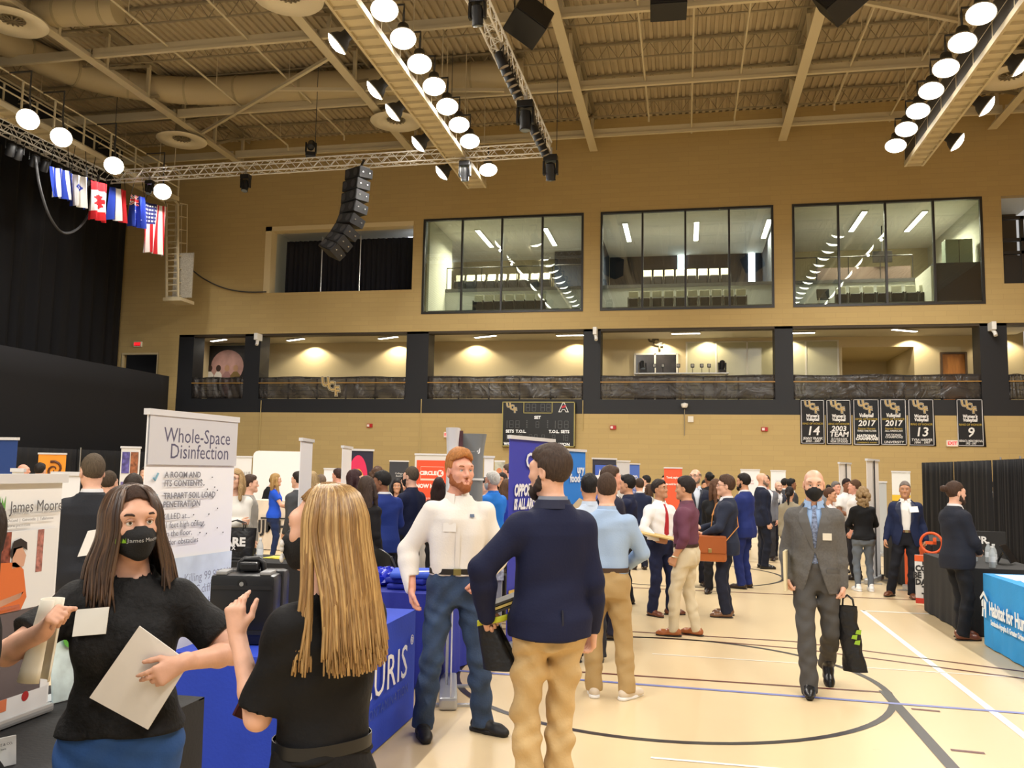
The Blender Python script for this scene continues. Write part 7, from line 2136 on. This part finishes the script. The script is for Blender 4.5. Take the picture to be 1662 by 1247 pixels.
for k, (dz, colr) in enumerate((((.05), (52, 50, 46)), ((.068), (214, 190, 110)), ((.086), (60, 58, 52)))):
    aa, bb = hand + Vector((-.03, -.08, dz - .01)), hand + Vector((.21, -.03, dz + .085))
    thick_sheet('document_folder', '%s folder tucked under the arm of the man in navy blazer' % ('lower dark', 'yellow', 'upper dark')[k], 'folder', [aa, bb, bb + Vector((-.03, .2, 0)), aa + Vector((-.03, .2, 0))], colr, .012)

# ---- grey suited man walking towards the camera
(loc), H = stand(1320, 758, 7.05)
p = Person('person walking in grey suit with bald head and plain black mask', loc, 173, H, 'm', .93, vox=.009, shw=.95, skin='fair', head=(2, -6, 0),
           R=dict(w=(.215, .06, .90), e=(.25, -1, 0), f=(-.05, .15, -1), c=.8), L=dict(w=(-.21, .03, .85), e=(-.15, -1, 0), f=(0, .05, -1), c=.95), feet={'R': (.06, .24, 0, 0), 'L': (-.09, -.26, .10, 4)}, hip=(0, .02, -.012))
p.body(vox=.006); G = (92, 90, 88)
p.top((150, 180, 222), 'shirt', inf=.010, sleeve=0); p.collar((156, 186, 226), z=1.495, points=.015); p.tie((104, 118, 150), m=mat((110, 122, 150), .5, noise=(60, .7)))
p.top(G, 'jacket', inf=.027, hem=.78, name='suit_jacket', vneck=(1.13, .085, .10, .8), wr=.003, m=mat(G, .8, noise=(60, .12), bump=(150, .2))); p.lapels((88, 86, 84), 1.13); p.badge(-.095, 1.24, .03, .07, .055, (222, 216, 200))
p.bottom((80, 78, 76), wr=.004, hemz=.0); p.shoes((16, 16, 17), lift={'L': -.75}); p.face((60, 46, 36), (120, 90, 70)); p.mask((14, 14, 15))
p.strip('pocket_flap', [(-.135, .985, .05), (-.135, .955, .05)], .047, .05, (84, 82, 80), .004)
hw = wpt(p, p.hand['R'][0] + p.hand['R'][1] * .08); thick_sheet('document_folder', 'tan edged folder held upright by the walking man in grey', 'folder', [hw + Vector((-.045, -.12, -.02)), hw + Vector((.025, .14, -.02)), hw + Vector((.005, .14, .29)), hw + Vector((-.05, -.12, .29))], (226, 214, 176), .02)
hw = wpt(p, p.hand['L'][0] + p.hand['L'][1] * .09); t = thing('carrier_bag', 'black carrier bag with green print held by the walking man in grey', 'bag', hw + Vector((.03, 0, 0)), R(-14))
MB().sheet(lambda u, v: ((.085 - .02 * v) * math.cos(2 * PI * u) + .05 * (1 - v) ** 1.5 + .008 * math.sin(14 * v + 20 * u), .05 * math.sin(2 * PI * u) * (1 - .45 * v), -.57 + .50 * v), 30, 12).build('bag_body', mat((18, 18, 20), .4, bump=(10, .7, .03)), t, smooth=60)
for sx in (-.04, .05): MB().tube([(sx, .0, -.1), (sx * .8, -.01, -.02), (0, 0, .012), (sx * .8, .02, -.02), (sx, .03, -.1)], .007, 6).build('handle', BLK, t)
for k, q in enumerate(((.05, -.30), (.08, -.26), (.07, -.34))): MB().prism([(-.022, -.014), (.018, -.018), (.024, .02), (-.012, .014)], (q[0], -.055, q[1]), (1, 0, 0), (0, 0, 1), .002).build('green_print', mat((150, 190, 50), .5), t)
MB().rbox((-.05, .02, -.22), (.1, .05, .24), .015).build('inner_pouch', BLK, t)

# ---- everyone else: built from a compact list
def crowd(label, px, top, D, yaw, wear, bot=(40, 40, 46), hair=((50, 38, 30), 'short'), sex='m', skin='fair', shoes=(40, 28, 22), arms=None, head=(0, 0, 0), beard=None, glasses=False, mask=None, badge=None, girth=1.0, feet=None, lips=None, belt=None, H=None, lean=0, tie=None, slim=0.0, grp=None, lanyard=None, vol=.008, length=.2, hl=.078, shw=1.0, facec=True, z=0, skirt=None, open_jacket=False):
    loc, h = stand(px, top, D)
    if H: h = H
    if z: loc = (loc[0], loc[1], z)
    vox = .0105 if D < 9 else (.0125 if D < 14 else .016)
    AR = {'clasp': (dict(w=(.055, .235, .99), e=(1, -.4, -.5), f=(-.8, .35, -.3), p=(-.2, -.9, 0), c=.6), dict(w=(-.045, .25, 1.0), e=(-1, -.4, -.5), f=(.8, .3, -.3), p=(.2, -.9, 0), c=.6)),
          'hold': (dict(w=(.08, .27, 1.10), e=(1, -.4, -.8), f=(-.7, .5, .1), c=.8), dict(w=(-.10, .28, 1.06), e=(-1, -.4, -.8), f=(.6, .6, 0), c=.8)),
          'fold': (dict(w=(-.08, .20, 1.15), e=(1, -.2, -.6), f=(-1, .1, 0), c=.4), dict(w=(.08, .23, 1.12), e=(-1, -.2, -.6), f=(1, 0, 0), c=.4)),
          'talk': (dict(w=(.10, .32, 1.10), e=(1, -.4, -.9), f=(-.3, .9, .2), p=(-.3, 0, 1), c=.3), dict(w=(-.16, .26, 1.04), e=(-1, -.5, -.8), f=(.3, .9, 0), p=(.3, 0, 1), c=.3)),
          'pocket': (dict(w=(.185, .09, .90), e=(1, -.9, 0), f=(-.2, .4, -.9), c=.5), None),
          'lpocket': (None, dict(w=(-.185, .09, .90), e=(-1, -.9, 0), f=(.2, .4, -.9), c=.5)),
          'book': (None, dict(w=(-.07, .27, 1.04), e=(-1, -.6, -.5), f=(.6, .6, -.1), c=.8)),
          'reach': (dict(w=(.06, .36, 1.13), e=(.8, -.2, -1), f=(0, 1, .15), p=(-.2, 0, 1), c=.2), dict(w=(-.08, .30, 1.06), e=(-1, -.3, -1), f=(.2, .9, 0), c=.4)),
          'chin': (dict(w=(.02, .19, 1.42), e=(1, .1, -1), f=(-.3, .2, .9), c=.9), dict(w=(.05, .22, 1.08), e=(-1, -.2, -.5), f=(1, .1, 0), c=.5))}
    ar = AR.get(arms, (None, None)) if not isinstance(arms, dict) else (arms.get('R'), arms.get('L'))
    p = Person(label, loc, yaw, h, sex, girth, lean=lean, head=head, R=ar[0], L=ar[1], feet=feet, skin=skin, vox=vox, group=grp, shw=shw)
    p.body(legs='bare' if skirt else True)
    kind, col = wear[0], wear[1]
    if kind == 'suit':
        sc = wear[2] if len(wear) > 2 else (226, 226, 228)
        p.top(sc, 'shirt', inf=.010, sleeve=0); p.collar(sc, z=1.495)
        p.top(col, 'jacket', inf=.027, hem=.79, name='suit_jacket', vneck=(1.12 if not open_jacket else 1.06, .085, .10, .8), open_w=.045 if open_jacket else 0.0, wr=.0042, fx=19); p.lapels(tuple(int(v * .94) for v in col), 1.13 if not open_jacket else 1.1, off=.045 if open_jacket else 0)
        if tie: p.tie(tie)
    elif kind in ('shirt', 'polo', 'blouse', 'tee', 'sweater'):
        sl = {'shirt': 2.0, 'blouse': 2.0, 'polo': .62, 'tee': .6, 'sweater': 2.0}[kind]
        p.top(col, kind, sleeve=sl, inf=.016 if kind == 'sweater' else .013, hem=.99 if kind in ('shirt', 'blouse') else .88, wr=.0052, fx=21, name={'tee': 'short_sleeved_top'}.get(kind, kind))
        if kind in ('shirt', 'polo'): p.collar(col, points=.012)
        if tie: p.tie(tie)
    elif kind == 'open':      # jacket or cardigan worn open over a top
        p.top(wear[2], 'top', inf=.010, hem=.93, sleeve=0); p.top(col, 'jacket', inf=.026, hem=.82, name='open_jacket', vneck=(1.0, .09, .05, .8), open_w=.06)
    if skirt: p.skirt(skirt, hem=.5 if skirt != (28, 26, 28) else .12, flare=.05)
    else: p.bottom(bot, slim=slim)
    p.shoes(shoes, 'sneaker' if sum(shoes) > 500 else 'oxford', sole=(236, 236, 236) if sum(shoes) > 500 else (30, 24, 20))
    if hair: p.hair(hair[0], hair[1], length=length, vol=vol, hl=hl)
    if beard: p.beard(beard)
    if facec and D < 19: p.face(brow=hair[0] if hair else (90, 70, 56), lips=lips)
    if glasses: p.glasses()
    if mask: p.mask(mask)
    if badge: p.badge(*badge)
    if belt: p.belt(belt)
    if lanyard: p.strip('lanyard', [(.055, 1.46, .008), (.03, 1.3, .008), (0, 1.15, .008)], .03, .016, lanyard, .004); p.strip('lanyard', [(-.055, 1.46, .008), (-.03, 1.3, .008), (0, 1.15, .008)], .03, .016, lanyard, .004)
    return p
LB = (160, 184, 216); NV = (22, 29, 58); DN = (24, 28, 44); BR = (62, 44, 32); DB = (36, 28, 24); TN = (118, 72, 40)
# centre aisle
crowd('person in light blue shirt and khaki trousers with tan trainers, back to camera', 985, 769, 6.65, 8, ('shirt', LB), (178, 150, 104), ((70, 54, 44), 'buzz'), arms=dict(R=dict(w=(.19, .26, 1.03), e=(1, -.7, -.3), f=(-.4, .9, .1), c=.6), L=dict(w=(-.14, .24, 1.02), e=(-1, -.7, -.3))), feet={'R': (.17, .0, 0, -42), 'L': (-.09, .06, 0, 4)}, shoes=(214, 200, 180), girth=1.05, belt=(70, 50, 36))
crowd('person with black hair in pale shirt and dark waistcoat behind the light blue shirt', 957, 770, 7.9, 12, ('shirt', (196, 210, 230)), (40, 40, 46), ((26, 22, 22), 'short'), skin='tan', girth=.95)
crowd('person in dark navy suit facing right behind the two light shirts', 991, 757, 9.0, -62, ('suit', (38, 38, 56)), (34, 34, 50), ((70, 52, 40), 'short'), skin='pink', tie=(150, 40, 40))
crowd('young person with black hair in navy shirt facing left before the pale blue banner', 1019, 772, 11.2, 80, ('shirt', NV), (30, 32, 44), ((24, 20, 20), 'short'), skin='tan', vol=.014, arms='hold')
crowd('person in white shirt with long red tie holding a tan folder', 1072, 779, 10.45, 222, ('shirt', (240, 238, 238)), (30, 36, 66), ((44, 36, 32), 'short'), skin='olive', tie=(176, 34, 46), arms=dict(R=dict(w=(.20, .20, 1.0), e=(1, -.6, -.3), f=(-.5, .8, 0), c=.7), L=dict(w=(-.10, .26, .98), e=(-1, -.4, -.4), f=(.6, .7, 0), c=.8)), shoes=(110, 60, 40), feet={'R': (.14, .0, 0, 6), 'L': (-.16, .02, 0, 60)}, head=(18, 8, 0))
p = crowd('person in maroon shirt and cream trousers with tan shoes', 1113, 775, 9.15, 72, ('shirt', (106, 62, 80)), (214, 200, 170), ((36, 28, 26), 'short'), skin='tan', vol=.016, arms=dict(L=dict(w=(-.21, .06, .90), e=(-.6, -1, 0), f=(.1, .4, -.9), c=.5), R=None), shoes=(166, 96, 52), feet={'R': (.12, -.08, 0, -10), 'L': (-.08, .12, 0, 14)}, belt=(60, 40, 30), slim=.008)
q = wpt(p, p.hand['L'][0]); t = MB().tube([q + Vector((.034 * math.cos(a), .034 * math.sin(a), .004 * math.sin(a * 2))) for a in [2 * PI * k / 14 for k in range(14)]], .007, 6, closed=True).build('watch', mat((206, 196, 170), .3, .6)); tag(t, 'pale wrist watch on the man in maroon shirt', 'watch')
p = crowd('person in navy suit and glasses with orange bag strap over the shoulder', 1178, 773, 10.45, 82, ('suit', (40, 46, 64)), (34, 38, 54), ((74, 52, 38), 'short'), skin='fair', vol=.02, glasses=True, arms='talk', shoes=(120, 84, 58), head=(6, 2, 0))
S_ = p
t = thing('messenger_bag', 'orange leather messenger bag hanging at the hip of the man in glasses', 'bag', wpt(p, (-.22, .17, .0)) + Vector((0, 0, .66)), R(82))
MB().rbox((0, 0, .15), (.16, .36, .30), .03).build('bag_body', mat((176, 96, 42), .5, bump=(30, .3)), t, smooth=50); MB().rbox((-.085, 0, .2), (.02, .37, .2), .008).build('flap', mat((166, 88, 38), .5), t); MB().rbox((-.10, 0, .13), (.012, .04, .05), .004).build('buckle', mat((190, 170, 110), .3, .8), t)
st = [wpt(p, (-.23, .16, .94)), wpt(p, (-.14, .175, 1.12)), wpt(p, (-.05, .165, 1.28)), wpt(p, (.05, .12, 1.43)), wpt(p, (.09, .0, 1.49)), wpt(p, (.07, -.12, 1.40)), wpt(p, (-.1, -.16, 1.15)), wpt(p, (-.24, .0, .95))]
m = MB(); inv = mw(t).inverted()
for k in range(len(st) - 1): m.bar(inv @ st[k], inv @ st[k + 1], .04, .008, upv=(.3, .1, 1))
m.build('shoulder_strap', mat((214, 140, 56), .5), t)
crowd('tall bald person with glasses and navy suit facing camera behind the group', 1129, 761, 13.2, 188, ('suit', (30, 36, 54), (214, 222, 234)), (28, 30, 42), ((120, 108, 98), 'balding'), skin='fair', glasses=True, beard=(120, 104, 90), shoes=(50, 36, 30), head=(-30, 4, 0))
crowd('person in bright blue suit behind the man with orange strap', 1207, 769, 13.0, 60, ('suit', (34, 48, 112)), (34, 46, 106), ((30, 24, 22), 'short'), skin='tan', beard=(30, 24, 22), shoes=(50, 32, 24), arms='hold')
crowd('person with brown hair in black top behind the man with glasses', 1161, 778, 12.4, 175, ('sweater', (22, 22, 24)), (28, 28, 32), ((92, 62, 42), 'long'), 'f', facec=False, head=(60, 0, 0))
crowd('bald person in dark navy suit standing sideways with black shoes', 1237, 767, 15.75, -80, ('suit', (28, 34, 54)), (26, 30, 44), None, skin='fair', beard=(130, 110, 96), shoes=(18, 18, 20), head=(-4, 2, 0))
crowd('bald person in navy suit with white badge facing camera', 1263, 781, 17.5, 196, ('suit', (28, 32, 50)), (26, 28, 40), None, skin='fair', beard=(90, 76, 66), badge=(.1, 1.34, .03, .09, .08), arms='hold', shoes=(90, 74, 56))
crowd('person with glasses in grey jacket behind the bald man in navy', 1243, 772, 17.2, 178, ('open', (110, 112, 120), (220, 222, 228)), (50, 50, 56), ((60, 44, 36), 'short'), skin='pink', badge=(.02, 1.3, .03, .1, .07))
crowd('person with dark ponytail in beige jacket, back to camera', 1281, 790, 14.2, -20, ('open', (150, 140, 118), (150, 140, 118)), (40, 40, 44), ((30, 24, 24), 'ponytail'), 'f', skin='tan', facec=False, lanyard=None)
crowd('person with black hair and white collar facing right beside white poster', 1274, 777, 20, -60, ('suit', (70, 72, 78)), (40, 40, 46), ((24, 20, 20), 'short'), skin='tan', facec=False)
crowd('person with black curly hair in charcoal jacket behind the walking man', 1284, 778, 19, -80, ('suit', (60, 62, 68)), (40, 40, 46), ((20, 18, 18), 'short'), skin='brown', facec=False, vol=.02)
crowd('person in grey striped sweater with reddish hair behind the walking man', 1328, 778, 16.5, 0, ('sweater', (132, 136, 142)), (50, 50, 56), ((104, 70, 52), 'short'), skin='pink', facec=False)
crowd('person with small dark hair far behind the brown haired woman', 1344, 787, 24, 0, ('sweater', (40, 40, 48)), (40, 40, 46), ((26, 22, 22), 'short'), facec=False)
crowd('person with pulled back brown hair smiling to the side in dark top', 1346, 792, 13.4, 232, ('blouse', (226, 222, 222)), (40, 40, 46), ((84, 56, 40), 'bun'), 'f', skin='tan', lips=(190, 100, 96), head=(20, 0, 0))
crowd('person with grey hair and red cheeks by the side turned white banner', 1356, 782, 16.7, 215, ('shirt', (226, 214, 210)), (50, 50, 56), ((110, 104, 100), 'short'), skin='pink')
crowd('shaven headed person with brown skin in white polo shirt', 1374, 777, 15.4, 208, ('polo', (236, 234, 232)), (30, 30, 34), ((40, 30, 28), 'buzz'), skin='brown', arms='hold')
crowd('person with pink face and short brown hair in white shirt, side on', 1387, 779, 14.3, 70, ('shirt', (234, 230, 228)), (36, 36, 42), ((96, 70, 52), 'buzz'), skin='pink', girth=1.1)
crowd('person with curly fair hair in black sweater, grey jeans and white trainers', 1399, 790, 12.9, 8, ('sweater', (20, 20, 22)), (104, 112, 122), ((150, 124, 88), 'curly'), 'f', slim=.016, shoes=(240, 240, 240), arms='hold', length=.18, facec=False)
crowd('smiling person in navy blazer over white open shirt with large badge', 1468, 781.5, 12.35, 170, ('suit', (28, 38, 70), (238, 236, 232)), (26, 28, 36), ((120, 110, 104), 'buzz'), skin='olive', lips=(150, 90, 80), badge=(-.11, 1.36, .032, .12, .085, (240, 240, 240), -.08), shoes=(112, 66, 42), belt=(110, 70, 50), feet={'R': (.24, .0, 0, -30), 'L': (-.06, .1, 0, 4)}, head=(-4, 0, 0), open_jacket=True, arms=dict(R=dict(w=(.30, .05, .88)), L=dict(w=(-.27, .02, .90), f=(.1, -.1, -1), c=.9)))
crowd('bearded person with hair in a bun wearing dark suit by the sky blue table', 1549, 782, 9.3, -74, ('suit', (34, 38, 50)), (26, 28, 34), ((66, 46, 34), 'bun'), skin='fair', beard=(58, 40, 30), arms='clasp', shoes=(116, 64, 44), feet={'R': (.10, -.02, 0, -8), 'L': (-.09, .08, 0, 0)}, badge=(-.1, 1.36, .03, .07, .05))
crowd('person in white shirt seen through the gap in the black drape', 1604, 800, 20.5, 100, ('shirt', (232, 228, 224)), (24, 24, 28), ((30, 24, 24), 'short'), skin='olive', facec=False, H=1.62)
# far middle
crowd('person with hand at chin in pale striped jacket and black trousers', 1053, 786, 17.6, 62, ('open', (190, 190, 186), (234, 232, 230)), (24, 24, 28), ((70, 50, 38), 'long'), 'f', arms='chin', shoes=(226, 190, 170), length=.22)
crowd('person with black hair and white collar beside the orange poster', 1049, 772, 19, 78, ('shirt', (226, 224, 222)), (40, 40, 46), ((24, 22, 22), 'short'), skin='fair')
crowd('person in navy jacket seen from behind at the blue banner edge', 1038, 777, 15.2, 20, ('suit', (30, 38, 66)), (30, 34, 50), ((60, 44, 34), 'short'), facec=False)
crowd('person with very dark bun hair rising behind the tall bald man', 1151, 767, 17.5, 30, ('sweater', (30, 28, 30)), (28, 28, 32), ((20, 18, 18), 'bun'), 'f', facec=False, skin='brown')
crowd('young person with thick dark hair looking at camera far behind', 1144, 780, 19.2, 185, ('sweater', (40, 36, 40)), (28, 28, 32), ((22, 20, 20), 'short'), skin='tan', vol=.02)
crowd('person with dark hair at left edge of the orange poster', 1079, 772, 23, 150, ('shirt', (60, 60, 70)), (40, 40, 46), ((30, 26, 26), 'short'), facec=False)
crowd('person with long black hair beneath the first white poster', 1208, 785, 19.5, 10, ('sweater', (30, 30, 34)), (30, 30, 34), ((22, 20, 20), 'long'), 'f', facec=False)
# behind the bearded men
crowd('white haired person in bright blue polo shirt facing left', 800, 766, 11.2, 62, ('polo', (40, 124, 220)), (26, 26, 30), ((206, 204, 200), 'short'), skin='pink', mask=(220, 226, 230), arms='hold', girth=1.12)
crowd('person in dark navy jacket hidden behind the white haired one', 788, 776, 12.2, 120, ('suit', (36, 44, 70)), (30, 30, 40), ((40, 32, 28), 'short'), facec=False)
crowd('person with long brown hair in royal blue top beyond the violet banner', 822, 778, 12.8, 30, ('sweater', (40, 62, 170)), (30, 30, 40), ((92, 66, 46), 'long'), 'f', facec=False, length=.24)
crowd('person with dark hair in olive top beside the violet banner', 815, 768, 14.5, 160, ('sweater', (92, 88, 66)), (40, 40, 44), ((36, 28, 26), 'long'), 'f', skin='tan')
crowd('person with ruddy face in grey jacket above the violet banner edge', 825, 754, 16.5, 70, ('suit', (82, 96, 100)), (40, 40, 44), ((80, 64, 54), 'short'), skin='pink')
p = crowd('person with long brown hair bending forward in charcoal jacket', 805, 832, 9.3, 115, ('sweater', (52, 50, 52)), (30, 30, 36), ((112, 82, 54), 'long'), 'f', facec=False, H=1.60, lean=46, length=.30, arms='reach')
# left of the bearded man
crowd('person in navy polo shirt and dark mask facing left by the orange banner', 668, 758, 10.6, 68, ('polo', NV), (28, 28, 34), ((84, 72, 60), 'buzz'), skin='fair', mask=(24, 24, 26), arms='hold', beard=None)
crowd('person in bright blue suit looking left beside long dark hair', 624, 765, 9.9, 40, ('suit', (32, 52, 124)), (24, 26, 44), ((24, 22, 22), 'short'), skin='brown', head=(50, -4, 0), arms='hold')
crowd('person with very long dark hair in black dress, back to camera', 597, 774, 9.2, -14, ('sweater', (26, 24, 26)), hair=((66, 52, 44), 'long'), sex='f', facec=False, length=.34, skirt=(28, 26, 28))
crowd('person with dark red hair in black jacket facing right', 577, 763, 10.4, -64, ('open', (24, 22, 26), (40, 36, 40)), (28, 28, 32), ((52, 28, 30), 'long'), 'f', length=.2)
crowd('person with wavy brown hair in white top behind the blue suit', 613, 758, 10.9, 20, ('blouse', (234, 232, 230)), (50, 50, 56), ((86, 62, 46), 'curly'), 'f', facec=False)
crowd('person with black hair in purple top behind blue suit', 645, 778, 13.7, 200, ('sweater', (92, 62, 110)), (40, 40, 46), ((24, 20, 22), 'long'), 'f', skin='tan')
crowd('person in red top far off between purple top and navy polo', 657, 773, 16, 185, ('sweater', (190, 50, 60)), (40, 40, 46), ((30, 24, 24), 'long'), 'f')
crowd('person with dark brown hair before the lower part of orange banner', 713, 781, 11.6, 10, ('sweater', (60, 40, 40)), (40, 40, 46), ((46, 30, 30), 'long'), 'f', facec=False, H=1.56)
crowd('bespectacled person with fair hair and cream blouse by the tote bag', 384, 762, 9.9, 205, ('blouse', (232, 228, 220)), (40, 40, 46), ((164, 134, 92), 'long'), 'f', glasses=True, lips=(176, 90, 86), head=(-26, 4, 0), arms='fold', length=.14)
crowd('person with dark hair in grey jacket facing right behind the cream blouse', 407, 771, 11.2, -58, ('open', (150, 146, 140), (160, 156, 150)), (40, 40, 44), ((66, 48, 38), 'short'))
crowd('person with wavy blonde hair in bright blue top reaching forward', 448, 769, 15.6, -66, ('tee', (34, 84, 206)), (34, 48, 86), ((168, 134, 84), 'long'), 'f', arms='reach', length=.18, slim=.014)
crowd('person in black jacket and jeans behind the bright blue top', 434, 772, 18.4, -40, ('open', (24, 24, 28), (30, 30, 34)), (40, 54, 92), ((40, 32, 28), 'short'), facec=False, lean=14)
crowd('person in charcoal jacket half hidden by side turned white banner', 485, 766, 12.2, 75, ('suit', (74, 76, 80)), (50, 50, 54), ((40, 32, 28), 'short'), facec=False)
crowd('person with fair hair beyond the side turned white banner', 508, 766, 12.6, 10, ('sweater', (170, 150, 124)), (50, 50, 56), ((176, 150, 110), 'long'), 'f', facec=False)
crowd('person with short brown hair low behind the blonde hair', 521, 771, 13.6, 60, ('shirt', (200, 190, 190)), (50, 50, 56), ((110, 92, 76), 'short'), skin='pink')
crowd('ruddy person in dark suit facing left beside narrow banner', 549, 761, 14.8, 70, ('suit', (50, 54, 66)), (40, 40, 46), ((60, 40, 36), 'short'), skin='pink')
crowd('person with thinning hair in black suit, back to camera at left', 152, 738, 6.3, 34, ('suit', (36, 38, 44)), (26, 28, 36), ((86, 74, 60), 'buzz'), skin='fair', girth=1.12, head=(20, 0, 0), facec=False)
crowd('person in sage green jacket behind the black suit', 178, 765, 8.6, 10, ('suit', (128, 132, 104)), (50, 50, 46), ((70, 58, 46), 'buzz'), facec=False, girth=1.1)
crowd('person with dark hair just behind the masked woman', 218, 770, 7.6, 20, ('sweater', (40, 40, 44)), (40, 40, 44), ((48, 38, 32), 'short'), facec=False)
crowd('person with lanyard in black shirt beside photo banner', 236, 758, 16.2, 192, ('shirt', (26, 26, 30)), (30, 30, 34), ((46, 36, 30), 'short'), skin='fair', lanyard=(230, 226, 220))
crowd('bald person in dark jacket near the dark blue banner', 38, 753, 15.6, -60, ('suit', (40, 36, 42)), (30, 30, 34), None, skin='pink')
crowd('person in navy suit seen from behind before the orange banner', 65, 752, 14.2, 10, ('suit', (34, 46, 84)), (30, 34, 50), ((34, 28, 26), 'short'), facec=False)
crowd('person cut off by the frame edge with dark hair and black top', -58, 800, 2.25, 120, ('sweater', (14, 14, 15)), (30, 30, 34), ((44, 34, 28), 'long'), 'f', facec=False)
thick_sheet('paper_folder', 'white paper held by the man in black suit behind the banner', 'folder', [aD(x, y, 6.02) for x, y in ((126, 904), (152, 900), (166, 858), (143, 862))], (236, 236, 236), .004)
# tan folder of the man with the red tie
q = fl_pt(1072, 10.1, .93)
thick_sheet('document_folder', 'tan folder held by the man with the red tie', 'folder', [q + Vector((-.26, -.02, .05)), q + Vector((.16, -.02, -.02)), q + Vector((.14, .16, .0)), q + Vector((-.26, .16, .07))], (206, 176, 110), .015)
